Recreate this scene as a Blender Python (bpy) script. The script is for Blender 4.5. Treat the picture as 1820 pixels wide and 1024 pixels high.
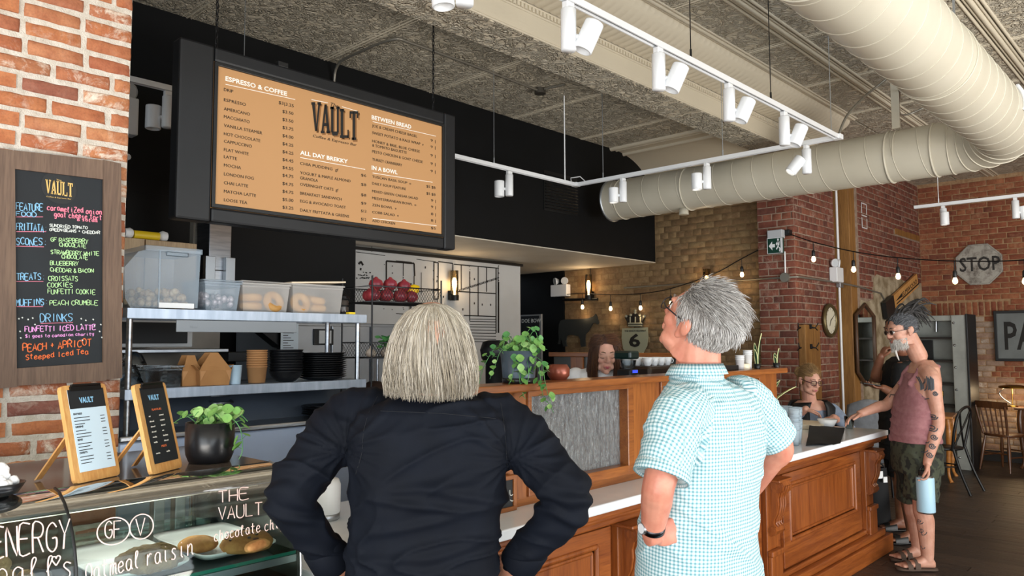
import bpy, bmesh, math, random
from math import sin, cos, pi, radians, sqrt, atan2
from mathutils import Vector, Matrix, noise, Euler
random.seed(7)
for o in list(bpy.data.objects): bpy.data.objects.remove(o, do_unlink=True)
S = bpy.context.scene
COL = S.collection

# ---------------------------------------------------------------- camera
FPX, CX, CY, CZ = 1363.0, 910.0, 512.0, 1.6
YAW, PITCH, ROLL = radians(43.1), radians(4.1), 0.004
_fh = Vector((-sin(YAW), cos(YAW), 0)); _r0 = Vector((cos(YAW), sin(YAW), 0))
_f = Vector((_fh.x*cos(PITCH), _fh.y*cos(PITCH), sin(PITCH)))
_u0 = _r0.cross(_f)
_r = _r0*cos(ROLL) - _u0*sin(ROLL); _u = _u0*cos(ROLL) + _r0*sin(ROLL)
def spot(px, py, depth):
    """world point seen at a pixel of the photograph, at a real distance along the view"""
    return Vector((0, 0, CZ)) + depth*(_f + (px-CX)/FPX*_r - (py-CY)/FPX*_u)
def onplane(px, py, i, val):
    """world point where the sight line of a photograph pixel meets the wall x, y or z = val"""
    d = _f + (px-CX)/FPX*_r - (py-CY)/FPX*_u; o = Vector((0, 0, CZ)); return o + d*((val-o[i])/d[i])
def onx(px, py, v): return onplane(px, py, 0, v)
def ony(px, py, v): return onplane(px, py, 1, v)
def onz(px, py, v): return onplane(px, py, 2, v)
cam = bpy.data.cameras.new('camera'); co = bpy.data.objects.new('camera', cam); COL.objects.link(co)
cam.sensor_fit = 'HORIZONTAL'; cam.sensor_width = 36; cam.lens = 36*FPX/1820; cam.clip_start = .05; cam.clip_end = 100
co.matrix_world = Matrix(((_r.x, _u.x, -_f.x, 0), (_r.y, _u.y, -_f.y, 0), (_r.z, _u.z, -_f.z, CZ), (0, 0, 0, 1)))
S.camera = co

# ---------------------------------------------------------------- world, daylight, exposure
S.view_settings.view_transform = 'Standard'; S.view_settings.look = 'None'
S.view_settings.gamma = 1; S.view_settings.use_curve_mapping = False
S.view_settings.exposure = 0.16
w = bpy.data.worlds.new('world'); S.world = w; w.use_nodes = True
w.node_tree.nodes['Background'].inputs[0].default_value = (.80, .90, 1.0, 1)
w.node_tree.nodes['Background'].inputs[1].default_value = 1.25
def area(name, loc, target, sx, sy, power, col):
    l = bpy.data.lights.new(name, 'AREA'); l.shape = 'RECTANGLE'; l.size = sx; l.size_y = sy
    l.energy = power; l.color = col
    o = bpy.data.objects.new(name, l); COL.objects.link(o); o.location = loc
    o.rotation_euler = (Vector(target)-Vector(loc)).to_track_quat('-Z', 'Y').to_euler()
    return o
area('shopfront_daylight', (0.6, -3.8, 2.0), (-2.4, 3.0, 1.5), 4.5, 2.8, 120, (.88, .95, 1.0))
area('side_window_daylight', (4.1, 2.0, 1.9), (-3.0, 2.6, 1.8), 7.0, 2.6, 165, (.90, .96, 1.0))
area('added_ceiling_uplight', (1.6, -2.6, .25), (.6, .6, 3.9), 4.5, 1.6, 380, (1.0, .94, .86))  # uplight added low down to brighten the ceiling
area('added_side_uplight', (3.3, 5.0, .25), (1.6, 5.6, 3.9), 5, 1.6, 380, (1.0, .94, .86))  # second added uplight, brightens the ceiling from the side

# ---------------------------------------------------------------- helpers
def lin(h):
    if isinstance(h, tuple): return h
    h = h.lstrip('#'); v = [int(h[i:i+2], 16)/255 for i in (0, 2, 4)]
    return tuple((c/12.92 if c <= .04045 else ((c+.055)/1.055)**2.4) for c in v)
MATS = {}
class NT:
    def __init__(s, name):
        s.m = bpy.data.materials.new(name); s.m.use_nodes = True; s.t = s.m.node_tree
        s.b = s.t.nodes['Principled BSDF']; s.out = s.t.nodes['Material Output']
    def n(s, typ, **k):
        nd = s.t.nodes.new(typ)
        for a, v in k.items(): setattr(nd, a, v)
        return nd
    def l(s, a, b): s.t.links.new(a, b)
    def mix(s, fac, a, b, blend='MIX'):
        m = s.n('ShaderNodeMix'); m.data_type = 'RGBA'; m.blend_type = blend
        for sock, v in ((m.inputs[0], fac), (m.inputs[6], a), (m.inputs[7], b)):
            if hasattr(v, 'is_linked') or hasattr(v, 'links'): s.l(v, sock)
            elif isinstance(v, (int, float)): sock.default_value = v
            else: sock.default_value = (*lin(v), 1)
        return m.outputs[2]
    def ramp(s, src, stops):
        r = s.n('ShaderNodeValToRGB'); e = r.color_ramp.elements
        while len(e) < len(stops): e.new(.5)
        for el, (p, c) in zip(e, stops):
            el.position = p; el.color = (*lin(c), 1) if not isinstance(c, (int, float)) else (c, c, c, 1)
        s.l(src, r.inputs[0]); return r.outputs[0]
    def coord(s, kind='Object', scale=(1, 1, 1), rot=(0, 0, 0)):
        tc = s.n('ShaderNodeTexCoord'); mp = s.n('ShaderNodeMapping'); s.l(tc.outputs[kind], mp.inputs[0])
        mp.inputs['Scale'].default_value = scale; mp.inputs['Rotation'].default_value = rot
        return mp.outputs[0]
    def noise(s, vec, scale, detail=4, rough=.55, dist=0):
        x = s.n('ShaderNodeTexNoise'); s.l(vec, x.inputs['Vector']); x.inputs['Scale'].default_value = scale
        x.inputs['Detail'].default_value = detail; x.inputs['Roughness'].default_value = rough; x.inputs['Distortion'].default_value = dist
        return x.outputs[0]
    def math(s, op, a, b=None):
        m = s.n('ShaderNodeMath', operation=op)
        for i, v in enumerate((a, b)):
            if v is None: continue
            if isinstance(v, (int, float)): m.inputs[i].default_value = v
            else: s.l(v, m.inputs[i])
        return m.outputs[0]
    def bump(s, h, strength=.3, dist=.01):
        b = s.n('ShaderNodeBump'); b.inputs['Strength'].default_value = strength; b.inputs['Distance'].default_value = dist
        s.l(h, b.inputs['Height']); s.l(b.outputs[0], s.b.inputs['Normal'])
    def set(s, base=None, rough=None, metal=None, **k):
        if base is not None:
            if hasattr(base, 'links'): s.l(base, s.b.inputs['Base Color'])
            else: s.b.inputs['Base Color'].default_value = (*lin(base), 1)
        if rough is not None:
            if hasattr(rough, 'links'): s.l(rough, s.b.inputs['Roughness'])
            else: s.b.inputs['Roughness'].default_value = rough
        if metal is not None: s.b.inputs['Metallic'].default_value = metal
        for kk, v in k.items():
            s.b.inputs[kk.replace('_', ' ')].default_value = v
        return s.m
def mat(name, c, rough=.5, metal=0, c2=None, vs=6, bump=0, bs=60, bd=.004, stretch=(1, 1, 1), lo=.35, hi=.65, detail=4, **k):
    """procedural material: colour mottled between c and c2, fine relief"""
    if name in MATS: return MATS[name]
    t = NT(name); v = t.coord('Object', stretch)
    base = c
    if c2 is not None:
        base = t.ramp(t.noise(v, vs, detail), [(lo, c), (hi, c2)])
    m = t.set(base, rough, metal, **k)
    if bump: t.bump(t.noise(v, bs, 3), bump, bd)
    MATS[name] = m; return m
def emit(name, c, strength, base=None):
    t = NT(name); t.set(base or c, .5); t.b.inputs['Emission Color'].default_value = (*lin(c), 1)
    t.b.inputs['Emission Strength'].default_value = strength; MATS[name] = t.m; return t.m

def link(name, me, parent=None, m=None):
    o = bpy.data.objects.new(name, me); COL.objects.link(o)
    if m is not None:
        me.materials.clear()
        for x in (m if isinstance(m, (list, tuple)) else [m]): me.materials.append(x)
    if parent is not None: o.parent = parent
    return o
def tag(o, label=None, cat=None, group=None, kind=None):
    if label: o['label'] = label
    if cat: o['category'] = cat
    if group: o['group'] = group
    if kind: o['kind'] = kind
    return o
def thing(name, label, cat, loc=(0, 0, 0), group=None, rz=0):
    o = bpy.data.objects.new(name, None); COL.objects.link(o); o.empty_display_size = .05
    o.location = loc; o.rotation_euler = (0, 0, rz); return tag(o, label, cat, group)
def copy_tree(o, loc=None, rz=None, label=None, parent=None):
    c = o.copy(); COL.objects.link(c)
    if parent is not None: c.parent = parent
    if loc is not None: c.location = loc
    if rz is not None: c.rotation_euler = (0, 0, rz)
    if label: c['label'] = label
    for ch in list(o.children): copy_tree(ch, parent=c)
    return c
def frame(d):
    d = Vector(d).normalized(); a = Vector((0, 0, 1)) if abs(d.z) < .95 else Vector((1, 0, 0))
    x = a.cross(d).normalized(); return x, d.cross(x).normalized(), d
class MB:
    """gathers shapes into one mesh"""
    def __init__(s): s.v = []; s.f = []; s.mi = []; s.m = 0; s.sm = []
    def add(s, vs, fs, smooth=False):
        b = len(s.v); s.v += [Vector(v) for v in vs]
        for f in fs: s.f.append([b+i for i in f]); s.mi.append(s.m); s.sm.append(smooth)
        return s
    def box(s, c, d, rz=0, rot=None, ch=0):
        k = MB.k = (getattr(MB, 'k', 0)+1) % 11; hx, hy, hz = [q/2+(.00004*k if q > .004 else 0) for q in d]
        R = rot if rot is not None else Matrix.Rotation(rz, 3, 'Z'); c = Vector(c)
        if ch <= 0:
            P = [Vector((x, y, z)) for z in (-hz, hz) for y in (-hy, hy) for x in (-hx, hx)]
            F = [(0, 2, 3, 1), (4, 5, 7, 6), (0, 1, 5, 4), (2, 6, 7, 3), (0, 4, 6, 2), (1, 3, 7, 5)]
        else:
            bm = bmesh.new(); bmesh.ops.create_cube(bm, size=1)
            for v in bm.verts: v.co = Vector((v.co.x*2*hx, v.co.y*2*hy, v.co.z*2*hz))
            bmesh.ops.bevel(bm, geom=bm.edges[:], offset=min(ch, hx*.9, hy*.9, hz*.9), segments=2, affect='EDGES', profile=.5)
            bm.verts.index_update(); P = [v.co.copy() for v in bm.verts]; F = [[v.index for v in f.verts] for f in bm.faces]; bm.free()
        return s.add([c + R @ p for p in P], F, False)
    def span(s, a, b, ch=0):
        a = Vector(a); b = Vector(b); return s.box((a+b)/2, [abs(b[i]-a[i]) for i in range(3)], ch=ch)
    def cyl(s, a, b, r0, r1=None, n=16, cap=True, smooth=True):
        r1 = r0 if r1 is None else r1; a = Vector(a); b = Vector(b); x, y, d = frame(b-a)
        P = []
        for c, r in ((a, r0), (b, r1)):
            P += [c + r*(cos(2*pi*i/n)*x + sin(2*pi*i/n)*y) for i in range(n)]
        s.add(P, [(i, (i+1) % n, n+(i+1) % n, n+i) for i in range(n)], smooth)
        if cap:
            s.add(P[:n], [list(range(n))[::-1]]); s.add(P[n:], [list(range(n))])
        return s
    def tube(s, pts, r, n=8, cap=True, closed=False):
        pts = [Vector(p) for p in pts]; m = len(pts)
        rs = r if isinstance(r, (list, tuple)) else [r]*m
        P = []; x = None
        for i, p in enumerate(pts):
            if closed: d = pts[(i+1) % m]-pts[i-1]
            else: d = pts[min(i+1, m-1)]-pts[max(i-1, 0)]
            if d.length < 1e-9: d = Vector((0, 0, 1))
            d.normalize()
            if x is None: x, y, _ = frame(d)
            else:
                x = (x - d*x.dot(d)); x = frame(d)[0] if x.length < 1e-6 else x.normalized(); y = d.cross(x)
            P += [p + rs[i]*(cos(2*pi*k/n)*x + sin(2*pi*k/n)*y) for k in range(n)]
        F = []
        for i in range(m if closed else m-1):
            j = (i+1) % m
            F += [(i*n+k, i*n+(k+1) % n, j*n+(k+1) % n, j*n+k) for k in range(n)]
        s.add(P, F, True)
        if cap and not closed:
            s.add(P[:n], [list(range(n))[::-1]]); s.add(P[-n:], [list(range(n))])
        return s
    def lathe(s, prof, c=(0, 0, 0), n=24, axis=(0, 0, 1), smooth=True, cap=True):
        """prof: list of (radius, height)"""
        c = Vector(c); x, y, d = frame(axis); P = []
        for r, h in prof: P += [c + d*h + r*(cos(2*pi*i/n)*x + sin(2*pi*i/n)*y) for i in range(n)]
        F = []
        for j in range(len(prof)-1):
            F += [(j*n+i, j*n+(i+1) % n, (j+1)*n+(i+1) % n, (j+1)*n+i) for i in range(n)]
        s.add(P, F, smooth)
        if cap:
            if prof[0][0] > 1e-5: s.add(P[:n], [list(range(n))[::-1]])
            if prof[-1][0] > 1e-5: s.add(P[-n:], [list(range(n))])
        return s
    def prism(s, poly, o, x, y, d):
        """extrude polygon (2D) lying in plane (o, x, y) by the vector d"""
        o = Vector(o); x = Vector(x); y = Vector(y); d = Vector(d); n = len(poly)
        A = [o + x*p[0] + y*p[1] for p in poly]; B = [a+d for a in A]
        return s.add(A+B, [list(range(n))[::-1], list(range(n, 2*n))] + [(i, (i+1) % n, n+(i+1) % n, n+i) for i in range(n)])
    def ell(s, c, r, rot=None, nu=16, nv=10):
        c = Vector(c); r = (r, r, r) if isinstance(r, (int, float)) else r
        P = [Vector((0, 0, -r[2]))]
        for j in range(1, nv):
            t = -pi/2 + pi*j/nv
            P += [Vector((r[0]*cos(t)*cos(2*pi*i/nu), r[1]*cos(t)*sin(2*pi*i/nu), r[2]*sin(t))) for i in range(nu)]
        P.append(Vector((0, 0, r[2])))
        if rot is not None: P = [rot @ p for p in P]
        F = [(0, 1+(i+1) % nu, 1+i) for i in range(nu)]
        for j in range(nv-2):
            a = 1+j*nu; F += [(a+i, a+(i+1) % nu, a+nu+(i+1) % nu, a+nu+i) for i in range(nu)]
        a = 1+(nv-2)*nu; F += [(a+i, a+(i+1) % nu, len(P)-1) for i in range(nu)]
        return s.add([c+p for p in P], F, True)
    def quad(s, a, b, c, d, smooth=False): return s.add([a, b, c, d], [(0, 1, 2, 3)], smooth)
    def grid(s, fn, nu, nv, smooth=True):
        P = [fn(i/nu, j/nv) for j in range(nv+1) for i in range(nu+1)]
        return s.add(P, [(j*(nu+1)+i, j*(nu+1)+i+1, (j+1)*(nu+1)+i+1, (j+1)*(nu+1)+i) for j in range(nv) for i in range(nu)], smooth)
    def mesh(s, name, off=(0, 0, 0)):
        me = bpy.data.meshes.new(name); off = Vector(off)
        me.from_pydata([tuple(v-off) for v in s.v], [], s.f); me.polygons.foreach_set('material_index', s.mi)
        me.polygons.foreach_set('use_smooth', s.sm); me.update(); return me
    def build(s, name, m, parent=None, **tags):
        off = Vector(parent.get('o', parent.location)) if parent is not None else Vector()
        o = link(name, s.mesh(name, off), parent, m)
        if parent is not None: o['o'] = tuple(off)
        return tag(o, **tags)
def dkeys():
    for o in bpy.data.objects:
        if 'o' in o: del o['o']
def arc(c, r, a0, a1, n, x=(1, 0, 0), y=(0, 0, 1)):
    c = Vector(c); x = Vector(x); y = Vector(y)
    return [c + r*(cos(a0+(a1-a0)*i/n)*x + sin(a0+(a1-a0)*i/n)*y) for i in range(n+1)]
def spline(pts, k=6):
    pts = [Vector(p) for p in pts]; out = []
    for i in range(len(pts)-1):
        p0 = pts[max(i-1, 0)]; p1 = pts[i]; p2 = pts[i+1]; p3 = pts[min(i+2, len(pts)-1)]
        for j in range(k):
            t = j/k; out.append(.5*((2*p1)+(p2-p0)*t+(2*p0-5*p1+4*p2-p3)*t*t+(3*p1-p0-3*p2+p3)*t**3))
    return out+[pts[-1]]
def text_mesh(txt, size, ext=.0006, shear=0, offset=0, align='LEFT', spacing=1, res=2):
    cu = bpy.data.curves.new('t', 'FONT'); cu.body = txt; cu.size = size; cu.extrude = ext; cu.shear = shear
    cu.offset = offset; cu.align_x = align; cu.space_character = spacing; cu.resolution_u = res
    ob = bpy.data.objects.new('t', cu); COL.objects.link(ob)
    me = bpy.data.meshes.new_from_object(ob)
    V = [v.co.copy() for v in me.vertices]; F = [list(p.vertices) for p in me.polygons]
    bpy.data.objects.remove(ob); bpy.data.curves.remove(cu); bpy.data.meshes.remove(me); return V, F
def put_text(mb, txt, o, x, y, size, sx=1, **k):
    """lay lettering into mb: o origin, x and y unit directions of the writing"""
    V, F = text_mesh(txt, size, **k); o = Vector(o); x = Vector(x); y = Vector(y); n = x.cross(y)
    mb.add([o + x*(v.x*sx) + y*v.y + n*v.z for v in V], F); return mb
# a single stroke hand lettering alphabet on a 4 x 6 grid (chalk and paint marker)
SF = {'A': [[0,0,2,6,4,0],[.8,2,3.2,2]], 'B': [[0,0,0,6,3,6,3.6,4.6,3,3.2,0,3.2],[3,3.2,4,1.6,3,0,0,0]], 'C': [[4,5,2.5,6,.6,5,0,3,.6,1,2.5,0,4,1]],
 'D': [[0,0,0,6,2.4,6,4,4,4,2,2.4,0,0,0]], 'E': [[4,6,0,6,0,0,4,0],[0,3.1,3,3.1]], 'F': [[4,6,0,6,0,0],[0,3.1,3,3.1]],
 'G': [[4,5,2.5,6,.6,5,0,3,.6,1,2.5,0,4,1,4,2.8,2.4,2.8]], 'H': [[0,0,0,6],[4,0,4,6],[0,3,4,3]], 'I': [[2,0,2,6]], 'J': [[3,6,3,1.4,2,0,.6,.6]],
 'K': [[0,0,0,6],[4,6,0,2.6],[1.2,3.6,4,0]], 'L': [[0,6,0,0,3.6,0]], 'M': [[0,0,.4,6,2,2.4,3.6,6,4,0]], 'N': [[0,0,0,6,4,0,4,6]],
 'O': [[2,6,.5,5,0,3,.5,1,2,0,3.5,1,4,3,3.5,5,2,6]], 'P': [[0,0,0,6,3,6,4,4.7,3,3,0,3]], 'R': [[0,0,0,6,3,6,4,4.7,3,3.2,0,3.2],[1.8,3.2,4,0]],
 'S': [[3.8,5.2,2.4,6,.6,5.4,.4,4,3.4,2.4,3.6,.9,2,0,.2,.8]], 'T': [[0,6,4,6],[2,6,2,0]], 'U': [[0,6,0,1.4,1.2,0,2.8,0,4,1.4,4,6]],
 'V': [[0,6,2,0,4,6]], 'W': [[0,6,1,0,2,4,3,0,4,6]], 'X': [[0,0,4,6],[0,6,4,0]], 'Y': [[0,6,2,3,4,6],[2,3,1.6,0]], 'Z': [[0,6,4,6,0,0,4,0]],
 'a': [[3.4,3.4,1.8,4,.4,3,.4,1,1.6,0,3,.8,3.4,3.6,3.4,1,4.2,.2]], 'b': [[.4,6,.4,0,2,.0,3.4,1,3.4,3,2,4,.4,3]], 'c': [[3.4,3.4,1.8,4,.4,2.8,.4,1,1.8,0,3.6,.6]],
 'd': [[3.4,3.4,1.8,4,.4,3,.4,1,1.6,0,3,.8,3.4,6,3.4,.8,4.2,.2]], 'e': [[.5,2,3.2,2.4,3,3.6,1.8,4,.4,2.8,.5,1,1.8,0,3.8,.8]],
 'g': [[3.4,3.4,1.8,4,.4,3,.4,1.2,1.8,.4,3.4,1.4,3.4,4,3.2,-1.4,1.6,-2,.4,-1.2]], 'h': [[.4,0,.8,6],[.5,2.6,2,4,3,3.2,3,.6,4,.1]], 'i': [[1.6,4,1.6,.6,2.4,0],[1.6,5.2,1.7,5.3]],
 'k': [[.4,0,.6,6],[3.2,4,.6,2,3.4,0]], 'l': [[.6,2,2.4,5.4,1.6,6,1,4.6,1.2,.8,2.4,0]], 'm': [[.2,0,.4,4,.5,2.6,1.4,4,2,3.4,2,0,2.1,2.6,3.2,4,3.8,3.2,3.8,.6,4.6,.1]],
 'n': [[.4,0,.5,4,.6,2.6,2,4,3.2,3.2,3.2,.6,4,.1]], 'o': [[2,4,.5,3,.4,1,2,0,3.4,1,3.4,3,2,4,4,3.4]], 'p': [[.5,-2,.5,4,.6,3,2,4,3.4,3,3.4,1,2,0,.5,.8]],
 'r': [[.4,0,.6,4,.7,2.6,2,4,3,3.6]], 's': [[3,3.6,1.6,4,.8,3,2.8,1.4,2.2,.1,.4,.4]], 't': [[1.6,6,1.6,.8,2.6,0],[.2,4.2,3.2,4.2]], 'u': [[.4,4,.4,1,1.6,0,3,.8,3.2,4,3.2,.8,4,.1]],
 'v': [[.2,4,1.8,0,3.4,4]], 'y': [[.4,4,.6,1.4,2,1,3.4,1.6],[3.4,4,3.2,-1.4,1.8,-2,.6,-1.2]], 'w': [[.2,4,1,0,2,3,3,0,3.8,4]], 'f': [[3,5.4,2,6,1.4,5,1.4,0],[.4,3.6,2.8,3.6]],
 '0': [[2,6,.5,5,.2,3,.5,1,2,0,3.5,1,3.8,3,3.5,5,2,6]], '1': [[1,5,2,6,2,0]], '2': [[.2,5,2,6,3.6,4.6,0,0,4,0]], '$': [[3.8,5.2,2.4,6,.6,5.4,.4,4,3.4,2.4,3.6,.9,2,0,.2,.8],[2,6.8,2,-.8]],
 '-': [[.8,3,3.2,3]], ':': [[2,4.2,2.1,4.3],[2,1.2,2.1,1.3]], '.': [[1.6,.1,1.8,.2]], '+': [[.6,3,3.4,3],[2,4.6,2,1.4]], '&': [[4,0,1,4.4,1.2,5.8,2.4,5.6,2.2,4.2,.2,1.8,.8,.1,2.4,.2,3.8,2.4]],
 '*': [[1.8,3,2.2,3.2]], '<': [[2,0,0,3,.4,4.4,1.6,4.4,2,3.4,2.4,4.4,3.6,4.4,4,3,2,0]], '(': [[4.4,7.6,-.6,7.6,-2,5,-2,1,-.6,-1.6,4.4,-1.6]]}
def hand(mb, txt, fn, x0, y0, h, r, adv=1.35, wscale=1, jit=.04, bow=0, n=4):
    """single stroke lettering as thin raised strokes; fn(u, v) -> point on the surface"""
    s = h/6; x = x0; rr = random.Random(hash(len(txt))+int(x0*1e4))
    for ch in txt:
        if ch == ' ': x += s*3*wscale; continue
        jy = rr.uniform(-jit, jit)*h
        for st in SF.get(ch, SF.get(ch.upper(), [])):
            P = [fn(x+st[i]*s*wscale + rr.uniform(-jit, jit)*s, y0+jy+st[i+1]*s + rr.uniform(-jit, jit)*s) for i in range(0, len(st), 2)]
            if len(P) > 3: P = spline(P, 3)
            mb.tube(P, r, n)
        x += s*4*adv*wscale
    return x
# ---------------------------------------------------------------- setting materials
def brick_mat(name, cols, wash, wash_amt, rnd='object', bump=.5, rough=.85):
    t = NT(name); v = t.coord('Object')
    if rnd == 'object':
        oi = t.n('ShaderNodeObjectInfo'); r = oi.outputs['Random']
    else:
        g = t.n('ShaderNodeNewGeometry'); r = g.outputs['Random Per Island']
    wp = t.n('ShaderNodeTexCoord'); mp = t.n('ShaderNodeMapping'); t.l(wp.outputs['Object'], mp.inputs[0])
    cmb = t.n('ShaderNodeCombineXYZ'); t.l(t.math('MULTIPLY', r, 37.0), cmb.inputs[0]); t.l(t.math('MULTIPLY', r, 91.0), cmb.inputs[2])
    add = t.n('ShaderNodeVectorMath', operation='ADD'); t.l(mp.outputs[0], add.inputs[0]); t.l(cmb.outputs[0], add.inputs[1]); vv = add.outputs[0]
    base = t.ramp(r, [(i/(len(cols)-1), c) for i, c in enumerate(cols)])
    n1 = t.noise(vv, 14, 5, .65)
    base = t.mix(t.ramp(n1, [(.35, 0.0), (.7, .55)]), base, cols[0], 'MULTIPLY')
    n2 = t.noise(vv, 9, 6, .75, .6)
    edge = t.math('MULTIPLY', t.ramp(n2, [(.5, 0.0), (.64, 1.0)]), t.math('MULTIPLY', t.ramp(t.math('FRACT', t.math('MULTIPLY', r, 13.7)), [(.45, 0.05), (.85, 1.0)]), wash_amt))
    base = t.mix(edge, base, wash)
    n3 = t.noise(vv, 120, 2)
    base = t.mix(t.math('MULTIPLY', t.ramp(n3, [(.45, 0.0), (.75, 1.0)]), .25), base, '#3a2a22')
    t.set(base, rough); t.bump(t.math('ADD', t.math('MULTIPLY', n1, .8), t.math('MULTIPLY', n3, .35)), bump, .006)
    MATS[name] = t.m; return t.m
B_ORANGE = brick_mat('orange_brick', ['#b06a48', '#c07a4e', '#c98c60', '#a9654a', '#c58252', '#8a5a4e', '#bb7048'], '#e2d2bf', 1.0)
B_RED = brick_mat('red_brick', ['#774336', '#8a4f3c', '#804637', '#965c46', '#6a3d33'], '#b99f8f', .55)
B_RED_S = brick_mat('red_brick_joined', ['#774336', '#8a4f3c', '#804637', '#965c46', '#6a3d33'], '#b99f8f', .5, 'island')
B_BACK = brick_mat('warm_brick', ['#8c4e35', '#9c5d3e', '#83462f', '#a86b48', '#733f2f'], '#c0a080', .3)
B_BACK_S = brick_mat('warm_brick_joined', ['#8c4e35', '#9c5d3e', '#83462f', '#a86b48', '#733f2f'], '#c0a080', .3, 'island')
B_WASH = brick_mat('whitewashed_brick', ['#a58e7c', '#b7a593', '#9a6f58', '#b59f8c', '#a98c78'], '#d5cabc', .9)
B_TAN = brick_mat('tan_painted_brick', ['#8f7452', '#84694a', '#98805b', '#7c6143', '#8d7350'], '#a08a68', .5, bump=.8)
B_TAN_S = brick_mat('tan_painted_brick_joined', ['#8f7452', '#84694a', '#98805b', '#7c6143', '#8d7350'], '#a08a68', .5, 'island', bump=.8)
MORTAR = mat('pale_mortar', '#d8cfc2', .95, c2='#c2b7a8', vs=30, bump=.9, bs=160, bd=.006)
MORTAR_R = mat('red_wall_mortar', '#a5917f', .95, c2='#8c7564', vs=20, bump=.7, bs=120)
MORTAR_B = mat('back_wall_mortar', '#a98a68', .95, c2='#8e6c4e', vs=20, bump=.6, bs=120)
MORTAR_T = mat('tan_mortar', '#7d6647', .95, c2='#6c563a', vs=12, bump=.7, bs=90)
BLACKWALL = mat('black_wall_paint', '#07090b', .6, c2='#0a0c0f', vs=3, bump=.06, bs=200, Specular_IOR_Level=.25)
CREAM = mat('cream_plaster', '#cfc6b6', .7, c2='#c6bcab', vs=3, bump=.05, bs=120)
WHITE_P = mat('white_paint_metal', '#e6e8ea', .35)
PLASTER = mat('old_plaster', '#b5a68c', .9, c2='#857458', vs=5, bump=.8, bs=40, bd=.01, lo=.4, hi=.6)
def wood(name, c1, c2, rough=.4, scale=3, axis='x', bump=.08, coat=0.0, ring=10):
    if name in MATS: return MATS[name]
    t = NT(name); st = {'x': (.35, 5, 5), 'y': (5, .35, 5), 'z': (5, 5, .35)}[axis]
    v = t.coord('Object', st); n = t.noise(v, scale, 6, .62, 1.2); n2 = t.noise(v, scale*ring, 2, .5)
    base = t.ramp(n, [(.3, c1), (.7, c2)])
    base = t.mix(t.math('MULTIPLY', t.ramp(n2, [(.4, 0.0), (.75, 1.0)]), .35), base, c1, 'MULTIPLY')
    t.set(base, rough); t.b.inputs['Coat Weight'].default_value = coat; t.b.inputs['Coat Roughness'].default_value = .15
    t.bump(n2, bump, .002); MATS[name] = t.m; return t.m
CH = dict(rough=.32, coat=.25)
WX, WY, WZ = [wood('honey_wood_'+a, '#7b4420', '#a9672f', axis=a, **CH) for a in 'xyz']
RX, RY, RZ = [wood('cherry_wood_'+a, '#733817', '#a35c28', axis=a, **CH) for a in 'xyz']
POSTW = wood('old_post_wood', '#7a5126', '#a97b42', .6, axis='z')
DKFR = wood('weathered_dark_frame_wood', '#5c4638', '#7c6350', .6, axis='z', bump=.3)
def tin(name, c, strength, scale):
    t = NT(name); v = t.coord('Object')
    n = t.noise(v, scale, 3, .5, 2.2); n2 = t.noise(v, scale*2.6, 2, .5, 1.0)
    h = t.math('ADD', t.ramp(n, [(.42, 0.0), (.5, .8), (.58, .1), (.7, 1.0)]), t.math('MULTIPLY', n2, .5))
    t.set(c, .42); t.bump(h, strength, .035); MATS[name] = t.m; return t.m
TIN = tin('pressed_tin_cream', '#cfc5b0', 1.0, 8)
TIN2 = mat('smooth_tin_cream', '#cdc3ae', .45, bump=.25, bs=50, stretch=(1, .2, 1))

# ---------------------------------------------------------------- bricks
def pix(p):
    q = Vector(p)-Vector((0, 0, CZ)); z = q.dot(_f)
    return (CX+FPX*q.dot(_r)/z, CY-FPX*q.dot(_u)/z, z) if z > .1 else (-9999, -9999, z)
def brick_mesh(name, L, H, D, rr, round_=.006, fine=False):
    """one brick lying along x, front face towards -y, with worn edges"""
    j = lambda a: rr.uniform(-a, a); mb = MB(); nx, nz = (5, 3) if fine else (2, 1)
    a = .0022 if fine else .001
    def ring(y, ins, jit): 
        pts = []
        for i in range(nx): pts.append((-L/2+L*i/nx, -H/2))
        for i in range(nz): pts.append((L/2, -H/2+H*i/nz))
        for i in range(nx): pts.append((L/2-L*i/nx, H/2))
        for i in range(nz): pts.append((-L/2, H/2-H*i/nz))
        out = []
        for x, z in pts:
            sx = max(-1, min(1, x/(L/2))); sz = max(-1, min(1, z/(H/2)))
            cx_ = .6 if abs(sx) > .99 and abs(sz) > .99 else 0
            xx = x-(ins*(1+cx_)*sx if abs(sx) > .99 else 0); zz = z-(ins*(1+cx_)*sz if abs(sz) > .99 else 0)
            out.append((xx+j(jit), y+j(jit*.4), zz+j(jit)))
        return out
    R = [ring(D, 0, 0), ring(round_, 0, a), ring(0, round_, a)]; n = len(R[0])
    V = R[0]+R[1]+R[2]+[(0, -.001, 0)]; F = []
    for k in range(2): F += [(k*n+i, k*n+(i+1) % n, (k+1)*n+(i+1) % n, (k+1)*n+i) for i in range(n)]
    F += [(2*n+i, 2*n+(i+1) % n, 3*n) for i in range(n)]
    mb.add(V, F, True)
    return mb.mesh(name)
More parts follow.
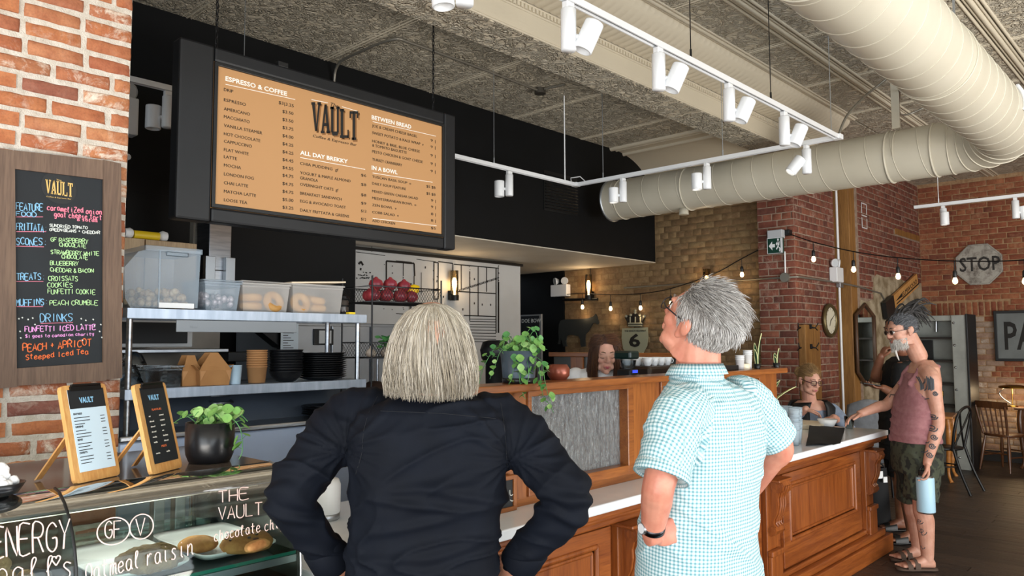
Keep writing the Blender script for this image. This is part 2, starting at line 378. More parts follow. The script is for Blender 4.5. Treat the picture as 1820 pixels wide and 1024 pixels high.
def brick_wall(wall, face, plane, u0, u1, z0, z1, course, blen, joint, m_ind, m_stuff, proud=.006, fine=False, limit=300, seed=1, flip=False, skip=None, mfun=None, off=0.0):
    """bricks as children of wall. face 'x': face looks to +X at X=plane, bricks run along Y; 'y': looks to -Y at Y=plane, bricks run along X"""
    rr = random.Random(seed); H = course-joint; L = blen-joint; D = .05
    rnd = .007 if fine else .004
    var = [brick_mesh('brick', L, H, D, rr, rnd, fine) for _ in range(6)]; half = [brick_mesh('brick', L*.46, H, D, rr, rnd, fine) for _ in range(4)]
    rz = pi/2 if face == 'x' else 0
    items = []; k = 0; z = z0+course/2
    while z < z1:
        header = fine is False and (k % 6 == 3)
        step = blen/2 if header else blen
        u = u0 - (step/2 if k % 2 else 0) + off*(k % 3) + rr.uniform(-.006, .006)
        while u < u1:
            a, b = max(u+joint/2, u0), min(u+step-joint/2, u1)
            if fine and rr.random() < .12 and b-a > L*.9: b = a+L*.48; nxt = b+joint/2
            else: nxt = u+step
            if b-a > .02:
                zz = z+rr.uniform(-.0015, .0015); c = (a+b)/2
                if not (skip and skip(c, zz)): items.append((c, zz, b-a, rr.uniform(-.002, .0025), rr.randrange(99)))
            u = nxt
        z += course; k += 1
    def pos(c, zz, dp): return Vector((plane+proud+dp, c, zz)) if face == 'x' else Vector((c, plane-proud-dp, zz))
    vis = []
    for it in items:
        p = pix(pos(it[0], it[1], 0)); ok = -20 < p[0] < 1840 and -15 < p[1] < 1039
        vis.append((not ok, p[2], it))
    vis.sort(key=lambda q: (q[0], q[1]))
    st = MB()
    for i, (out, d, (c, zz, ln, dp, rv)) in enumerate(vis):
        p = pos(c, zz, dp)
        if i < limit and not out:
            if ln < L*.62: me = half[rv % 4]; sx = ln/(L*.46)
            else: me = var[rv % 6]; sx = ln/L
            o = bpy.data.objects.new('brick', me); COL.objects.link(o); o.parent = wall; o.location = p; o.rotation_euler = (0, 0, rz); o.scale = (sx, 1, 1)
            if not me.materials: me.materials.append(None)
            o.material_slots[0].link = 'OBJECT'; o.material_slots[0].material = mfun(c, zz) if mfun and mfun(c, zz) else m_ind
        else:
            if out and d > 0 and not (-900 < pix(p)[0] < 2700 and -700 < pix(p)[1] < 1700): continue
            st.box(p + (Vector((-D/2, 0, 0)) if face == 'x' else Vector((0, D/2, 0))), (D, ln, H) if face == 'x' else (ln, D, H))
    if st.v: st.build('brickwork', m_stuff or m_ind, wall, kind='stuff')
def wall_box(name, a, b, m, label=None):
    return tag(MB().span(a, b).build(name, m), label=label, kind='structure')

# ---------------------------------------------------------------- floor
floor = wall_box('floor', (-8, -4, -.08), (5, 12.6, -.012), mat('floor_joint_dark', '#15110e', .8), 'dark worn wooden plank floor')
t = NT('dark_floor_plank'); oi = t.n('ShaderNodeObjectInfo'); v = t.coord('Object', (.6, 7, 7))
n = t.noise(v, 4, 7, .65, .8); n2 = t.noise(v, 22, 3)
base = t.mix(.55, t.ramp(n, [(.32, '#211b18'), (.55, '#3a302a'), (.72, '#66564a')]), t.ramp(oi.outputs['Random'], [(0, '#2a2320'), (1, '#4a3d34')]))
t.set(base, t.ramp(n, [(.3, .34), (.7, .55)])); t.bump(t.math('ADD', n, n2), .35, .004); PLANK = t.m
def planks():
    rr = random.Random(3); n = 0; st = MB(); wd = .127
    meshes = {L: MB().box((0, 0, -.006), (L-.004, wd-.005, .012), ch=.0015).mesh('floor_board') for L in (1.2, 1.6, 2.1)}
    for k in range(-24, 99):
        y = k*wd; x = -7.6+rr.uniform(-1, 0)
        while x < 4.4:
            L = rr.choice((1.2, 1.6, 2.1)); c = Vector((x+L/2, y, 0)); p = pix(c)
            edge = [pix((x, y, 0)), pix((x+L, y, 0))]
            vis = p[2] > 1 and max(e[0] for e in edge) > 1480 and min(e[0] for e in edge) < 1900 and 740 < p[1] < 1090
            if vis and n < 298:
                o = link('floor_board', meshes[L], floor); o.location = c+Vector((0, 0, rr.uniform(-.0008, .0008)))
                if not meshes[L].materials: meshes[L].materials.append(PLANK)
                n += 1
            else: st.span((x+.002, y-wd/2+.002, -.012), (x+L-.002, y+wd/2-.002, 0))
            x += L
    st.build('floor_boarding', PLANK, floor, kind='stuff')
planks()

# ---------------------------------------------------------------- ceiling
ceil = wall_box('ceiling', (-8, -4, 3.87), (5, 12.6, 3.97), TIN2, 'pressed tin ceiling painted cream')
def tin_bay(x0, x1, m=TIN, y0=-2.17, n=13, y_end=12.4):
    for i in range(n):
        a = y0+1.1*i; b = min(a+1.1, y_end)
        if a >= b: break
        mb = MB().span((x0, a+.004, 3.85), (x1, b-.004, 3.869), ch=.004)
        mb.build('tin_panel', m, ceil)
        for dx in (-.03, 0, .03):
            pass
        bd = MB()
        for dy, r in ((-.03, .005), (0, .008), (.03, .005)): bd.cyl((x0, a+dy, 3.852), (x1, a+dy, 3.852), r, n=8)
        bd.build('moulding_bead', TIN2, ceil)
tin_bay(-5.15, -3.4, y_end=7.2); tin_bay(-2.68, -2.32); tin_bay(-2.2, -1.2); tin_bay(-1.1, -.1); tin_bay(0, 1.1); tin_bay(1.1, 2.2)
tin_bay(-3.4, -2.7, y0=7.75, n=5)
for x in (-2.26, -1.15, -.05, 1.1):
    mb = MB()
    for dx, r in ((-.06, .012), (-.03, .009), (0, .02), (.03, .009), (.06, .012)): mb.cyl((x+dx, -2.2, 3.85), (x+dx, 12.4, 3.85), r, n=8)
    mb.build('long_moulding', TIN2, ceil)
# far cove of the first bay
mb = MB(); mb.grid(lambda u, v: (-5.15+1.75*u, 7.2+.75*sin(v*pi/2), 3.85-.34*(1-cos(v*pi/2))), 2, 12); mb.build('end_cove', TIN2, ceil)
mb = MB()
for y, z, r in ((7.2, 3.85, .035), (7.3, 3.848, .02), (7.45, 3.83, .028)): mb.cyl((-5.15, y, z), (-3.4, y, z), r, n=8)
mb.build('end_cove_moulding', TIN2, ceil)
beam = tag(MB().span((-3.4, -2.2, 3.505), (-3.09, 7.95, 3.87)).build('beam', TIN2), label='long dropped ceiling beam clad in pressed tin', kind='structure')
for i in range(9):
    a = -2.17+1.13*i; MB().span((-3.395, a+.003, 3.498), (-3.095, min(a+1.127, 7.95), 3.506), ch=.002).build('tin_panel', TIN, beam)
mb = MB(); mb.cyl((-3.09, -2.2, 3.51), (-3.09, 7.95, 3.51), .008, n=8)
for z, r in ((3.655, .008), (3.70, .008)): mb.cyl((-3.088, -2.2, z), (-3.088, 7.95, z), r, n=8)
mb.build('beam_bead', TIN2, beam)
mb = MB()
for i in range(290): mb.box((-3.084, -2.1+i*.035, 3.677), (.012, .018, .028), ch=0)
mb.build('dentil_band', TIN2, beam, kind='stuff')
def covef(u, v):
    y = -2.2+10.15*u; a = v*pi/2; fl = .006*abs(sin(u*10.15/.075*pi))
    return (-3.08+(.37-fl*1.0)*sin(a), y, 3.712+(.14)*(1-cos(a))-fl*(1-v*.3))
MB().grid(covef, 1300, 7).build('fluted_cove', TIN2, beam)
mb = MB()
for x, r in ((-2.705, .012), (-2.68, .018), (-2.65, .01)): mb.cyl((x, -2.2, 3.851), (x, 7.95, 3.851), r, n=8)
mb.build('cove_bead', TIN2, beam)

# ---------------------------------------------------------------- walls
wl = wall_box('wall_left', (-3.75, -1.5, 0), (-3.306, 1.2, 3.86), MORTAR, 'near orange brick pier with thick pale mortar behind the pastry case')
brick_wall(wl, 'x', -3.306, -.6, 1.2, .60, 3.85, .0725, .215, .0205, B_ORANGE, B_ORANGE, proud=.007, fine=True, seed=11)
wu = wall_box('wall_upper', (-5.3, -1.5, 2.59), (-5.15, 8.1, 3.87), BLACKWALL, 'black painted bulkhead wall above the kitchen')
so = wall_box('trim_1', (-7.6, -1.5, 2.58), (-5.152, 8.1, 2.61), CREAM, 'cream painted soffit under the black bulkhead')
wk = wall_box('wall_kitchen', (-5.3, -1.5, 0), (-5.152, 3.65, 2.60), BLACKWALL, 'black painted kitchen back wall')
wm = wall_box('wall_map', (-6.45, 3.3, 0), (-6.3, 6.88, 2.55), mat('map_wall_white', '#cfcfcd', .7, c2='#c6c5c2', vs=2), 'white kitchen wall with a hand drawn street plan')
wh = wall_box('wall_hall', (-8.2, 6.5, 0), (-8.05, 8.4, 2.59), BLACKWALL, 'black wall in the hall behind the kitchen')
wh2 = wall_box('wall_hall_side', (-8.2, 8.08, 0), (-6.6, 8.4, 2.59), BLACKWALL)
wh3 = wall_box('wall_hall_near', (-8.2, 6.5, 0), (-6.46, 6.62, 2.59), BLACKWALL)
wf = wall_box('wall_far', (-6.6, 8.106, 0), (-3.6, 8.4, 3.87), MORTAR_T, 'tan painted old brick wall behind the bar')
brick_wall(wf, 'y', 8.106, -6.6, -3.74, 1.3, 3.8, .0745, .225, .009, B_TAN, B_TAN_S, proud=.003, seed=5)
wp = wall_box('wall_pillar', (-3.74, 7.955, 0), (-3.336, 9.08, 3.87), MORTAR_R, 'red brick pillar beside the tan wall')
brick_wall(wp, 'y', 7.955, -3.74, -3.336, .9, 3.86, .0745, .215, .011, B_RED, B_RED_S, proud=.005, seed=6, limit=90)
brick_wall(wp, 'x', -3.336, 7.96, 9.08, .9, 3.86, .0745, .215, .011, B_RED, B_RED_S, proud=.005, seed=7, limit=205)
wa = wall_box('wall_alcove', (-3.7, 9.45, 0), (-3.206, 12.0, 3.87), MORTAR_R, 'red brick side wall with mirror, beyond the wooden post')
pl = lambda c, z: (9.52 < c < 11.98 and z < 2.42 and c > 9.95) or (9.5 < c < 9.96 and z < 2.1) or (10.9 < c < 12 and 3.02 < z < 3.12)
brick_wall(wa, 'x', -3.206, 9.5, 12.0, 1.0, 3.86, .0745, .215, .009, B_RED, B_RED_S, proud=.004, seed=8, skip=pl, limit=290)
mb = MB()
poly = [(9.5, .3), (12, .3), (12, 2.43), (11.3, 2.40), (10.9, 2.46), (10.4, 2.42), (10.1, 2.44), (9.97, 2.38), (9.95, 2.12), (9.7, 2.08), (9.5, 2.1)]
mb.prism(poly, (-3.206, 0, 0), (0, 1, 0), (0, 0, 1), (.006, 0, 0)); mb.build('plaster_patch', PLASTER, wa)
MB().span((-3.2, 10.9, 3.03), (-3.206, 12, 3.11)).build('timber_lintel', POSTW, wa)
mb = MB()
for z in (2.98, 3.13, 3.28):
    mb.span((-3.196, 9.62, z-.006), (-3.193, 9.80, z+.006))
for z0_ in (2.98, 3.155):
    for y in (9.62, 9.79): mb.span((-3.196, y, z0_), (-3.193, y+.012, z0_+.125))
mb.build('painted_outline', WHITE_P, wa, label='white painted square outlines on the bricks')
wb = wall_box('wall_back', (-3.7, 12.006, 0), (4.5, 12.3, 3.87), MORTAR_B, 'warm red brick back wall')
def bskip(c, z): return z > 1.93 and z < 2.15 and -3.1 < c < -2.15
brick_wall(wb, 'y', 12.006, -3.2, 1.0, .0, 3.83, .0745, .215, .009, B_BACK, B_BACK_S, proud=.004, seed=9, skip=bskip,
           mfun=lambda c, z: B_WASH if (z < 1.93 and c < -2.15 + .25*sin(z*9)) or z < .75 else None)
sm = brick_mesh('brick', .19, .062, .05, random.Random(4)); sm.materials.append(B_BACK)
for i in range(13):
    o = link('brick', sm, wb); o.location = (-3.06+i*.0735, 12.002, 2.04); o.rotation_euler = (0, pi/2, 0)
we = wall_box('wall_right', (4.3, 6.2, 0), (4.5, 12.3, 3.87), CREAM)
mb = MB(); mb.span((-3.1, 11.985, 0), (4.3, 12.0, .14)); tag(mb.build('baseboard_back', mat('black_baseboard', '#15120f', .5)), kind='structure')
po = tag(MB().span((-3.45, 9.26, 0), (-3.22, 9.50, 3.87), ch=.006).build('trim_2', POSTW), label='tall rough wooden post beside the brick pillar', kind='structure')
MB().span((-3.7, 9.08, 0), (-3.42, 9.27, 3.87)).build('dark_gap_block', BLACKWALL)['kind'] = 'structure'  # black block put in for the dark gap between pillar and post
# ---------------------------------------------------------------- shared object materials
STEEL = mat('brushed_steel', '#b9bcc0', .28, 1.0, c2='#9a9ea4', vs=4, stretch=(1, 1, 12), bump=.03, bs=80)
STEEL_H = mat('brushed_steel_flat', '#b5c0ce', .36, .6, c2='#9aa6b6', vs=3, stretch=(1, 8, 1), bump=.03, bs=60)
ALU = mat('satin_aluminium', '#b4b9bd', .4, .9)
BLK = mat('black_metal', '#121214', .4, .4)
BLKP = mat('black_plastic', '#101112', .45)
BLKC = mat('black_glazed_ceramic', '#16171a', .3, bump=.03, bs=30)
WHITE = mat('white_plastic', '#e9ebec', .4)
WHITEC = mat('white_china', '#eceef0', .2)
QUARTZ = mat('white_quartz', '#eef2f6', .16, c2='#e3e9ef', vs=4)
PAPER = mat('white_paper', '#dce9f2', .7)
PAPERB = mat('pale_blue_paper', '#cfe6f4', .6)
KRAFT = mat('kraft_card', '#b3824f', .8, c2='#a87747', vs=8)
KRAFT2 = mat('kraft_cup', '#bf8c5b', .7)
BAMBOO = wood('bamboo_wood', '#c98f4c', '#dfae6c', .5, axis='z')
CHALKB = mat('chalkboard_black', '#15191d', .7, c2='#1d2328', vs=3, lo=.4, hi=.7)
CHW = mat('chalk_white', '#e8ece6', .9); CHB = mat('chalk_blue', '#8fc4e6', .9); CHG = mat('chalk_green', '#bfe6a8', .9)
CHP = mat('chalk_pink', '#f08aa0', .9); CHM = mat('chalk_lilac', '#f2a8e4', .9); CHO = mat('chalk_orange', '#f07a45', .9); CHY = mat('gold_print', '#d9b46a', .6)
INK = mat('black_ink', '#17130f', .7); INKW = mat('white_ink', '#f4efe4', .7)
def glassm(name, c, fac=.9, rough=.03, ior=1.45):
    """clear thin sheet: transparent with fresnel reflection"""
    t = NT(name); t.t.nodes.remove(t.b)
    tr = t.n('ShaderNodeBsdfTransparent'); tr.inputs[0].default_value = (*lin(c), 1)
    gl = t.n('ShaderNodeBsdfGlossy'); gl.inputs['Roughness'].default_value = rough
    fr = t.n('ShaderNodeFresnel'); fr.inputs[0].default_value = ior
    mx = t.n('ShaderNodeMixShader'); t.l(t.math('MULTIPLY', fr.outputs[0], fac), mx.inputs[0]); t.l(tr.outputs[0], mx.inputs[1]); t.l(gl.outputs[0], mx.inputs[2])
    t.l(mx.outputs[0], t.out.inputs[0]); MATS[name] = t.m; return t.m
GLASS = glassm('clear_glass', '#eef6f3'); GLASSE = mat('green_glass_edge', '#3f9c86', .15, Transmission_Weight=.4)
CLEARP = glassm('clear_plastic', '#dfe6ea', 1.3, .12, 1.5)
def frostm(name, c, alpha):
    t = NT(name); tr = t.n('ShaderNodeBsdfTransparent'); mx = t.n('ShaderNodeMixShader'); mx.inputs[0].default_value = alpha
    t.set(c, .28); t.l(tr.outputs[0], mx.inputs[1]); t.l(t.b.outputs[0], mx.inputs[2]); t.l(mx.outputs[0], t.out.inputs[0]); MATS[name] = t.m; return t.m
MILKY = frostm('milky_plastic', '#d9d6d2', .34); MILKB = frostm('blue_grey_plastic', '#a9bac9', .38)
# patterned privacy glass
t = NT('patterned_glass'); v = t.coord('Object', (1, 1, .3)); n = t.noise(v, 48, 2, .6, .8)
t.set('#cdd3d6', .12, Transmission_Weight=.72, IOR=1.4); t.bump(n, 1.0, .06); PATG = t.m
LEAF = mat('fresh_leaf_green', '#7fae5a', .45, c2='#5c9148', vs=12, Subsurface_Weight=0.0)
LEAF2 = mat('deep_leaf_green', '#3f7a45', .45, c2='#5f9a55', vs=14)
VARI = mat('pale_leaf_green', '#a9cc84', .45, c2='#86b566', vs=20)

# ---------------------------------------------------------------- service counter
ctr = thing('service_counter', 'long panelled cherry wood service counter with carved corbels', 'counter', (-2.4, 3.9, 0))
mb = MB(); mb.span((-2.72, 1.32, .1), (-2.07, 6.17, .88)); mb.build('body', RY, ctr)
mb = MB(); mb.span((-2.74, 1.3, 0), (-1.98, 6.40, .13), ch=.006); mb.build('plinth', RY, ctr)
mb = MB(); mb.span((-2.1, 1.3, .13), (-2.0, 6.3, .18), ch=.012); mb.span((-2.1, 1.3, .18), (-2.035, 6.22, .215), ch=.01); mb.build('base_moulding', RY, ctr)
mb = MB(); mb.span((-2.74, 1.3, .80), (-2.03, 6.2, .835), ch=.008); mb.span((-2.76, 1.3, .835), (-1.99, 6.24, .862), ch=.01); mb.span((-2.78, 1.3, .862), (-1.955, 6.27, .888), ch=.008); mb.build('cornice', RY, ctr)
def corbel_shape():
    """side profile of a scrolled corbel in (out, z)"""
    P = [(0, .0), (.03, -.0), (.085, -.01), (.098, -.035), (.09, -.065), (.07, -.078), (.06, -.11), (.062, -.15), (.052, -.20), (.034, -.235), (.03, -.26), (.045, -.275), (.05, -.30), (.035, -.325), (.012, -.335), (0, -.33)]
    return P
ys = (2.93, 4.42, 6.08)
for i, y in enumerate(ys):
    mb = MB(); mb.span((-2.07, y-.075, .13), (-2.035, y+.075, .80), ch=.004); mb.span((-2.035, y-.075, .13), (-2.01, y+.075, .36), ch=.006); mb.span((-2.035, y-.082, .35), (-2.0, y+.082, .385), ch=.008)
    mb.build('pilaster', RZ, ctr)
    mb = MB(); mb.prism([(a, b) for a, b in corbel_shape()][::-1], (-2.035, y-.055, .80), (1, 0, 0), (0, 0, 1), (0, .11, 0))
    for dy in (-.057, .057):
        for (cx_, cz_, r) in ((.058, -.042, .036), (.028, -.298, .022)):
            mb.cyl((-2.035+cx_, y+dy-.004, .80+cz_), (-2.035+cx_, y+dy+.004, .80+cz_), r, n=18)
            mb.cyl((-2.035+cx_, y+dy-.009, .80+cz_), (-2.035+cx_, y+dy+.009, .80+cz_), r*.5, n=14)
    for k in range(3):
        mb.tube([(-2.035+a+.004, y-.03+.03*k, .80+b) for a, b in corbel_shape()[3:12]], .009, n=6)
    mb.build('corbel', RZ, ctr)
    MB().span((-2.07, y-.09, .785), (-1.945+.0, y+.09, .80), ch=.005).build('corbel_cap', RY, ctr)
for a, b in ((1.45, 2.82), (3.05, 4.30), (4.60, 5.93)):
    mb = MB(); X = -2.07
    mb.span((X, a, .72), (X+.022, b, .79), ch=.003); mb.span((X, a, .225), (X+.022, b, .38), ch=.003)
    mb.span((X, a, .225), (X+.022, a+.10, .79), ch=.003); mb.span((X, b-.10, .225), (X+.022, b, .79), ch=.003)
    mb.build('panel_frame', RY, ctr)
    mb = MB(); c0, c1, z0_, z1_ = a+.10, b-.10, .38, .72
    for (p, q) in (((c0, z0_), (c1, z0_)), ((c1, z0_), (c1, z1_)), ((c1, z1_), (c0, z1_)), ((c0, z1_), (c0, z0_))):
        mb.cyl((X+.018, p[0], p[1]), (X+.018, q[0], q[1]), .013, n=10)
        mb.cyl((X+.008, p[0]+(.025 if p[0] == c0 else -.025), p[1]+(.025 if p[1] == z0_ else -.025)), (X+.008, q[0]+(.025 if q[0] == c0 else -.025), q[1]+(.025 if q[1] == z0_ else -.025)), .01, n=10)
    mb.build('panel_moulding', RZ, ctr)
    MB().span((X, c0+.03, z0_+.03), (X+.009, c1-.03, z1_-.03), ch=.004).build('panel', RZ, ctr)
wt = tag(MB().span((-2.80, 1.28, .89), (-1.94, 6.25, .93), ch=.006).build('stone_worktop', QUARTZ), 'white stone worktop on the wooden service counter', 'worktop')

# privacy screen on the counter
scr = thing('counter_screen', 'low wooden screen with textured glass panes standing on the counter', 'screen', (-2.2, 3.4, .93))
X0, X1 = -2.245, -2.165
posts = [(1.92, 2.0), (2.245, 2.40), (3.17, 3.42), (4.60, 4.82)]
for a, b in posts: MB().span((X0, a, .93), (X1, b, 1.40), ch=.004).build('post', WZ, scr)
MB().span((-2.275, 1.88, 1.40), (-2.115, 4.88, 1.432), ch=.006).build('cap_rail', WY, scr)
MB().span((X0, 1.9, .93), (X1-.0, 4.82, .965), ch=.003).build('bottom_rail', WY, scr)
for a, b in ((2.0, 2.245), (2.40, 3.17), (3.42, 4.60)):
    mb = MB(); w_ = .045
    for s in ((a, .965, b, .965+w_), (a, 1.375, b, 1.40), (a, .965, a+.02, 1.40), (b-w_*1.1, .965, b, 1.40)):
        mb.span((X0+.015, s[0], s[1]), (X1+.012, s[2], s[3]), ch=.003)
    mb.build('sash_frame', WY, scr)
    MB().span((-2.212, a+.015, .99), (-2.204, b-.03, 1.385)).build('pane', PATG, scr)

# ---------------------------------------------------------------- pastry case
case = thing('pastry_case', 'curved glass pastry display case with painted lettering', 'display case', (-2.3, .3, 0))
YA, YB, YM = -.75, 1.20, .626
prof = [(-2.12, 1.25), (-2.085, 1.244), (-2.045, 1.224), (-2.01, 1.196), (-1.985, 1.165), (-1.965, 1.13), (-1.95, 1.09), (-1.942, 1.04), (-1.938, .98), (-1.937, .84)]
def casef(y, z):
    for (xa, za), (xb, zb) in zip(prof, prof[1:]):
        if zb <= z <= za: return Vector((xa+(xb-xa)*(za-z)/(za-zb)+.0035, y, z))
    return Vector((-1.9335 if z < 1 else -2.12, y, z))
def sheet(mb, y0, y1, th=.005):
    n = len(prof); V = [(x, y, z) for (x, z) in prof for y in (y0, y1)] + [(x-th, y, z-th*.4) for (x, z) in prof for y in (y0, y1)]
    F = []
    for i in range(n-1): F.append((2*i, 2*i+1, 2*i+3, 2*i+2)); F.append((2*n+2*i, 2*n+2*i+2, 2*n+2*i+3, 2*n+2*i+1))
    mb.add(V, F, True); return mb
sheet(MB(), YA, YM-.002).build('front_glass', GLASS, case); sheet(MB(), YM+.002, YB).build('front_glass', GLASS, case)
for y, r, m in ((YM, .0035, BLKP), (YB, .003, ALU)):
    MB().tube([(x+.001, y, z) for x, z in prof], r, n=8).build('glass_seam', m, case)
inner = [(x-.004, z-.003) for x, z in prof]
for y in (YM, YB-.004):
    poly = [(x, z) for x, z in inner] + [(-2.64, .84), (-2.64, 1.235)]
    MB().prism(poly, (0, y, 0), (1, 0, 0), (0, 0, 1), (0, .005, 0)).build('side_glass', GLASS, case)
MB().span((-2.66, YA, 1.235), (-2.115, YB, 1.25), ch=.004).build('top_deck', mat('brown_glossy_laminate', '#6b6058', .12, c2='#5a5049', vs=3), case)
MB().span((-2.15, YA, 1.188), (-2.105, YB, 1.234), ch=.004).build('top_rail', ALU, case)
for y in (.30, .42, 1.07, 1.14): MB().span((-2.66, y, .86), (-2.62, y+.035, 1.235), ch=.003).build('upright', ALU, case)
MB().span((-2.65, YA, .84), (-2.645, YB, 1.235)).build('rear_glass', GLASS, case)
MB().span((-2.68, YA, .0), (-1.93, YB, .84), ch=.006).build('base_cabinet', mat('dark_grey_laminate', '#35383b', .4), case)
for z in (1.012, .86):
    sh = MB().span((-2.61, YA+.01, z), (-1.955, YB-.008, z+.008)).build('glass_shelf', glassm('shelf_glass', '#d8efe6') if 'shelf_glass' not in MATS else MATS['shelf_glass'], case)
    MB().span((-1.9555, YA+.01, z), (-1.9535, YB-.008, z+.008)).build('shelf_edge', GLASSE, sh)
    MB().span((-1.962, YA+.01, z-.02), (-1.948, YB-.008, z-.001)).build('shelf_rail', ALU, sh)
PINK = mat('pale_pink_paint_pen', '#f6d9d2', .7, Emission_Strength=0.0)
def onglass(px, py):
    X = -1.934
    for _ in range(6): p = onx(px, py, X); X = casef(p.y, p.z).x
    return casef(p.y, p.z)+Vector((.002, 0, 0))
def glass_writing(parent):
    mb = MB(); R_ = .0016
    def run(txt, px, py, hpx, wpx, slope=-.12, jit=.03, r=R_):
        hand(mb, txt, lambda u, v: onglass(px+u, py-v+slope*u), 0, 0, hpx, r, adv=1.3, wscale=wpx, jit=jit)
    run('ENERGY', -12, 992, 52, .52, -.12, r=.0019)
    run('balls', -8, 1040, 42, .8, -.1)
    run('<', 92, 1006, 22, 1.0, -.2)
    run('GF', 186, 958, 30, .62); run('V', 241, 952, 30, .8)
    run('THE', 388, 893, 20, 1.1); run('VAULT', 388, 924, 22, .85)
    run('chocolate chip', 380, 962, 18, .6, -.2, r=.0014)
    run('Oatmeal raisin', 152, 1032, 30, .55, -.24, r=.0016)
    for cx_, cy_, ra, rb in ((201, 944, 29, 24), (251, 936, 21, 22)):
        mb.tube([onglass(cx_+ra*cos(a*pi/18), cy_+rb*sin(a*pi/18)-.12*ra*cos(a*pi/18)) for a in range(37)], R_, n=5)
    mb.build('painted_lettering', PINK, parent, kind='stuff', label='pale pink hand lettering on the curved glass')
glass_writing(case)
# trays and pastries
def tray(x, y, z, label, rz=0, l=.36, w_=.225):
    t = thing('serving_tray', label, 'tray', (x, y, z), 'white trays in the pastry case', rz)
    mb = MB(); a = MB(); N = 24
    pr_ = [(0, .004), (.86, .004), (.93, .012), (1.0, .02), (1.0, .024), (.92, .016), (.85, .009), (0, .009)]
    def P(k, i):
        q, h = pr_[k]; an = 2*pi*(i+.5)/N; c, s_ = cos(an), sin(an); e = .22
        return (l/2*q*math.copysign(abs(c)**e, c), w_/2*q*math.copysign(abs(s_)**e, s_), h)
    V = [P(k, i) for k in range(len(pr_)) for i in range(N)]
    mb.add(V, [(k*N+i, k*N+(i+1) % N, (k+1)*N+(i+1) % N, (k+1)*N+i) for k in range(len(pr_)-1) for i in range(N)], True)
    o = link('dish', mb.mesh('dish'), t, WHITEC); return t
tray(-2.165, .805, 1.022, 'white rectangular tray holding one oatmeal cookie in the case')
tray(-2.165, 1.055, 1.022, 'white rectangular tray holding two golden cookies in the case', l=.35)
def lump(name, c, r, m, label, cat, group=None, seed=0, amp=.12, fr=18, bits=None, bm_=None, parent=None, flat=.0, nu=36, nv=20):
    mb = MB(); mb.ell((0, 0, 0), r, nu=nu, nv=nv)
    for v in mb.v:
        n = noise.noise(v*fr+Vector((seed*7.1, 0, 0))); n2 = noise.noise(v*fr*2.7+Vector((0, seed*3, 0)))
        k = 1+amp*n+amp*.5*n2; v.x *= k; v.y *= k; v.z *= k
        if v.z < -r[2]*.55: v.z = -r[2]*.55
    o = link(name, mb.mesh(name), parent, m); o.location = Vector(c)+Vector((0, 0, r[2]*.55)); tag(o, label, cat, group)
    if bits:
        b = MB(); rr = random.Random(seed)
        for _ in range(bits):
            a = rr.uniform(0, 2*pi); q = sqrt(rr.random())*.85; x, y = r[0]*q*cos(a), r[1]*q*sin(a)
            b.box((x, y, r[2]*sqrt(max(0, 1-q*q))*(1+.02)), (.006, .007, .004), rz=a)
        link('topping', b.mesh('topping'), o, bm_)['kind'] = 'stuff'
    return o
COOK = mat('golden_cookie', '#c59257', .8, c2='#9f6a38', vs=25, bump=.6, bs=90); OAT = mat('oatmeal_cookie_crust', '#a3835a', .85, c2='#7d5f3c', vs=60, bump=1, bs=140)
CHOC = mat('dark_chocolate', '#3a2013', .4)
lump('cookie', onz(265, 1008, 1.038), (.078, .078, .034), OAT, 'rough brown oatmeal cookie alone on its tray', 'cookie', None, 3, .16, 55)
lump('cookie', onz(352, 977, 1.038), (.052, .052, .024), COOK, 'smaller plain golden cookie, left one of the two on the tray', 'cookie', None, 4, .08, 22)
lump('cookie', onz(438, 976, 1.038), (.068, .068, .032), COOK, 'larger golden cookie with chocolate chips on the tray', 'cookie', None, 5, .10, 22, 16, CHOC)
bk = thing('snack_basket', 'shallow metal dish of brown energy balls in the case corner', 'basket', (-2.12, .52, 1.022))
MB().lathe([(.06, 0), (.09, .012), (.10, .03), (.104, .03), (.094, .010), (.06, .006)], (-2.12, .52, 1.022), 28).build('dish', STEEL, bk)
for i in range(9):
    a = i*2*pi/7; rr_ = .055 if i < 7 else .0
    lump('energy_ball', (-2.12+rr_*cos(a), .52+rr_*sin(a), 1.032+(.024 if i >= 7 else 0)+(.02 if i == 8 else 0)), (.021, .021, .021), OAT, 'brown oat energy ball in the metal dish, '+['at its right rim', 'at its far right rim', 'at its far rim', 'at its far left rim', 'at its near left rim', 'at its near rim', 'at its near right rim', 'low in the middle', 'topmost in the middle'][i], 'energy ball', 'energy balls in the dish', i, .06, 60, nu=14, nv=9)

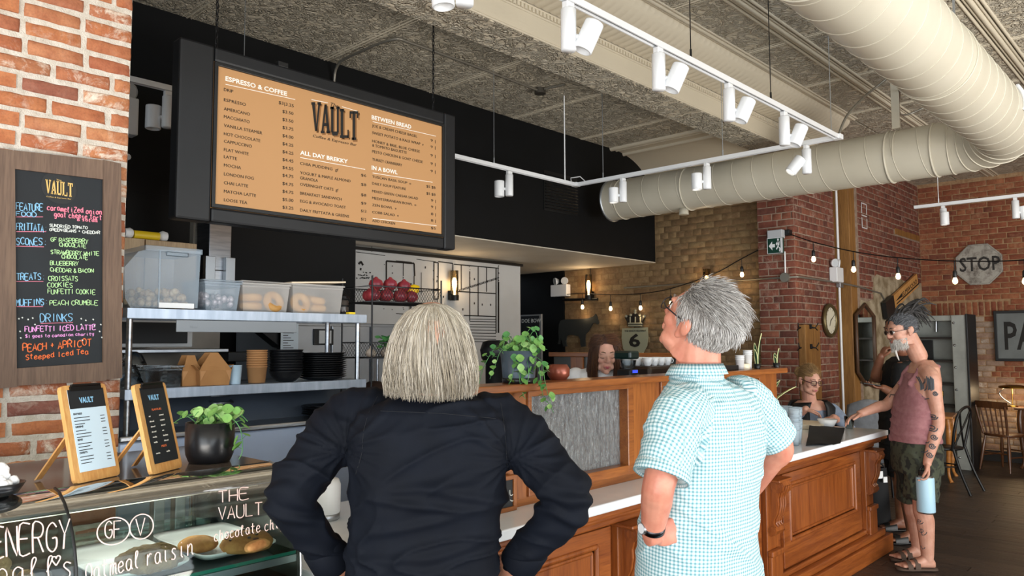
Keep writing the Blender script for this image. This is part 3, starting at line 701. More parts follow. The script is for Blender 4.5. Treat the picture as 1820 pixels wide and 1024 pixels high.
# clipboards on the case
ZT = 1.25
def menu_stand(bl, br, h, lean, face, label, seed):
    bl = Vector(bl); br = Vector(br); x = (br-bl).normalized(); W_ = (br-bl).length; nrm = Vector((x.y, -x.x, 0)); up = (Vector((0, 0, h)) - nrm*lean).normalized(); L = sqrt(h*h+lean*lean)
    f = x.cross(up); f = f if f.dot(nrm) > 0 else -f
    t = thing('menu_clipboard', label, 'clipboard', (bl+br)/2)
    def Pl(u, v, d): return bl + x*u + up*v + f*d
    def slab(mb, u0, v0, u1, v1, d0, d1, r=0):
        V = [Pl(u, v, d) for d in (d0, d1) for u, v in ((u0, v0), (u1, v0), (u1, v1), (u0, v1))]
        mb.add(V, [(0, 3, 2, 1), (4, 5, 6, 7), (0, 1, 5, 4), (1, 2, 6, 5), (2, 3, 7, 6), (3, 0, 4, 7)]); return mb
    mb = MB(); c = .01; P = [(c, 0), (W_-c, 0), (W_-.003, .003), (W_, c), (W_, L-c), (W_-.003, L-.003), (W_-c, L), (c, L), (.003, L-.003), (0, L-c), (0, c), (.003, .003)]
    mb.prism(P, Pl(0, 0, -.004), x, up, f*.012); mb.build('board', BAMBOO, t)
    pg = slab(MB(), .017, .026, W_-.012, L-.012, .0085, .0095).build('menu_sheet', PAPERB if face == 'light' else CHALKB, t)
    if face == 'light': slab(MB(), .017, L-.062, W_-.012, L-.012, .0096, .0102).build('header_strip', CHALKB, pg)
    txt = MB(); inkm = INK if face == 'light' else INKW
    lg = MB(); put_text(lg, 'VAULT', Pl(W_*.5, L-.048, .0106), x, up, .02, align='CENTER', sx=.72, ext=.0002, offset=.0006); lg.build('logo', CHB if face == 'light' else CHB, pg)
    rr = random.Random(seed)
    rows = ['BREAKFAST', 'bagel 4', 'wrap 9', 'LUNCH', 'soup', 'salad'] 
    v = L-.078; k = 0
    while v > .04:
        if face == 'light':
            if k % 4 == 0: put_text(txt, ['ENTREES', 'GREENS', 'SIDES', 'SWEETS', 'EXTRAS'][(k//4) % 5], Pl(.024, v, .0100), x, up, .0068, ext=.0001, offset=.0002); v -= .009
            else:
                slab(txt, .024, v, .024+rr.uniform(.03, .05), v+.0018, .0098, .0101); slab(txt, W_-.036, v, W_-.022, v+.0018, .0098, .0101); v -= .0082
        else:
            if k in (0, 7):
                hd = MB(); put_text(hd, 'FLAVOURS' if k == 0 else 'MILKS', Pl(W_*.52, v, .0100), x, up, .0085, align='CENTER', ext=.0001); hd.build('heading', CHO, pg); v -= .016
            else:
                for u in (.03, W_*.56): put_text(txt, rr.choice(['mocha', 'vanilla', 'caramel', 'hazelnut', 'oat', 'almond']), Pl(u, v, .0100), x, up, .0062, ext=.0001, offset=.0001)
                v -= .0145
        k += 1
    txt.build('print', inkm, pg, kind='stuff')
    cl = slab(MB(), W_*.18, L-.016, W_*.86, L-.004, .008, .013); cl.cyl(Pl(W_*.2, L-.002, .012), Pl(W_*.84, L-.002, .012), .004, n=8); cl.build('clip', BLK, t)
    a = Pl(W_*.18, L*.55, -.004); b = bl + x*(W_*.12) - nrm*(lean+.075)+Vector((0, 0, .003)); a2 = Pl(W_*.82, L*.55, -.004); b2 = bl + x*(W_*.88) - nrm*(lean+.075)+Vector((0, 0, .003))
    for p, q in ((a, b), (a2, b2)):
        mb = MB(); d = (q-p); mb.add([p-x*.009, p+x*.009, q+x*.009, q-x*.009, p-x*.009+f*.007, p+x*.009+f*.007, q+x*.009+f*.007, q-x*.009+f*.007], [(0, 3, 2, 1), (4, 5, 6, 7), (0, 1, 5, 4), (1, 2, 6, 5), (2, 3, 7, 6), (3, 0, 4, 7)])
        mb.build('strut', BAMBOO, t)
    return t
menu_stand((-2.135, .672, ZT), (-2.199, .801, ZT), .243, .062, 'light', 'bamboo clipboard stand with pale blue menu on the pastry case', 2)
menu_stand((-2.130, .856, ZT), (-2.200, .968, ZT), .240, .064, 'dark', 'bamboo clipboard stand with black menu on the pastry case', 5)
def round_leaf(mb, c, r, nrm, fold=.15):
    x, y, d = frame(nrm); c = Vector(c); N = 10
    P = [c - d*r*.12] + [c + r*(cos(2*pi*i/N)*x*(.82 if i % 5 else 1) + sin(2*pi*i/N)*y) + d*r*fold*(abs(cos(2*pi*i/N))) for i in range(N)]
    mb.add(P, [(0, 1+i, 1+(i+1) % N) for i in range(N)], True)
def leafy(root, runs, seed, leaf_r, m_, stem_m, step=.02, jit=.02, leaf_n=None):
    """stems with round leaves; each leaf a part up to 150"""
    rr = random.Random(seed); st = MB(); cnt = 0
    for pts, rl in runs:
        S_ = spline(pts, 6); st.tube(S_, .0014, n=5)
        L = 0
        for a, b in zip(S_, S_[1:]):
            L += (b-a).length
            if L > step:
                L = 0
                for q in range(rr.choice((1, 2))):
                    d = Vector((rr.uniform(-1, 1), rr.uniform(-1, 1), rr.uniform(-.3, .8))).normalized()
                    c = a + d*jit; nr = (d+Vector((.5, -.4, .7))*rr.uniform(.5, 1.4)).normalized(); mb = MB()
                    round_leaf(mb, c, leaf_r*rl*rr.uniform(.75, 1.2), nr); st.tube([a, c], .0009, n=4)
                    mb.build('leaf', rr.choice(m_), root); cnt += 1
    st.build('stems', stem_m, root)
# black pot with trailing plant on the case
pt = thing('potted_plant', 'small trailing round-leaf plant in a black pot on the pastry case', 'plant', (-2.234, 1.069, ZT))
c = Vector((-2.245, 1.075, ZT))
MB().lathe([(.052, 0), (.058, .002), (.0675, .025), (.070, .05), (.070, .118), (.066, .118), (.065, .10), (0, .10)], c, 36).build('pot', BLKC, pt)
MB().lathe([(0, .104), (.03, .106), (.064, .10)], c, 18, cap=False).build('soil', mat('dark_soil', '#2a1e15', .95, bump=1, bs=120), pt)
rv = lambda r, d, z: c + Vector((cos(YAW)*r-sin(YAW)*d, sin(YAW)*r+cos(YAW)*d, z))
runs = []
for i in range(11):
    a = -pi+i*2*pi/11; runs.append(([rv(.01*cos(a), .01*sin(a), .10), rv(.035*cos(a), .035*sin(a), .135+.01*(i % 3)), rv(.07*cos(a), .06*sin(a), .135)], 1))
runs += [([rv(-.02, -.02, .10), rv(-.06, -.02, .135), rv(-.10, -.03, .115), rv(-.118, -.03, .085)], .9), ([rv(.03, -.02, .10), rv(.07, -.03, .13), rv(.10, -.03, .10), rv(.108, -.03, .04), rv(.10, -.035, .012)], 1), ([rv(.03, .0, .1), rv(.07, .0, .15), rv(.115, -.01, .12)], 1)]
leafy(pt, runs, 4, .0165, [LEAF, VARI, LEAF], LEAF2, .024, .018)
# bowl with white fluffy contents at the left edge
bw = thing('sugar_bowl', 'small black bowl heaped with white pieces at the left edge of the case', 'bowl', (-2.15, .50, ZT)); c = onz(-2, 882, 1.25)
bw.location = c; bw['o'] = tuple(c)
MB().lathe([(.02, 0), (.035, .008), (.05, .03), (.053, .03), (.038, .006), (0, .004)], c, 24).build('bowl', BLKC, bw)
mb = MB(); rr = random.Random(3)
for i in range(60): 
    a = rr.uniform(0, 2*pi); q = rr.random(); mb.ell(c+Vector((.036*q*cos(a), .036*q*sin(a), .026+.05*(1-q)*rr.random())), rr.uniform(.006, .012), nu=7, nv=5)
mb.build('white_pieces', mat('white_crumbly', '#eeeeee', .9), bw, kind='stuff')

case_glow = emit('added_case_glow', '#fff4e2', 2.0)  # glowing strip added to brighten the case interior
MB().span((-2.165, YA+.02, 1.178), (-2.15, YB-.02, 1.186)).build('added_glow_strip', case_glow, case)
for y in (.2, .9):
    l = area('added_case_fill', (-2.17, y, 1.17), (-2.2, y, 1.0), .6, .02, .8, (1.0, .93, .84)); l.rotation_euler.z += 0  # fill lights added inside the case to lift the trays
# ---------------------------------------------------------------- kitchen behind the counter
sh = thing('steel_shelf', 'two tier stainless steel shelf over the kitchen prep table', 'shelf', (-3.6, 1.87, 1.2))
SX0, SX1, SY0, SY1 = -3.78, -3.42, 1.262, 2.50
for z in (1.755, 1.408):
    mb = MB().span((SX0, SY0, z-.006), (SX1, SY1, z)); mb.span((SX1-.012, SY0, z-.045), (SX1, SY1, z-.001), ch=.003); mb.span((SX0, SY0, z-.04), (SX0+.004, SY1, z)); mb.span((SX0, SY0, z-.04), (SX1, SY0+.004, z)); mb.span((SX0, SY1-.004, z-.04), (SX1, SY1, z))
    mb.build('shelf_board', STEEL_H, sh)
for x in (SX0+.03, SX1-.04):
    for y in (SY0+.025, SY1-.03): MB().cyl((x, y, 1.402 if x < -3.6 else 1.216), (x, y, 1.757), .013, n=14).build('post', STEEL, sh)
tr = MB().span((SX1-.002, 1.47, 1.655), (SX1+.004, 2.07, 1.708), ch=.002); put_text(tr, 'Bleed', (SX1+.005, 1.53, 1.672), (0, 1, 0), (0, 0, 1), .016, ext=.0003)
tr.build('ticket_rail', mat('dull_ticket_rail', '#8b9095', .5, .5), sh)
# prep table with lid
pb = thing('prep_table', 'stainless steel kitchen prep table with a handled lid', 'prep table', (-3.7, 1.85, 0))
MB().span((-4.15, 1.24, .1), (-3.42, 2.62, 1.19), ch=.01).build('body', mat('blue_sheen_steel', '#b9c9e2', .38, .45, c2='#a3b4cf', vs=1.5), pb)
MB().span((-3.66, 1.24, 1.19), (-3.40, 2.62, 1.215), ch=.006).build('work_ledge', STEEL, pb)
mb = MB(); mb.prism([(-3.64, 1.215), (-4.1, 1.215), (-4.1, 1.40), (-3.80, 1.40)], (0, 1.26, 0), (1, 0, 0), (0, 0, 1), (0, 1.34, 0)); mb.build('lid', mat('dark_steel', '#707a88', .4, .5, c2='#5a6370', vs=2), pb)
hd = MB(); hx = lambda z: -3.64-(z-1.215)/(.185)*.16
pts = [(hx(1.315)+.004, 1.78, 1.315), (hx(1.31)+.035, 1.785, 1.308), (hx(1.31)+.035, 1.88, 1.308), (hx(1.315)+.004, 1.885, 1.315)]; hd.tube(pts, .006, n=8); pts2 = [Vector(p)+Vector((-.028, 0, .032)) for p in pts]; hd.tube(pts2, .003, n=6)
hd.build('handle', STEEL, pb)
for y in (1.3, 2.55): MB().cyl((-3.5, y, 0), (-3.5, y, .1), .025, n=12).build('foot', STEEL, pb)
# back range: fridge, hood, microwave shelf
fr = thing('refrigerator', 'tall pale steel refrigerator behind the shelf, plain grey doors', 'refrigerator', (-4.75, 2.9, 0))
a = onx(513, 600, -4.4).y; b = onx(652, 600, -4.4).y
FR = mat('pale_steel_door', '#9ba1a8', .35, .6, c2='#b4b9bf', vs=1.5)
MB().span((-5.1, a, 0), (-4.43, b+.35, 1.74), ch=.01).build('cabinet', FR, fr)
for i in range(3): 
    w_ = (b+.35-a)/3; MB().span((-4.43, a+w_*i+.006, .1), (-4.4, a+w_*(i+1)-.006, 1.72), ch=.006).build('door', FR, fr)
    MB().cyl((-4.37, a+w_*i+.04, 1.1), (-4.37, a+w_*i+.04, 1.5), .009, n=10).build('handle', STEEL, fr)
p1 = onx(500, 572, -4.39); p2 = onx(530, 628, -4.39)
o = MB().span((-4.395, p1.y, p2.z), (-4.392, p2.y, p1.z-.01)); o.build('order_sheet', PAPER); tag(bpy.data.objects['order_sheet'], 'white printed sheet clipped to the refrigerator door', 'sheet')
so_ = bpy.data.objects['order_sheet']
mb = MB(); 
for i in range(9): mb.span((-4.391, p1.y+.015, p1.z-.04-i*.016), (-4.3905, p1.y+.05+.02*(i % 3), p1.z-.036-i*.016))
mb.build('print', INK, so_, kind='stuff')
MB().span((-4.39, p1.y+.01, p1.z-.02), (-4.38, p1.y+.035, p1.z+.01)).build('clip', BLK, so_)
a1 = onx(565, 585, -4.39); b1 = onx(592, 613, -4.39)
g = thing('wall_thermostat', 'small black and grey control box on the refrigerator', 'control box', (-4.4, a1.y, b1.z))
MB().span((-4.398, a1.y-.03, b1.z), (-4.385, b1.y, a1.z), ch=.002).build('case', BLKP, g); MB().span((-4.385, a1.y+.005, b1.z+.01), (-4.381, b1.y-.02, a1.z-.01)).build('display', ALU, g)
mw = thing('microwave', 'white and black microwave oven on the rear wall shelf', 'microwave', (-4.3, 1.6, 1.59))
MB().span((-4.5, 1.35, 1.585), (-4.12, 1.862, 1.735), ch=.006).build('case', WHITE, mw); MB().span((-4.12, 1.37, 1.605), (-4.11, 1.83, 1.715), ch=.003).build('door', BLKP, mw)
rs = MB().span((-4.6, 1.3, 1.555), (-4.08, 2.05, 1.575), ch=.004).build('wall_shelf', STEEL); tag(rs, 'steel shelf carrying the microwave behind the prep table', 'shelf')
mb = MB(); mb.span((-4.62, 1.2, .9), (-4.6, 2.25, 1.75)); tag(mb.build('backsplash', mat('warm_steel_splash', '#8d877f', .4, .8, c2='#6f6a64', vs=2)), 'warm grey steel splash panel behind the microwave', 'panel')
hdp = tag(MB().prism([(0, 0), (.28, 0), (.28, -.16), (.18, -.13)], (-4.42, onx(455, 590, -4.4).y, 1.71), (0, 1, 0), (0, 0, 1), (-.1, 0, 0)).build('hood_bracket', BLK), 'black angled bracket behind the ticket rail', 'bracket')
o = tag(MB().span((-4.30, onx(420, 600, -4.3).y-.12, 1.5), (-4.15, onx(470, 600, -4.3).y, 1.555), ch=.004).build('toaster', BLKP), 'low black appliance behind the kraft boxes', 'appliance')
# wood cabinet and flue
a = onx(215, 430, -4.3); b = onx(350, 433, -4.3)
cb = thing('wall_cabinet', 'light oak veneer wall cabinet behind the ingredient bin', 'cabinet', (-4.5, 1.6, 1.75))
OAK = wood('pale_oak_veneer', '#a88d6c', '#c2a883', .55, axis='z')
MB().span((-4.7, a.y-.15, 1.76), (-4.32, b.y, b.z)).build('carcass', OAK, cb)
m_ = onx(258, 433, -4.3).y
MB().span((-4.318, a.y-.15, 1.77), (-4.3, m_-.003, b.z-.003), ch=.002).build('door', OAK, cb); MB().span((-4.318, m_+.003, 1.77), (-4.3, b.y, b.z-.003), ch=.002).build('door', OAK, cb)
r = thing('film_roll', 'yellow cling film roll lying on top of the oak cabinet', 'roll', (-4.4, 1.7, b.z))
ya, yb = onx(238, 420, -4.35), onx(283, 425, -4.35)
MB().cyl((-4.36, ya.y, b.z+.026), (-4.36, yb.y, b.z+.026), .024, n=16).build('roll', mat('yellow_card', '#e6c522', .5), r)
for yy, s_ in ((ya.y, -1), (yb.y, 1)): MB().lathe([(.01, 0), (.022, .005), (.030, .02), (.024, .045)], (-4.36, yy, b.z+.031), 14, (0, s_, 0)).build('end_cap', WHITE, r)
fl = thing('extract_flue', 'square stainless steel flue rising behind the food boxes', 'flue', (-4.5, 2.15, 2.0))
a = onx(372, 440, -4.5).y; b = onx(411, 440, -4.5).y
MB().span((-4.7, a, 2.05), (-4.5, b, 2.58), ch=.004).build('shaft', STEEL, fl)
MB().span((-4.75, onx(350, 440, -4.7).y, 2.2), (-4.7, a-.01, 2.58)).build('side_panel', mat('cream_steel', '#a59f92', .4, .5), fl)
for u in (366, 402): q = onx(u, 465, -4.46).y; MB().span((-4.5, q-.0, 1.9), (-4.46, q+.06, 2.13), ch=.003).build('bracket', ALU, fl)
MB().span((-4.66, a+.02, 1.75), (-4.5, b-.02, 2.05), ch=.004).build('lower_shaft', STEEL, fl)

# ---- shelf items
def tub(name, label, y0, y1, z, h, depth=.24, m=MILKY, lidm=None, taper=.012, x1=-3.46, lid_tilt=0):
    t = thing(name, label, 'container', (x1-depth/2, (y0+y1)/2, z)); th = .003
    mb = MB()
    def ringp(k, zz, ins):
        q = taper*(1-k)+ins
        return [(x1-depth+q, y0+q, zz), (x1-q, y0+q, zz), (x1-q, y1-q, zz), (x1-depth+q, y1-q, zz)]
    def loop(rings):
        V = [p for r_ in rings for p in r_]; F = [(3, 2, 1, 0)]
        for i in range(len(rings)-1): F += [(4*i+j, 4*i+(j+1) % 4, 4*i+4+(j+1) % 4, 4*i+4+j) for j in range(4)]
        mb.add(V, F)
    loop([ringp(0, z, 0), ringp(1, z+h, 0), ringp(1, z+h, -.006), ringp(1, z+h-.008, -.006), ringp(1, z+h-.009, 0)])
    mb.build('tub', m, t)
    MB().span((x1-depth, y0+.0, z+h-.02), (x1+.001, y1, z+h-.016)).build('rib', m, t)
    if lidm:
        lb = MB(); R_ = Matrix.Rotation(lid_tilt, 3, 'X'); lb.box(((x1-depth/2), (y0+y1)/2, z+h+.006+abs(lid_tilt)*.1), (depth+.02, y1-y0+.02, .008), rot=R_, ch=.003); lb.build('lid', lidm, t)
    return t
BAGEL = mat('bagel_crust', '#c59a5d', .6, c2='#b3803f', vs=20)
def bagel(c, rot, label, n=0):
    mb = MB(); R_ = Euler(rot).to_matrix(); N = 24
    ring = [Vector(c)+R_ @ Vector((.036*cos(2*pi*i/N), .036*sin(2*pi*i/N), 0)) for i in range(N)]
    mb.tube(ring, .021, n=12, closed=True); return tag(mb.build('bagel', BAGEL), label, 'bagel')
bn = thing('ingredient_bin', 'large clear ingredient bin with a slanted lid, oats in the bottom', 'container', (-3.6, 1.43, 1.757))
P = [(onx(u, v, -3.46).y, onx(u, v, -3.46).z) for u, v in ((232, 547), (351, 548), (357, 447), (262, 443), (246, 447), (221, 475), (222, 530))]
P = [(y, max(z, 1.758)) for y, z in P]
mb = MB(); mb.prism(P, (-3.46, 0, 0), (0, 1, 0), (0, 0, 1), (-.28, 0, 0)); mb.build('bin', MILKB, bn)
MB().span((-3.75, P[3][0]-.01, P[3][1]-.006), (-3.452, P[2][0]+.006, P[2][1]+.008), ch=.004).build('lid', MILKB, bn)
y_ = onx(283, 500, -3.458).y
MB().span((-3.461, y_-.003, 1.77), (-3.455, y_+.003, P[2][1]-.01)).build('corner_rib', MILKB, bn)
MB().span((-3.46, y_+.0, 1.762), (-3.452, P[1][0]-.02, 1.785)).build('label_strip', WHITE, bn)
MB().span((-3.46, onx(296, 470, -3.45).y, 1.995), (-3.45, onx(335, 470, -3.45).y, 2.015), ch=.003).build('latch', CLEARP, bn)
mb = MB(); rr = random.Random(8)
for i in range(130):
    mb.ell((rr.uniform(-3.72, -3.49), rr.uniform(P[0][0]+.02, P[1][0]-.03), 1.775+rr.random()**1.5*.065), rr.uniform(.012, .02), nu=7, nv=5)
mb.build('oats', mat('oats_pale', '#d9c5a0', .9, c2='#a98a62', vs=40), bn, kind='stuff')
tub('food_box', 'clear plastic food box of wrapped snacks beside the ingredient bin', 1.615, 1.79, 1.757, .135, lidm=MILKB, m=MILKB)
mb = MB(); rr = random.Random(2)
for i in range(26): mb.ell((rr.uniform(-3.66, -3.50), rr.uniform(1.64, 1.77), 1.785+rr.random()*.06), (.02, .014, .012), rot=Euler((rr.random()*3, rr.random()*3, 0)).to_matrix(), nu=8, nv=5)
tag(mb.build('snack_packets', mat('foil_pink_white', '#d9ccd0', .3, .3)), 'small wrapped snacks inside the clear food box', 'snacks', kind='stuff')
tub('food_box', 'milky plastic food box with two bagels, second from the right', 1.80, 2.055, 1.757, .140, lidm=MILKY)
bagel((-3.53, 1.88, 1.785), (0, 0, 0), 'flat lying bagel seen through the milky box left side'); bagel((-3.53, 1.88, 1.828), (0, 0, .4), 'bagel stacked on another in the milky box'); bagel((-3.495, 1.985, 1.81), (0, 1.25, .1), 'bagel standing on edge in the milky box')
tub('food_box', 'rightmost milky food box of golden bagels with a skewed lid', 2.07, 2.375, 1.757, .150, lidm=mat('cream_lid', '#e3d2b8', .4), lid_tilt=.06)
bagel((-3.53, 2.25, 1.785), (0, 0, 0), 'lowest bagel in the rightmost food box'); bagel((-3.54, 2.25, 1.83), (0, .2, .5), 'upper bagel in the rightmost food box'); bagel((-3.5, 2.14, 1.81), (0, 1.3, 0), 'upright bagel at the left of the rightmost food box')
j = thing('grinder_jar', 'dark jar with metal bands at the right end of the top shelf', 'jar', (-3.55, 2.435, 1.757))
MB().lathe([(.028, 0), (.03, .004), (.03, .075), (.026, .08)], (-3.55, 2.435, 1.757), 20).build('jar', mat('smoky_jar', '#4a4440', .2, .3), j)
for z in (.005, .045, .085): MB().lathe([(.030, 0), (.035, .001), (.035, .008), (.03, .009)], (-3.55, 2.435, 1.757+z), 20).build('band', BLK, j)
MB().lathe([(.028, .094), (.03, .1), (.015, .112), (0, .114)], (-3.55, 2.435, 1.757), 20).build('lid', BLK, j)
tag(MB().span((-3.47, 2.40, 1.757), (-3.44, 2.44, 1.768), ch=.002).build('sticky_note_pad', mat('yellow_pad', '#f0d024', .6)), 'small yellow pad on the shelf edge by the dark jar', 'pad')
# lower shelf
ZL = 1.409
for i, (y, z, r, h) in enumerate(((1.315, 0, .06, .07), (1.30, .05, .055, .065), (1.33, .10, .05, .06))):
    mb = MB(); mb.lathe([(r, 0), (r+.006, .002), (r+.004, .006), (r*.95, h*.35), (r*.7, h*.8), (r*.25, h), (0, h)], (-3.52, y, ZL+z), 24, cap=False)
    tag(mb.build('dome_lid', CLEARP), ['clear dome lid lying lowest at the left shelf end', 'clear dome lid in the middle of the loose pile', 'clear dome lid topmost of the loose pile'][i], 'lid', 'clear dome lids on the lower shelf')
for i, (y0, y1, lab) in enumerate(((1.355, 1.44, 'clear plastic tray box next to the dome lids'), (1.43, 1.535, 'clear plastic box of ribbed lids beside the kraft carton'))):
    tub('lid_box', lab, y0, y1, ZL, .095, .16, CLEARP, taper=.006, x1=-3.47-.02*i)
for k in range(5):
    mb = MB(); mb.tube(arc((-3.53, 1.485, ZL+.012), .04, 0, 2*pi, 20, (.9, 0, .3), (0, 1, 0)), .003, n=6, closed=False)
    o = mb.build('clear_lid', CLEARP); o.location = (0, -.012+.006*k, .018*k); tag(o, 'clear round lid in the clear plastic box, '+['lowest', 'second from the bottom', 'middle', 'second from the top', 'topmost'][k]+' of the pile', 'lid', 'round lids in the clear box')
def carton(y0, y1, x1, h, peak, label):
    t = thing('takeaway_carton', label, 'carton', (x1-.05, (y0+y1)/2, ZL)); D = .10; ym = (y0+y1)/2; tp = .008
    mb = MB(); b = [(x1-D+tp, y0+tp, ZL), (x1-tp, y0+tp, ZL), (x1-tp, y1-tp, ZL), (x1-D+tp, y1-tp, ZL)]; tt = [(x1-D, y0, ZL+h), (x1, y0, ZL+h), (x1, y1, ZL+h), (x1-D, y1, ZL+h)]
    mb.add(b+tt, [(3, 2, 1, 0)]+[(i, (i+1) % 4, 4+(i+1) % 4, 4+i) for i in range(4)]); mb.build('box', KRAFT, t)
    for s_, xx in ((1, x1), (-1, x1-D)):
        V = [(xx, y0, ZL+h), (xx, y1, ZL+h), (xx-s_*.012, y1-.02, ZL+h+.03), (xx-s_*.02, ym+.018, ZL+peak), (xx-s_*.02, ym-.018, ZL+peak), (xx-s_*.012, y0+.02, ZL+h+.03)]
        V2 = [(p[0]-s_*.0015, p[1], p[2]) for p in V]
        MB().add(V+V2, [(0, 1, 2, 3, 4, 5), (11, 10, 9, 8, 7, 6)]+[(i, 6+i, 6+(i+1) % 6, (i+1) % 6) for i in range(6)]).build('flap', KRAFT, t)
    for s_, yy in ((1, y1), (-1, y0)):
        V = [(x1, yy, ZL+h), (x1-D, yy, ZL+h), (x1-D*.8, yy+s_*.02, ZL+h+.025), (x1-D*.2, yy+s_*.02, ZL+h+.025)]; MB().add(V+[(p[0], p[1]-s_*.0015, p[2]) for p in V], [(0, 1, 2, 3), (7, 6, 5, 4), (0, 4, 5, 1), (1, 5, 6, 2), (2, 6, 7, 3), (3, 7, 4, 0)]).build('side_flap', KRAFT, t)
    for s_, yy in ((1, y0), (-1, y1)):
        MB().add([(x1+.0006, yy+s_*.004, ZL+h-.002), (x1+.0006, yy+s_*.03, ZL+h-.002), (x1-tp*.3, yy+s_*.006, ZL+h-.05)], [(0, 1, 2)]).build('fold', KRAFT2, t)
carton(1.60, 1.755, -3.46, .07, .152, 'open kraft takeaway carton in front, right one of the pair')
carton(1.535, 1.635, -3.50, .07, .14, 'open kraft takeaway carton at the left, partly behind the other')
cu = thing('cup', 'pale blue cup between the kraft carton and the paper cups', 'cup', (-3.50, 1.79, ZL))
MB().lathe([(.028, 0), (.034, .09), (.032, .09), (.026, .004), (0, .004)], (-3.50, 1.79, ZL), 22).build('body', mat('pale_blue_glaze', '#a9c3d6', .35), cu)
pc0 = None
def stack(name, label_fn, cat, group, prof_, m, c, n, dz, jit=0, ns=28):
    rr = random.Random(n); me = MB().lathe(prof_, (0, 0, 0), ns, cap=False).mesh(name); out = []
    for k in range(n):
        o = link(name, me, None, None); 
        if not me.materials: me.materials.append(m)
        o.location = Vector(c)+Vector((rr.uniform(-jit, jit), rr.uniform(-jit, jit), k*dz)); tag(o, label_fn(k, n), cat, group); out.append(o)
    return out
def ordn(k, n, what, where):
    if k == 0: return f'{what}, bottom one of the stack {where}'
    if k == n-1: return f'{what}, topmost of the stack {where}'
    nm = ['', 'second', 'third', 'fourth', 'fifth', 'sixth', 'seventh', 'eighth', 'ninth', 'tenth', 'eleventh', 'twelfth', 'thirteenth', 'fourteenth', 'fifteenth'][k]
    return f'{what}, {nm} from the bottom of the stack {where}'
stack('paper_cup', lambda k, n: ordn(k, n, 'brown kraft paper cup', 'on the lower shelf'), 'cup', 'kraft cups stacked on the lower shelf', [(0, .002), (.040, .002), (.048, .078), (.0505, .078), (.0505, .081), (.047, .081), (.039, .004), (0, .004)], KRAFT2, (-3.50, 1.905, ZL), 8, .0115, .0006)
stack('bowl', lambda k, n: ordn(k, n, 'black bowl', 'beside the kraft cups'), 'bowl', 'black bowls stacked on the lower shelf', [(0, .003), (.035, 0), (.05, .006), (.074, .03), (.084, .052), (.086, .054), (.083, .054), (.072, .033), (.048, .010), (0, .008)], BLKC, (-3.515, 2.075, ZL), 9, .0135, .001)
stack('plate', lambda k, n: ordn(k, n, 'black plate', 'on the lower shelf'), 'plate', 'black plates stacked on the lower shelf', [(0, .003), (.06, 0), (.09, .004), (.128, .018), (.130, .02), (.127, .02), (.09, .008), (0, .006)], BLKC, (-3.555, 2.31, ZL), 12, .0112, .002, 36)
stack('plate', lambda k, n: ordn(k, n, 'black low plate', 'on the prep table ledge'), 'plate', 'black plates on the prep table', [(0, .003), (.06, 0), (.09, .004), (.13, .016), (.132, .018), (.128, .018), (.09, .008), (0, .006)], BLKC, (-3.535, 2.33, 1.216), 5, .0105, .003, 36)

# tiered wire stand
ws = thing('fruit_stand', 'tall black wire stand with fruit and vegetable baskets', 'stand', (-3.5, 2.78, 1.2))
ya, yb = 2.52, 3.02; xa, xb = -3.68, -3.40
for x in (xa, xb):
    for y in (ya, yb): MB().cyl((x, y, 1.0), (x, y, 1.97), .005, n=8).build('post', BLK, ws)
for zb in (1.83, 1.52, 1.20):
    mb = MB()
    for z in (zb, zb+.085): mb.tube([(xa, ya, z), (xb, ya, z), (xb, yb, z), (xa, yb, z)], .004, n=6, closed=True)
    for i in range(26):
        u = i/26
        for s_ in (1, -1):
            y1 = ya+(yb-ya)*u; y2 = min(max(y1+s_*.06, ya), yb); mb.tube([(xb, y1, zb), (xb, y2, zb+.085)], .0013, n=4); mb.tube([(xa, y1, zb), (xa, y2, zb+.085)], .0013, n=4)
    for i in range(14): mb.tube([(xa+(xb-xa)*i/13, ya, zb), (xa+(xb-xa)*i/13, yb, zb)], .0015, n=4)
    mb.build('wire_basket', BLK, ws)
RED = mat('red_onion_skin', '#a8413f', .35, c2='#7c2433', vs=14, stretch=(3, 3, .5)); YEL = mat('lemon_yellow', '#f0c614', .4, bump=.2, bs=120)
spots_ = [(-3.47, 2.58, 0), (-3.47, 2.67, .0), (-3.46, 2.76, 0), (-3.47, 2.85, 0), (-3.56, 2.62, 0), (-3.56, 2.73, .0), (-3.56, 2.84, .0), (-3.50, 2.62, .062), (-3.5, 2.72, .066), (-3.5, 2.82, .06)]
wher = ['front left corner', 'front, second from the left', 'front middle', 'front right', 'back left', 'back middle', 'back right', 'top layer left', 'top layer middle', 'top layer right']
for i, (x, y, dz) in enumerate(spots_):
    mb = MB(); mb.lathe([(0, 0), (.018, .003), (.036, .018), (.041, .036), (.034, .056), (.014, .068), (.006, .078)], (0, 0, 0), 18)
    o = link('red_onion', mb.mesh('red_onion'), None, RED); o.location = (x, y, 1.835+dz); tag(o, 'red onion in the top wire basket, '+wher[i], 'onion', 'red onions in the top basket')
for i, (x, y, z) in enumerate(((-3.48, 2.87, 1.905), (-3.55, 2.89, 1.90))):
    mb = MB(); mb.lathe([(0, -.046), (.01, -.04), (.028, -.022), (.033, 0), (.028, .022), (.010, .04), (.004, .046)], (0, 0, 0), 16, (.3, .8, .5)); o = link('lemon', mb.mesh('lemon'), None, YEL); o.location = (x, y, z+.005)
    tag(o, ['yellow lemon in front on top of the onions', 'yellow lemon just behind the front one'][i], 'lemon', 'lemons in the top basket')
GAR = mat('garlic_cream', '#cdbfae', .6, c2='#9a8778', vs=10)
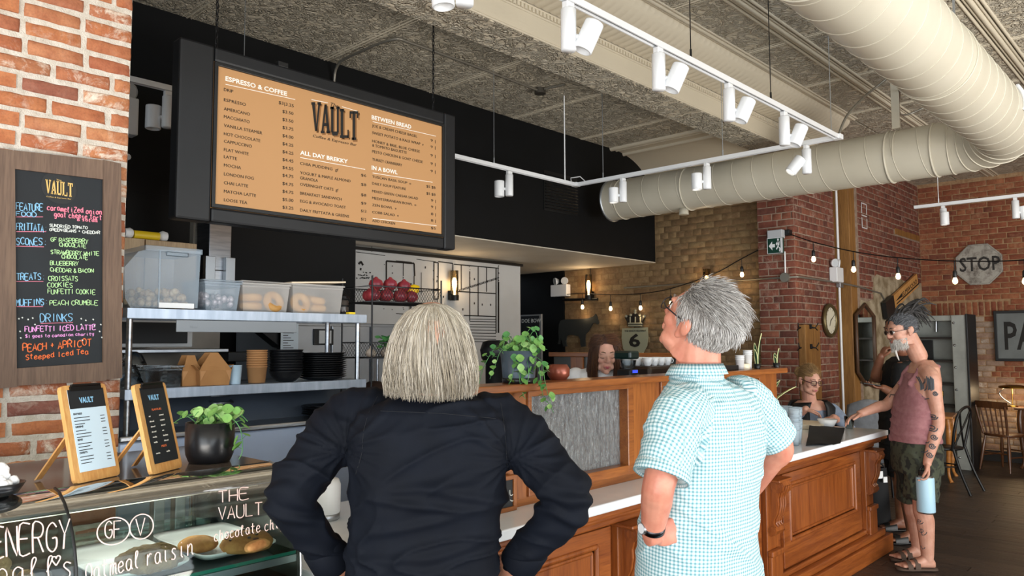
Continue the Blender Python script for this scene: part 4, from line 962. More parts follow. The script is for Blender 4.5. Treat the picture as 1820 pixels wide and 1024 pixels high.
for i in range(7):
    p = Vector((-3.46-.07*(i % 2), 2.56+.05*i, 1.525)); mb = MB(); mb.lathe([(0, 0), (.02, .003), (.03, .018), (.026, .034), (.008, .048), (.005, .062)], (0, 0, 0), 12); o = link('garlic_bulb', mb.mesh('garlic_bulb'), None, GAR); o.location = p
    tag(o, 'pale garlic bulb in the middle wire basket, '+['leftmost', 'second', 'third', 'fourth', 'fifth', 'sixth', 'rightmost'][i]+' from the left', 'garlic', 'garlic bulbs in the middle basket')
c = Vector((-3.45, 2.66, 1.56)); mb = MB(); rr = random.Random(6)
for i in range(26):
    a = rr.uniform(0, 2*pi); q = rr.random()*.06; round_leaf(mb, c+Vector((q*cos(a)*.6, q*sin(a), .02+.06*rr.random())), rr.uniform(.014, .024), (rr.uniform(-.3, 1), rr.uniform(-1, 1), 1))
tag(mb.build('leafy_vegetables', LEAF2), 'dark green leafy vegetables in the middle wire basket', 'vegetables', kind='stuff')
o = lump('pepper', (-3.43, 2.69, 1.54), (.028, .024, .03), mat('orange_pepper', '#e8912a', .3, c2='#e8c22e', vs=12), 'orange and yellow pepper at the front of the middle basket', 'pepper', None, 9, .1, 14)
wbk = tag(MB().lathe([(.05, 0), (.062, .12), (.064, .12), (.052, .004), (0, .004)], (-3.47, 2.74, 1.205), 22, cap=False).build('tub_of_utensils', WHITEC), 'white tub in the lowest wire basket', 'tub')
tag(MB().ell((-3.56, 2.66, 1.29), (.10, .11, .10), nu=22).build('brown_form', mat('dark_brown_mottle', '#3b241a', .6, c2='#2c1a13', vs=5)), 'rounded dark brown form behind the white tub', 'bag')  # plain stand-in for a partly hidden brown shape

# ---- map drawing on the white kitchen wall
mp = lambda u, v, x=-6.296: onx(620+u/4.656, 420+v/4.656, x)
mb = MB()
def ml(*pts, r=.006):
    for a, b in zip(pts, pts[1:]):
        A, B = mp(*a), mp(*b); d = (B-A).normalized(); n_ = Vector((1, 0, 0)).cross(d)*r; mb.add([A-n_, B-n_, B+n_, A+n_, A-n_+Vector((.002, 0, 0)), B-n_+Vector((.002, 0, 0)), B+n_+Vector((.002, 0, 0)), A+n_+Vector((.002, 0, 0))], [(4, 5, 6, 7), (0, 1, 5, 4), (3, 7, 6, 2), (1, 2, 6, 5), (0, 4, 7, 3)])
ml((310, 205), (310, 400), r=.008); ml((310, 205), (540, 225), (545, 330), r=.009); ml((450, 215), (450, 330), r=.004); ml((390, 210), (520, 222), r=.012)
ml((700, 215), (740, 220), (740, 520), (700, 520)); ml((705, 215), (705, 520)); ml((740, 210), (860, 225), (860, 300)); ml((930, 235), (930, 440)); ml((870, 232), (1240, 265))
ml((1000, 290), (1000, 700)); ml((1070, 250), (1070, 660)); ml((1140, 255), (1140, 460)); ml((1235, 262), (1235, 480)); ml((870, 455), (1220, 475)); ml((950, 655), (1220, 665)); ml((1218, 265), (1218, 800), r=.008); ml((1238, 380), (1238, 800), r=.012)
for v in (685, 705, 730, 750, 775, 800, 825, 850, 872): ml((1000, v), (1218, v+4), r=.004)
ml((560, 190), (720, 212), r=.003); ml((60, 130), (300, 160), r=.003); ml((190, 60), (190, 130), r=.003); ml((540, 330), (540, 440), r=.005); ml((600, 300), (600, 480), r=.003)
ml((60, 450), (300, 470), r=.003); ml((500, 640), (500, 560), r=.004); ml((390, 640), (470, 645), r=.004)
for i in range(34): 
    u = 880+i*10.6; v = 460-i*3.4; ml((u, v), (u+5, v-2), r=.012)
rr = random.Random(5)
for i in range(60):
    u = rr.choice((700, 1000, 360, 450, 730, 1238, 290)); v = rr.uniform(230, 620); ml((u+rr.uniform(-4, 4), v), (u+rr.uniform(-4, 6), v+rr.uniform(3, 9)), r=.005)
for i in range(28):
    u, v = rr.uniform(60, 200), rr.choice((300, 322, 345)); ml((u, v+rr.uniform(-6, 6)), (u+rr.uniform(4, 10), v+rr.uniform(-6, 6)), r=.005)
ml((80, 230), (100, 210), (118, 240), r=.010); ml((92, 270), (104, 274), r=.012)
for u, v in ((630, 258), (900, 342), (1035, 355), (1100, 565), (1170, 567), (1035, 555), (780, 500), (940, 605)): ml((u, v), (u+7, v+1), r=.012)
mb.build('map_drawing', INK, wm, kind='stuff', label='black line street plan drawn on the wall')
tag(MB().span((-6.298, 4.37, 2.53), (-6.27, 6.9, 2.56)).build('trim_4', BLKP), kind='structure')
# dark counter shelf seen behind the stand
tag(MB().span((-4.9, 3.55, 1.50), (-4.5, 4.3, 1.62), ch=.01).build('coffee_grinder_shelf', BLKP), 'black shelf block behind the wire stand', 'shelf')
cf = thing('coffee_brewer', 'black coffee brewer silhouettes behind the trailing plant', 'brewer', (-3.9, 3.9, 1.0))
p = onx(880, 640, -3.9)
MB().lathe([(.07, 0), (.07, .30), (.10, .34), (.11, .40), (.09, .46), (.05, .47)], (-3.9, p.y, 1.15), 22).build('hopper', BLKP, cf); MB().span((-4.0, p.y+.12, 1.15), (-3.8, p.y+.36, 1.58), ch=.02).build('body', BLKP, cf); MB().span((-4.1, p.y-.15, .9), (-3.75, p.y+.5, 1.15), ch=.01).build('base', BLKP, cf)
kc = thing('back_counter', 'dark kitchen back counter behind the barista', 'counter', (-4.2, 4.2, 0))
MB().span((-4.4, 3.2, 0), (-3.7, 5.3, .86)).build('cabinet', mat('charcoal_cabinet', '#2b2a2a', .6), kc); MB().span((-4.42, 3.18, .86), (-3.68, 5.32, .9), ch=.004).build('worktop', STEEL, kc)
# framed dark notice in the hall
a = ony(925, 560, 7.9); b = ony(962, 618, 7.9)
cs = thing('chalk_notice', 'chalk notice board leaning in the dark hall opening', 'sign', (a.x, 7.9, b.z))
MB().span((a.x, 7.9, 0), (b.x, 7.93, a.z)).build('frame', mat('grey_frame', '#8d8f90', .6), cs); MB().span((a.x+.02, 7.89, b.z+.02), (b.x-.03, 7.9, a.z-.02)).build('board', CHALKB, cs)
mb = MB(); put_text(mb, 'DOE BOW', (a.x+.03, 7.888, a.z-.11), (1, 0, 0), (0, 0, 1), .075, ext=.001); mb.build('lettering', CHW, cs, kind='stuff')
# far orange rail screen
bs_ = thing('rear_screen', 'second wooden screen with grey glass behind the barista', 'screen', (-4.0, 5.6, .9))
za = 1.51
MB().span((-4.75, 5.58, za-.04), (-3.2, 5.68, za), ch=.005).build('cap_rail', WX, bs_)
for u in (1022, 1140): q = ony(u, 650, 5.58).x; MB().span((q-.07, 5.6, .9), (q+.07, 5.66, za-.04), ch=.004).build('post', WZ, bs_)
MB().span((-4.72, 5.625, .9), (-3.22, 5.632, za-.04)).build('pane', mat('grey_glass', '#4c4d49', .2, Transmission_Weight=.0), bs_)
MB().span((-4.75, 5.55, 0), (-3.2, 5.72, .9)).build('base', RX, bs_)
# espresso machine with cups
em = thing('espresso_machine', 'dark espresso machine whose top carries white cups', 'coffee machine', (-2.9, 4.3, .93))
a = onx(1122, 690, -2.72).y; b = onx(1192, 690, -2.72).y; zt = 1.455
MB().span((-2.86, a+.06, .93), (-2.62, b+.1, zt), ch=.02).build('body', mat('bronze_metal', '#4a4038', .35, .7), em)
for i in range(11):
    k = i % 4; q = Vector((-2.665-.075*(i//4), a+.10+.075*k, zt)); mb = MB(); mb.lathe([(.018, 0), (.030, .02), (.034, .05), (.032, .05), (.027, .02), (0, .006)], (0, 0, 0), 16, cap=False); mb.tube(arc((.034, 0, .028), .014, -pi/2, pi/2, 6), .003, n=6)
    o = link('espresso_cup', mb.mesh('espresso_cup'), None, WHITEC); o.location = q; tag(o, 'white espresso cup on the coffee machine, '+['front', 'middle', 'rear'][i//4]+' row, '+['leftmost', 'second from left', 'third from left', 'rightmost'][k], 'cup', 'white cups on the espresso machine')
gr = thing('bean_grinder', 'black grinder with a blue display beside the barista', 'grinder', (-2.6, 3.9, .93))
q = onx(1124, 660, -2.62).y
MB().span((-2.70, q-.05, .93), (-2.60, q+.04, 1.44), ch=.01).build('body', BLKP, gr); MB().span((-2.72, q-.05, 1.50), (-2.60, q+.05, 1.55), ch=.012).build('hopper', mat('dark_green_lid', '#182a26', .25), gr); MB().lathe([(.04, 0), (.05, .05)], (-2.65, q, 1.445), 16).build('neck', CLEARP, gr)
MB().span((-2.599, q-.03, 1.42), (-2.595, q+.02, 1.436)).build('display', emit('blue_display', '#3c50d8', .8), gr)

# ---------------------------------------------------------------- things on the counter and screen cap
ZC = 1.432
pp = thing('potted_plant', 'trailing leafy plant in a grey blue pot on the screen cap', 'plant', (-2.2, 2.40, ZC)); c = Vector((-2.195, 2.385, ZC)); pp['o'] = tuple(pp.location)
MB().lathe([(.062, 0), (.066, .004), (.068, .02), (.078, .135), (.074, .135), (.072, .115), (0, .115)], c, 36).build('pot', mat('slate_blue_pot', '#4b5966', .35, .2), pp)
MB().lathe([(.066, -.0), (.069, .002), (.070, .022), (.067, .023)], c, 30).build('saucer_rim', BLKC, pp)
rv = lambda r, d, z: c + Vector((cos(YAW)*r-sin(YAW)*d, sin(YAW)*r+cos(YAW)*d, z))
runs = []
for i in range(14):
    a = i*2*pi/14; runs.append(([rv(.02*cos(a), .02*sin(a), .11), rv(.05*cos(a), .05*sin(a), .155+.02*(i % 3)), rv(.10*cos(a)+.02, .07*sin(a), .14+.012*(i % 4))], 1))
runs += [([rv(.0, 0, .11), rv(.03, -.02, .2), rv(.055, -.03, .235)], .8), ([rv(.03, -.0, .11), rv(.05, -.03, .2), rv(.07, -.03, .215), rv(.08, -.04, .18)], .8),
  ([rv(-.03, -.02, .12), rv(-.09, -.03, .15), rv(-.13, -.04, .10), rv(-.155, -.05, .04), rv(-.165, -.05, -.005)], .9),
  ([rv(-.03, -.02, .12), rv(-.07, -.04, .14), rv(-.10, -.05, .07), rv(-.12, -.05, .02)], .8),
  ([rv(.04, -.03, .12), rv(.08, -.06, .08), rv(.09, -.075, 0), rv(.10, -.08, -.05), rv(.125, -.085, -.085), rv(.14, -.085, -.115)], .85),
  ([rv(.05, -.03, .12), rv(.095, -.05, .09), rv(.105, -.075, .02), rv(.115, -.08, -.03), rv(.13, -.085, -.08)], .8),
  ([rv(.0, -.06, .12), rv(.0, -.085, .07), rv(.005, -.09, 0), rv(.02, -.09, -.05), rv(.03, -.09, -.06)], .95),
  ([rv(-.02, -.06, .12), rv(-.03, -.09, .02), rv(-.07, -.09, -.02), rv(-.12, -.085, -.05), rv(-.13, -.085, -.055)], .9), ([rv(.03, -.05, .12), rv(.04, -.09, .05), rv(.035, -.092, .01)], .9)]
leafy(pp, runs, 9, .0175, [LEAF, VARI, LEAF, LEAF2], LEAF2, .026, .02)
mb = MB().lathe([(.035, 0), (.05, .02), (.052, .05), (.04, .07), (.036, .07), (.044, .045), (0, .01)], (-2.36, 2.62, ZC), 20, cap=False); q = mb.build('copper_pot', mat('copper_glaze', '#8a4a38', .3, .4)); q.location = (.15, .0, .0); tag(q, 'small copper coloured pot behind the trailing plant', 'pot'); q.location = (.12, .08, 0)
# small framed sign standing against the screen
fs = thing('counter_sign', 'small black sign in a wooden frame standing on the counter', 'sign', (-2.13, 2.25, .93)); a = 2.175; b = 2.30
MB().span((-2.155, a, .931), (-2.13, b, .948), ch=.002).build('frame_bottom', WY, fs); MB().span((-2.155, b-.016, .948), (-2.13, b, 1.07), ch=.002).build('frame_side', WZ, fs); MB().span((-2.155, a, .948), (-2.13, a+.016, 1.07), ch=.002).build('frame_side', WZ, fs); MB().span((-2.155, a, 1.055), (-2.13, b, 1.071), ch=.002).build('frame_top', WY, fs)
MB().span((-2.148, a+.014, .946), (-2.138, b-.014, 1.057)).build('board', CHALKB, fs); mb = MB(); hand(mb, 'ay', lambda u, v: Vector((-2.136, 2.222+u, .985+v)), 0, 0, .045, .0017); mb.build('chalk_lettering', CHW, fs, kind='stuff')
# card terminal / white canister seen in the crook of the arm
wc = thing('white_canister', 'white rounded canister on a grey base on the counter', 'canister', (-2.35, 1.5, .93)); q = onz(597, 925, .93); 
MB().lathe([(.055, 0), (.06, .004), (.06, .02), (.055, .024)], (q.x-.05, q.y-.02, .931), 26).build('base', ALU, wc); MB().lathe([(.058, .024), (.062, .03), (.062, .13), (.054, .15), (0, .155)], (q.x-.05, q.y-.02, .931), 26).build('body', WHITE, wc)
# stacks of nested water glasses
def glass_me(): return MB().lathe([(0, .003), (.024, .003), (.026, 0), (.036, .105), (.038, .107), (.0365, .108), (.025, .006), (0, .006)], (0, 0, 0), 20, cap=False).mesh('water_glass')
gm = glass_me(); gm.materials.append(frostm('nested_glass', '#d5e8f4', .42)); glassm('tumbler_glass', '#e2eef2', 1.6, .05, 1.5)
names = ['front left', 'front right', 'middle left', 'middle right', 'rear']
for s_, (x, y, n) in enumerate(((-2.10, 4.92, 6), (-2.13, 5.03, 6), (-2.20, 4.97, 6), (-2.22, 5.08, 6), (-2.29, 5.02, 6))):
    for k in range(n):
        o = link('water_glass', gm, None); o.location = (x+.002*((k*7) % 3-1), y+.002*((k*5) % 3-1), .9305+.026*k)
        tag(o, ordn(k, n, 'clear nested water glass', names[s_]+' of the screen end'), 'glass', 'stacked water glasses on the counter')
p = onz(1462, 782, .932)
mb = MB()
def cl(u, v): 
    q = onz(1432+62*u+8*v, 793-30*v-2*u, .9325); return q+Vector((0, 0, .001+.012*abs(sin(u*4+v*3))*(1-v*.6)+.045*max(0, 1-abs(v-.85)*3)*(1-u)))
mb.grid(cl, 10, 8); tag(mb.build('black_cloth', mat('black_cotton', '#0e0f12', .9)), 'crumpled black cloth on the worktop beside the glasses', 'cloth')
tg = tag(MB().lathe([(0, .003), (.028, .003), (.03, 0), (.037, .095), (.0355, .096), (.029, .008), (0, .008)], onz(1510, 762, .931), 22, cap=False).build('tumbler', MATS['tumbler_glass']), 'clear tumbler under the reaching hand on the worktop', 'glass')
q = Vector((-2.20, 6.02, .931))
tag(MB().lathe([(.03, 0), (.05, .02), (.075, .07), (.073, .07), (.045, .022), (0, .008)], q+Vector((-.12, .03, 0)), 26, cap=False).build('white_bowl', WHITEC), 'white bowl at the far end of the worktop', 'bowl')
q1 = Vector((-2.50, 6.03, .931)); mb = MB(); mb.box(q1+Vector((0, 0, .018)), (.34, .36, .036), rz=.1, ch=.004); bb = mb.build('cutting_board', wood('pale_board', '#c9bda6', '#ddd3c0', .6, axis='y')); tag(bb, 'pale board lying at the far end of the counter', 'board')
# snake plant beside screen end
sp_ = thing('snake_plant', 'dark snake plant with pale leaf edges beyond the screen end', 'plant', (-2.55, 5.45, .93)); c = Vector((-2.5, 5.30, .931)); sp_['o'] = tuple(sp_.location)
MB().lathe([(.06, 0), (.08, .01), (.09, .12), (.085, .12), (0, .10)], c, 24).build('pot', BLKC, sp_)
def sword(mb, base, d, L, w_, lean, tw=0):
    d = Vector(d).normalized(); s_ = Vector((-d.y, d.x, 0)) if abs(d.z) < .9 else Vector((1, 0, 0)); N = 9; V = []
    for i in range(N+1):
        u = i/N; ww = w_*1.7*(.5+.8*u)*(1-u**3)+.0008; c_ = Vector(base)+Vector((0, 0, 1))*L*u*(1-lean*.3*u)+d*L*lean*u*u
        V += [c_-s_*ww, c_+d*ww*.35, c_+s_*ww]
    F = []
    for i in range(N): F += [(3*i, 3*i+1, 3*i+4, 3*i+3), (3*i+1, 3*i+2, 3*i+5, 3*i+4)]
    mb.add(V, F, True); return V
EDGE = mat('cream_leaf_edge', '#d9dca0', .5); DKL = mat('dark_snake_leaf', '#24452f', .35, c2='#3c6547', vs=30, stretch=(.4, .4, 3))
def sword_leaf(root, base, d, L, w_, lean):
    V = sword(MB(), base, d, L, w_, lean); mb = MB(); sword(mb, base, d, L, w_, lean); lf = mb.build('leaf', DKL, root)
    e = MB(); e.tube([V[3*i] for i in range(10)], .0028, n=5); e.tube([V[3*i+2] for i in range(10)], .0028, n=5); e.build('leaf_edge', EDGE, lf)
rr = random.Random(4)
for i in range(13):
    a = i*2*pi/13+rr.random()*.3; sword_leaf(sp_, c+Vector((.03*cos(a), .03*sin(a), .10)), (cos(a), sin(a), 0), rr.uniform(.24, .42), rr.uniform(.016, .026), rr.uniform(.15, .8))
def mini_snake(px, label, H_):
    b = onx(px, 655, -2.2); b.z = ZC; t = thing('snake_plant', label, 'plant', b); MB().lathe([(.018, 0), (.024, .03), (.022, .03), (0, .025)], b, 16).build('pot', BLKC, t)
    for a, L, w_ in ((.3, H_, .011), (2.6, H_*.7, .009), (4.4, H_*.5, .008)): sword_leaf(t, b+Vector((.006*cos(a), .006*sin(a), .02)), (cos(a), sin(a), 0), L, w_, .12)
mini_snake(1346, 'taller striped snake plant leaf on the screen cap', .21); mini_snake(1380, 'smaller striped snake plant leaf at the cap end', .11)
cc = onx(1318, 655, -2.2)
stack('paper_cup', lambda k, n: ordn(k, n, 'white paper cup', 'on the screen cap'), 'cup', 'white paper cups on the screen cap', [(0, .002), (.022, .002), (.027, .06), (.029, .06), (.029, .063), (.026, .063), (.021, .004), (0, .004)], WHITE, (-2.2, cc.y-.02, ZC), 3, .012, 0, 18)
stack('paper_cup', lambda k, n: ordn(k, n, 'taller white paper cup', 'beside the snake plant'), 'cup', 'white paper cups on the screen cap', [(0, .002), (.022, .002), (.027, .09), (.029, .09), (.029, .093), (.026, .093), (.021, .004), (0, .004)], WHITE, (-2.2, cc.y+.085, ZC), 3, .012, 0, 18)
tag(MB().lathe([(.032, 0), (.034, .002), (.034, .034), (.03, .036), (0, .03)], (-2.2, cc.y+.035, ZC), 20).build('tea_light_holder', mat('cream_wax', '#e9dcc2', .5)), 'short cream candle between the cup stacks', 'candle')
tag(MB().span((-2.24, onx(1180, 655, -2.2).y+.22, ZC), (-2.16, onx(1305, 655, -2.2).y-.02, ZC+.03), ch=.003).build('card_box', BLKP), 'flat black box on the cap behind the checked shirt', 'box')
# ---------------------------------------------------------------- menu board
def word(mb, txt, a, b, size, x=(0, 1, 0), y=(0, 0, 1), **k):
    """print txt so that it runs from point a to point b"""
    V, F = text_mesh(txt, size, **k); w_ = max(v.x for v in V)-min(v.x for v in V) if V else 1
    X = Vector(b)-Vector(a); sx = X.length/max(w_, 1e-5); X.normalize(); x0 = min(v.x for v in V)
    Y = Vector(y); n = X.cross(Y); mb.add([Vector(a) + X*((v.x-x0)*sx) + Y*v.y + n*v.z for v in V], F)
BX = -3.6
mbd = thing('menu_board', 'wide black framed coffee menu board hung on chains', 'menu board', (BX, 2.42, 2.62))
y0, y1, z0, z1 = 1.53, 3.32, 2.195, 3.074; iy0, iy1, iz0, iz1 = 1.703, 3.223, 2.268, 2.997
FRB = mat('black_board_paint', '#0b0d10', .5, c2='#101216', vs=4, bump=.05, bs=90)
for n_, a, b in (('frame_side', (BX-.09, y0, z0), (BX, iy0, z1)), ('frame_side', (BX-.09, iy1, z0), (BX, y1, z1)), ('frame_top', (BX-.088, iy0, iz1), (BX-.001, iy1, z1-.001)), ('frame_bottom', (BX-.088, iy0, z0+.001), (BX-.001, iy1, iz0))):
    MB().span(a, b, ch=.012).build(n_, FRB, mbd)
mb = MB()
for a, b in (((BX-.03, iy0, iz0), (BX+.004, iy0+.018, iz1)), ((BX-.03, iy1-.018, iz0), (BX+.004, iy1, iz1)), ((BX-.03, iy0, iz1-.018), (BX+.004, iy1, iz1)), ((BX-.03, iy0, iz0), (BX+.004, iy1, iz0+.018))): mb.span(a, b, ch=.003)
mb.build('inner_bezel', BLKP, mbd)
t = NT('menu_screen'); t.set('#a47a50', .6); t.b.inputs['Emission Color'].default_value = (*lin('#cf9c62'), 1); t.b.inputs['Emission Strength'].default_value = .2; SCR = t.m
scn = MB().span((BX-.03, iy0, iz0), (BX-.008, iy1, iz1)).build('screen', SCR, mbd)
T3 = lambda u, v: onx(370+u/3.011, 90+v/3.011, BX-.006)
def size_at(u, v, h): return (T3(u, v).z-T3(u, v+h).z)/.72
blk, wht, tan_ = MB(), MB(), MB()
def row(mb, txt, u, v, w_, h, ratio=None, **k):
    sl = (593-(90+v/3.011))/(2190-(370+u/3.011)); 
    word(mb, txt, T3(u, v), T3(u+w_, v+w_*sl), size_at(u, v, h), ext=.0004, **k)
L1 = [('DRIP', 215, 50, ''), ('ESPRESSO', 270, 118, '$3|3.25'), ('AMERICANO', 318, 140, '$3.50'), ('MACCHIATO', 360, 138, '$3.50'), ('VANILLA STEAMER', 407, 205, '$3.75'), ('HOT CHOCOLATE', 452, 195, '$4.00'), ('CAPPUCCINO', 492, 150, '$4.25'), ('FLAT WHITE', 537, 132, '$4.25'), ('LATTE', 575, 70, '$4.45'), ('MOCHA', 620, 92, '$4.95'), ('LONDON FOG', 667, 160, '$4.75'), ('CHAI LATTE', 714, 130, '$4.75'), ('MATCHA LATTE', 760, 172, '$4.75'), ('LOOSE TEA', 806, 125, '$3.00')]
pv = [285, 332, 375, 418, 462, 505, 548, 590, 632, 674, 718, 760, 803, 845]
row(wht, 'ESPRESSO & COFFEE', 92, 160, 330, 25, offset=.0008)
for i, (s_, v, w_, p) in enumerate(L1): row(blk, s_, 84, v, w_, 17)
for i, v in enumerate(pv): row(blk, (['$3|3.25', '$3.50', '$3.50', '$3.75', '$4.00', '$4.25', '$4.25', '$4.45', '$4.55', '$4.75', '$4.75', '$4.75', '$5.00', '$3.25'])[i], 398 if i else 378, v, 58 if i else 80, 17)
row(wht, 'ALL DAY BREKKY', 492, 555, 255, 22, offset=.0008)
for s_, v, w_, p in (('CHIA PUDDING  gf', 610, 205, '$6'), ('YOGURT & MAPLE ALMOND', 660, 270, '$8'), ('GRANOLA', 688, 95, ''), ('OVERNIGHT OATS  gf', 722, 205, '$8'), ('BREAKFAST SANDWICH', 770, 222, '$8'), ('EGG & AVOCADO TOAST', 812, 245, '$13'), ('DAILY FRITTATA & GREENS', 860, 262, '$12')): row(blk, s_, 492, v, w_, 16)
for s_, v in (('$6', 672), ('$8', 722), ('$8', 778), ('$9', 822), ('$13', 864), ('$12', 908)): row(blk, s_, 818, v, 28, 15)
row(wht, 'BETWEEN BREAD', 875, 366, 212, 22, offset=.0008)
for s_, v, w_ in (('JOE & CREAM CHEESE BAGEL', 408, 240), ('SWEET POTATO & KALE WRAP  v', 446, 275), ('HONEY & BRIE, BLUE CHEESE', 490, 255), ('& TOMATO BAGUETTE', 513, 185), ('PESTO CHICKEN & GOAT CHEESE', 546, 270), ('TURKEY CRANBERRY', 588, 160)): row(blk, s_, 878, v, w_, 15)
for s_, v in (('9 |', 486), ('9 |', 520), ('9 |', 566), ('9 |', 610), ('9 |', 650)): row(blk, s_, 1190, v, 26, 14)
row(wht, 'IN A BOWL', 875, 636, 138, 22, offset=.0008)
for s_, v, w_ in (('TUSCAN BASIL SOUP  o', 680, 208), ('DAILY SOUP FEATURE', 716, 180), ('MIXED GREEN CAESAR SALAD', 758, 245), ('MEDITERRANEAN BOWL  o', 795, 235), ('ZEN BOWL  v', 832, 130), ('COBB SALAD  v', 870, 142), ('ADD CHICKEN', 916, 122)): row(blk, s_, 878, v, w_, 14)
for s_, v in (('$5 $8', 732), ('$5 $8', 770), ('9 |', 808), ('9 |', 842), ('8 |', 880), ('8 |', 915), ('$5', 955)): row(blk, s_, 1168 if '$5 ' in s_ else 1192, v, 48 if '$5 ' in s_ else 26, 14)
for a, b in (((92, 180), (465, 262)), ((492, 572), (840, 636)), ((880, 380), (1218, 458)), ((880, 655), (1200, 705)), ((880, 898), (1222, 938)), ((552, 262), (640, 280)), ((715, 300), (800, 325))):
    A, B = T3(*a), T3(*b); wht.add([A-Vector((0, 0, .0015)), B-Vector((0, 0, .0015)), B+Vector((0, 0, .0015)), A+Vector((0, 0, .0015)), A+Vector((.001, 0, -.0015)), B+Vector((.001, 0, -.0015)), B+Vector((.001, 0, .0015)), A+Vector((.001, 0, .0015))], [(4, 5, 6, 7), (0, 1, 5, 4), (3, 7, 6, 2)])
row(blk, 'The', 655, 296, 42, 20, shear=.3); row(blk, 'Coffee & Espresso Bar', 560, 462, 235, 15, shear=.2)
def slab_logo(mb, fn, u0, u1, v0, v1, dz=.0012, gap=.1, rise=0):
    """VAULT in tall slab serif capitals between u0..u1 (left to right), v0 top, v1 bottom; fn(u, v) -> point"""
    W_ = (u1-u0)/5; nrm = Vector((1, 0, 0))
    def q(*P):
        P = [fn(*p) for p in P]; n = len(P); N_ = (P[1]-P[0]).cross(P[-1]-P[0]).normalized(); N_ = N_ if N_.dot(nrm) > 0 else -N_
        mb.add(P+[p+N_*dz for p in P], [list(range(n)), list(range(n, 2*n))]+[(i, (i+1) % n, n+(i+1) % n, n+i) for i in range(n)])
    h = v1-v0; s = h*.09
    for i, ch in enumerate('VAULT'):
        a = u0+W_*i+W_*gap*.5; b = u0+W_*(i+1)-W_*gap*.5; w_ = b-a; m = (a+b)/2; k = w_*.28; dv = rise*(i-2)
        T_, B_ = v0+dv, v1+dv
        def bar(x0, x1, t, b_): q((x0, b_), (x1, b_), (x1, t), (x0, t))
        if ch == 'V': q((m-k*.4, B_), (m+k*.4, B_), (a+k*1.15, T_), (a, T_)); q((m-k*.1, B_), (m+k*.4, B_), (b, T_), (b-k*.8, T_)); bar(a-k*.2, a+k*1.4, T_+s, T_); bar(b-k*1.2, b+k*.2, T_+s, T_)
        if ch == 'A': q((a, B_), (a+k*.8, B_), (m+k*.3, T_), (m-k*.4, T_)); q((b-k*1.1, B_), (b, B_), (m+k*.5, T_), (m-k*.4, T_)); bar(a+k*.5, b-k*.5, B_-h*.25, B_-h*.36); bar(a-k*.2, a+k*1.3, B_, B_-s); bar(b-k*1.4, b+k*.2, B_, B_-s)
        if ch == 'U': bar(a+k*.1, a+k*1.15, B_-h*.12, T_); bar(b-k*1.0, b-k*.2, B_-h*.12, T_); q((a+k*.2, B_-h*.14), (a+k*.8, B_), (b-k*.8, B_), (b-k*.2, B_-h*.14)); bar(a-k*.2, a+k*1.4, T_+s, T_); bar(b-k*1.2, b+k*.2, T_+s, T_)
        if ch == 'L': bar(a+k*.2, a+k*1.3, B_, T_); bar(a-k*.1, a+k*1.6, T_+s, T_); bar(a-k*.1, b, B_, B_-s); bar(b-k*.5, b, B_, B_-h*.28)
        if ch == 'T': bar(m-k*.55, m+k*.55, B_, T_); bar(a, b, T_+s, T_); bar(a, a+k*.5, T_+h*.24, T_); bar(b-k*.5, b, T_+h*.24, T_); bar(m-k*.9, m+k*.9, B_, B_-s)
slab_logo(blk, T3, 552, 805, 300, 455, rise=12)
slab_logo(tan_, lambda u, v: T3(u+4, v+3)-Vector((.0008, 0, 0)), 556, 809, 306, 460, rise=12)
blk.build('black_print', INK, scn, kind='stuff'); wht.build('white_print', INKW, scn, kind='stuff'); tan_.build('logo_shadow', mat('logo_brown', '#8a5e33', .7), scn, kind='stuff')
mb = MB().span((BX-.06, 2.06, z1), (BX-.02, 2.12, z1+.03), ch=.004); mb.build('cable_box', BLKP, mbd)
lk = MB(); lk.tube([(.006*cos(a), 0, .019*sin(a)*(1) + (.0)) for a in [2*pi*i/14 for i in range(14)]], .0028, n=6, closed=True); lme = lk.mesh('chain_link'); lme.materials.append(BLK)
for px, lab in ((385, 'black chain holding up the left end of the menu board'), (770, 'black chain holding up the right end of the menu board')):
    q = onx(px, 160 if px > 500 else 70, BX-.045); ch = thing('hanging_chain', lab, 'chain', (BX-.045, q.y, z1), 'chains of the menu board'); n = int((3.85-z1)/.031)
    for i in range(n+1):
        o = link('link', lme, ch); o.location = (0, 0, .015+.031*i); o.rotation_euler = (0, 0, pi/2*(i % 2)+.3)
    MB().cyl((BX-.045, q.y, 3.835), (BX-.045, q.y, 3.85), .02, n=12).build('ceiling_plate', BLK, ch)

# ---------------------------------------------------------------- chalkboard on the brick pier
CBX = -3.262
cbd = thing('chalkboard', 'tall chalkboard in a weathered wooden frame on the brick pier', 'chalkboard', (CBX, .95, 1.9))
cf_ = lambda u, v, d=0: onx(u, v, CBX+d)
def fpiece(name, c, d0=-.028, d1=0.0, m=None, parent=cbd):
    A = [cf_(*p) for p in c]; V = [a+Vector((d0, 0, 0)) for a in A]+[a+Vector((d1, 0, 0)) for a in A]
    return MB().add(V, [(3, 2, 1, 0), (4, 5, 6, 7), (0, 1, 5, 4), (1, 2, 6, 5), (2, 3, 7, 6), (3, 0, 4, 7)]).build(name, m or DKFR, parent)
fpiece('frame_top', [(25, 300), (185, 319), (185, 285), (25, 267)]); fpiece('frame_bottom', [(28, 686), (188, 677), (187, 644), (29, 655)])
fpiece('frame_side', [(183, 690-14), (217, 672), (215, 291), (184, 284)], d1=.002); fpiece('frame_side', [(-14, 692), (30, 688), (26, 268), (-16, 262)], d1=.002)
bd_ = fpiece('board', [(27, 657), (188, 647), (186, 316), (26, 297)], -.024, -.010, CHALKB)
C2 = lambda u, v, d=-.009: cf_(u/2.438, 260+v/2.438, d)
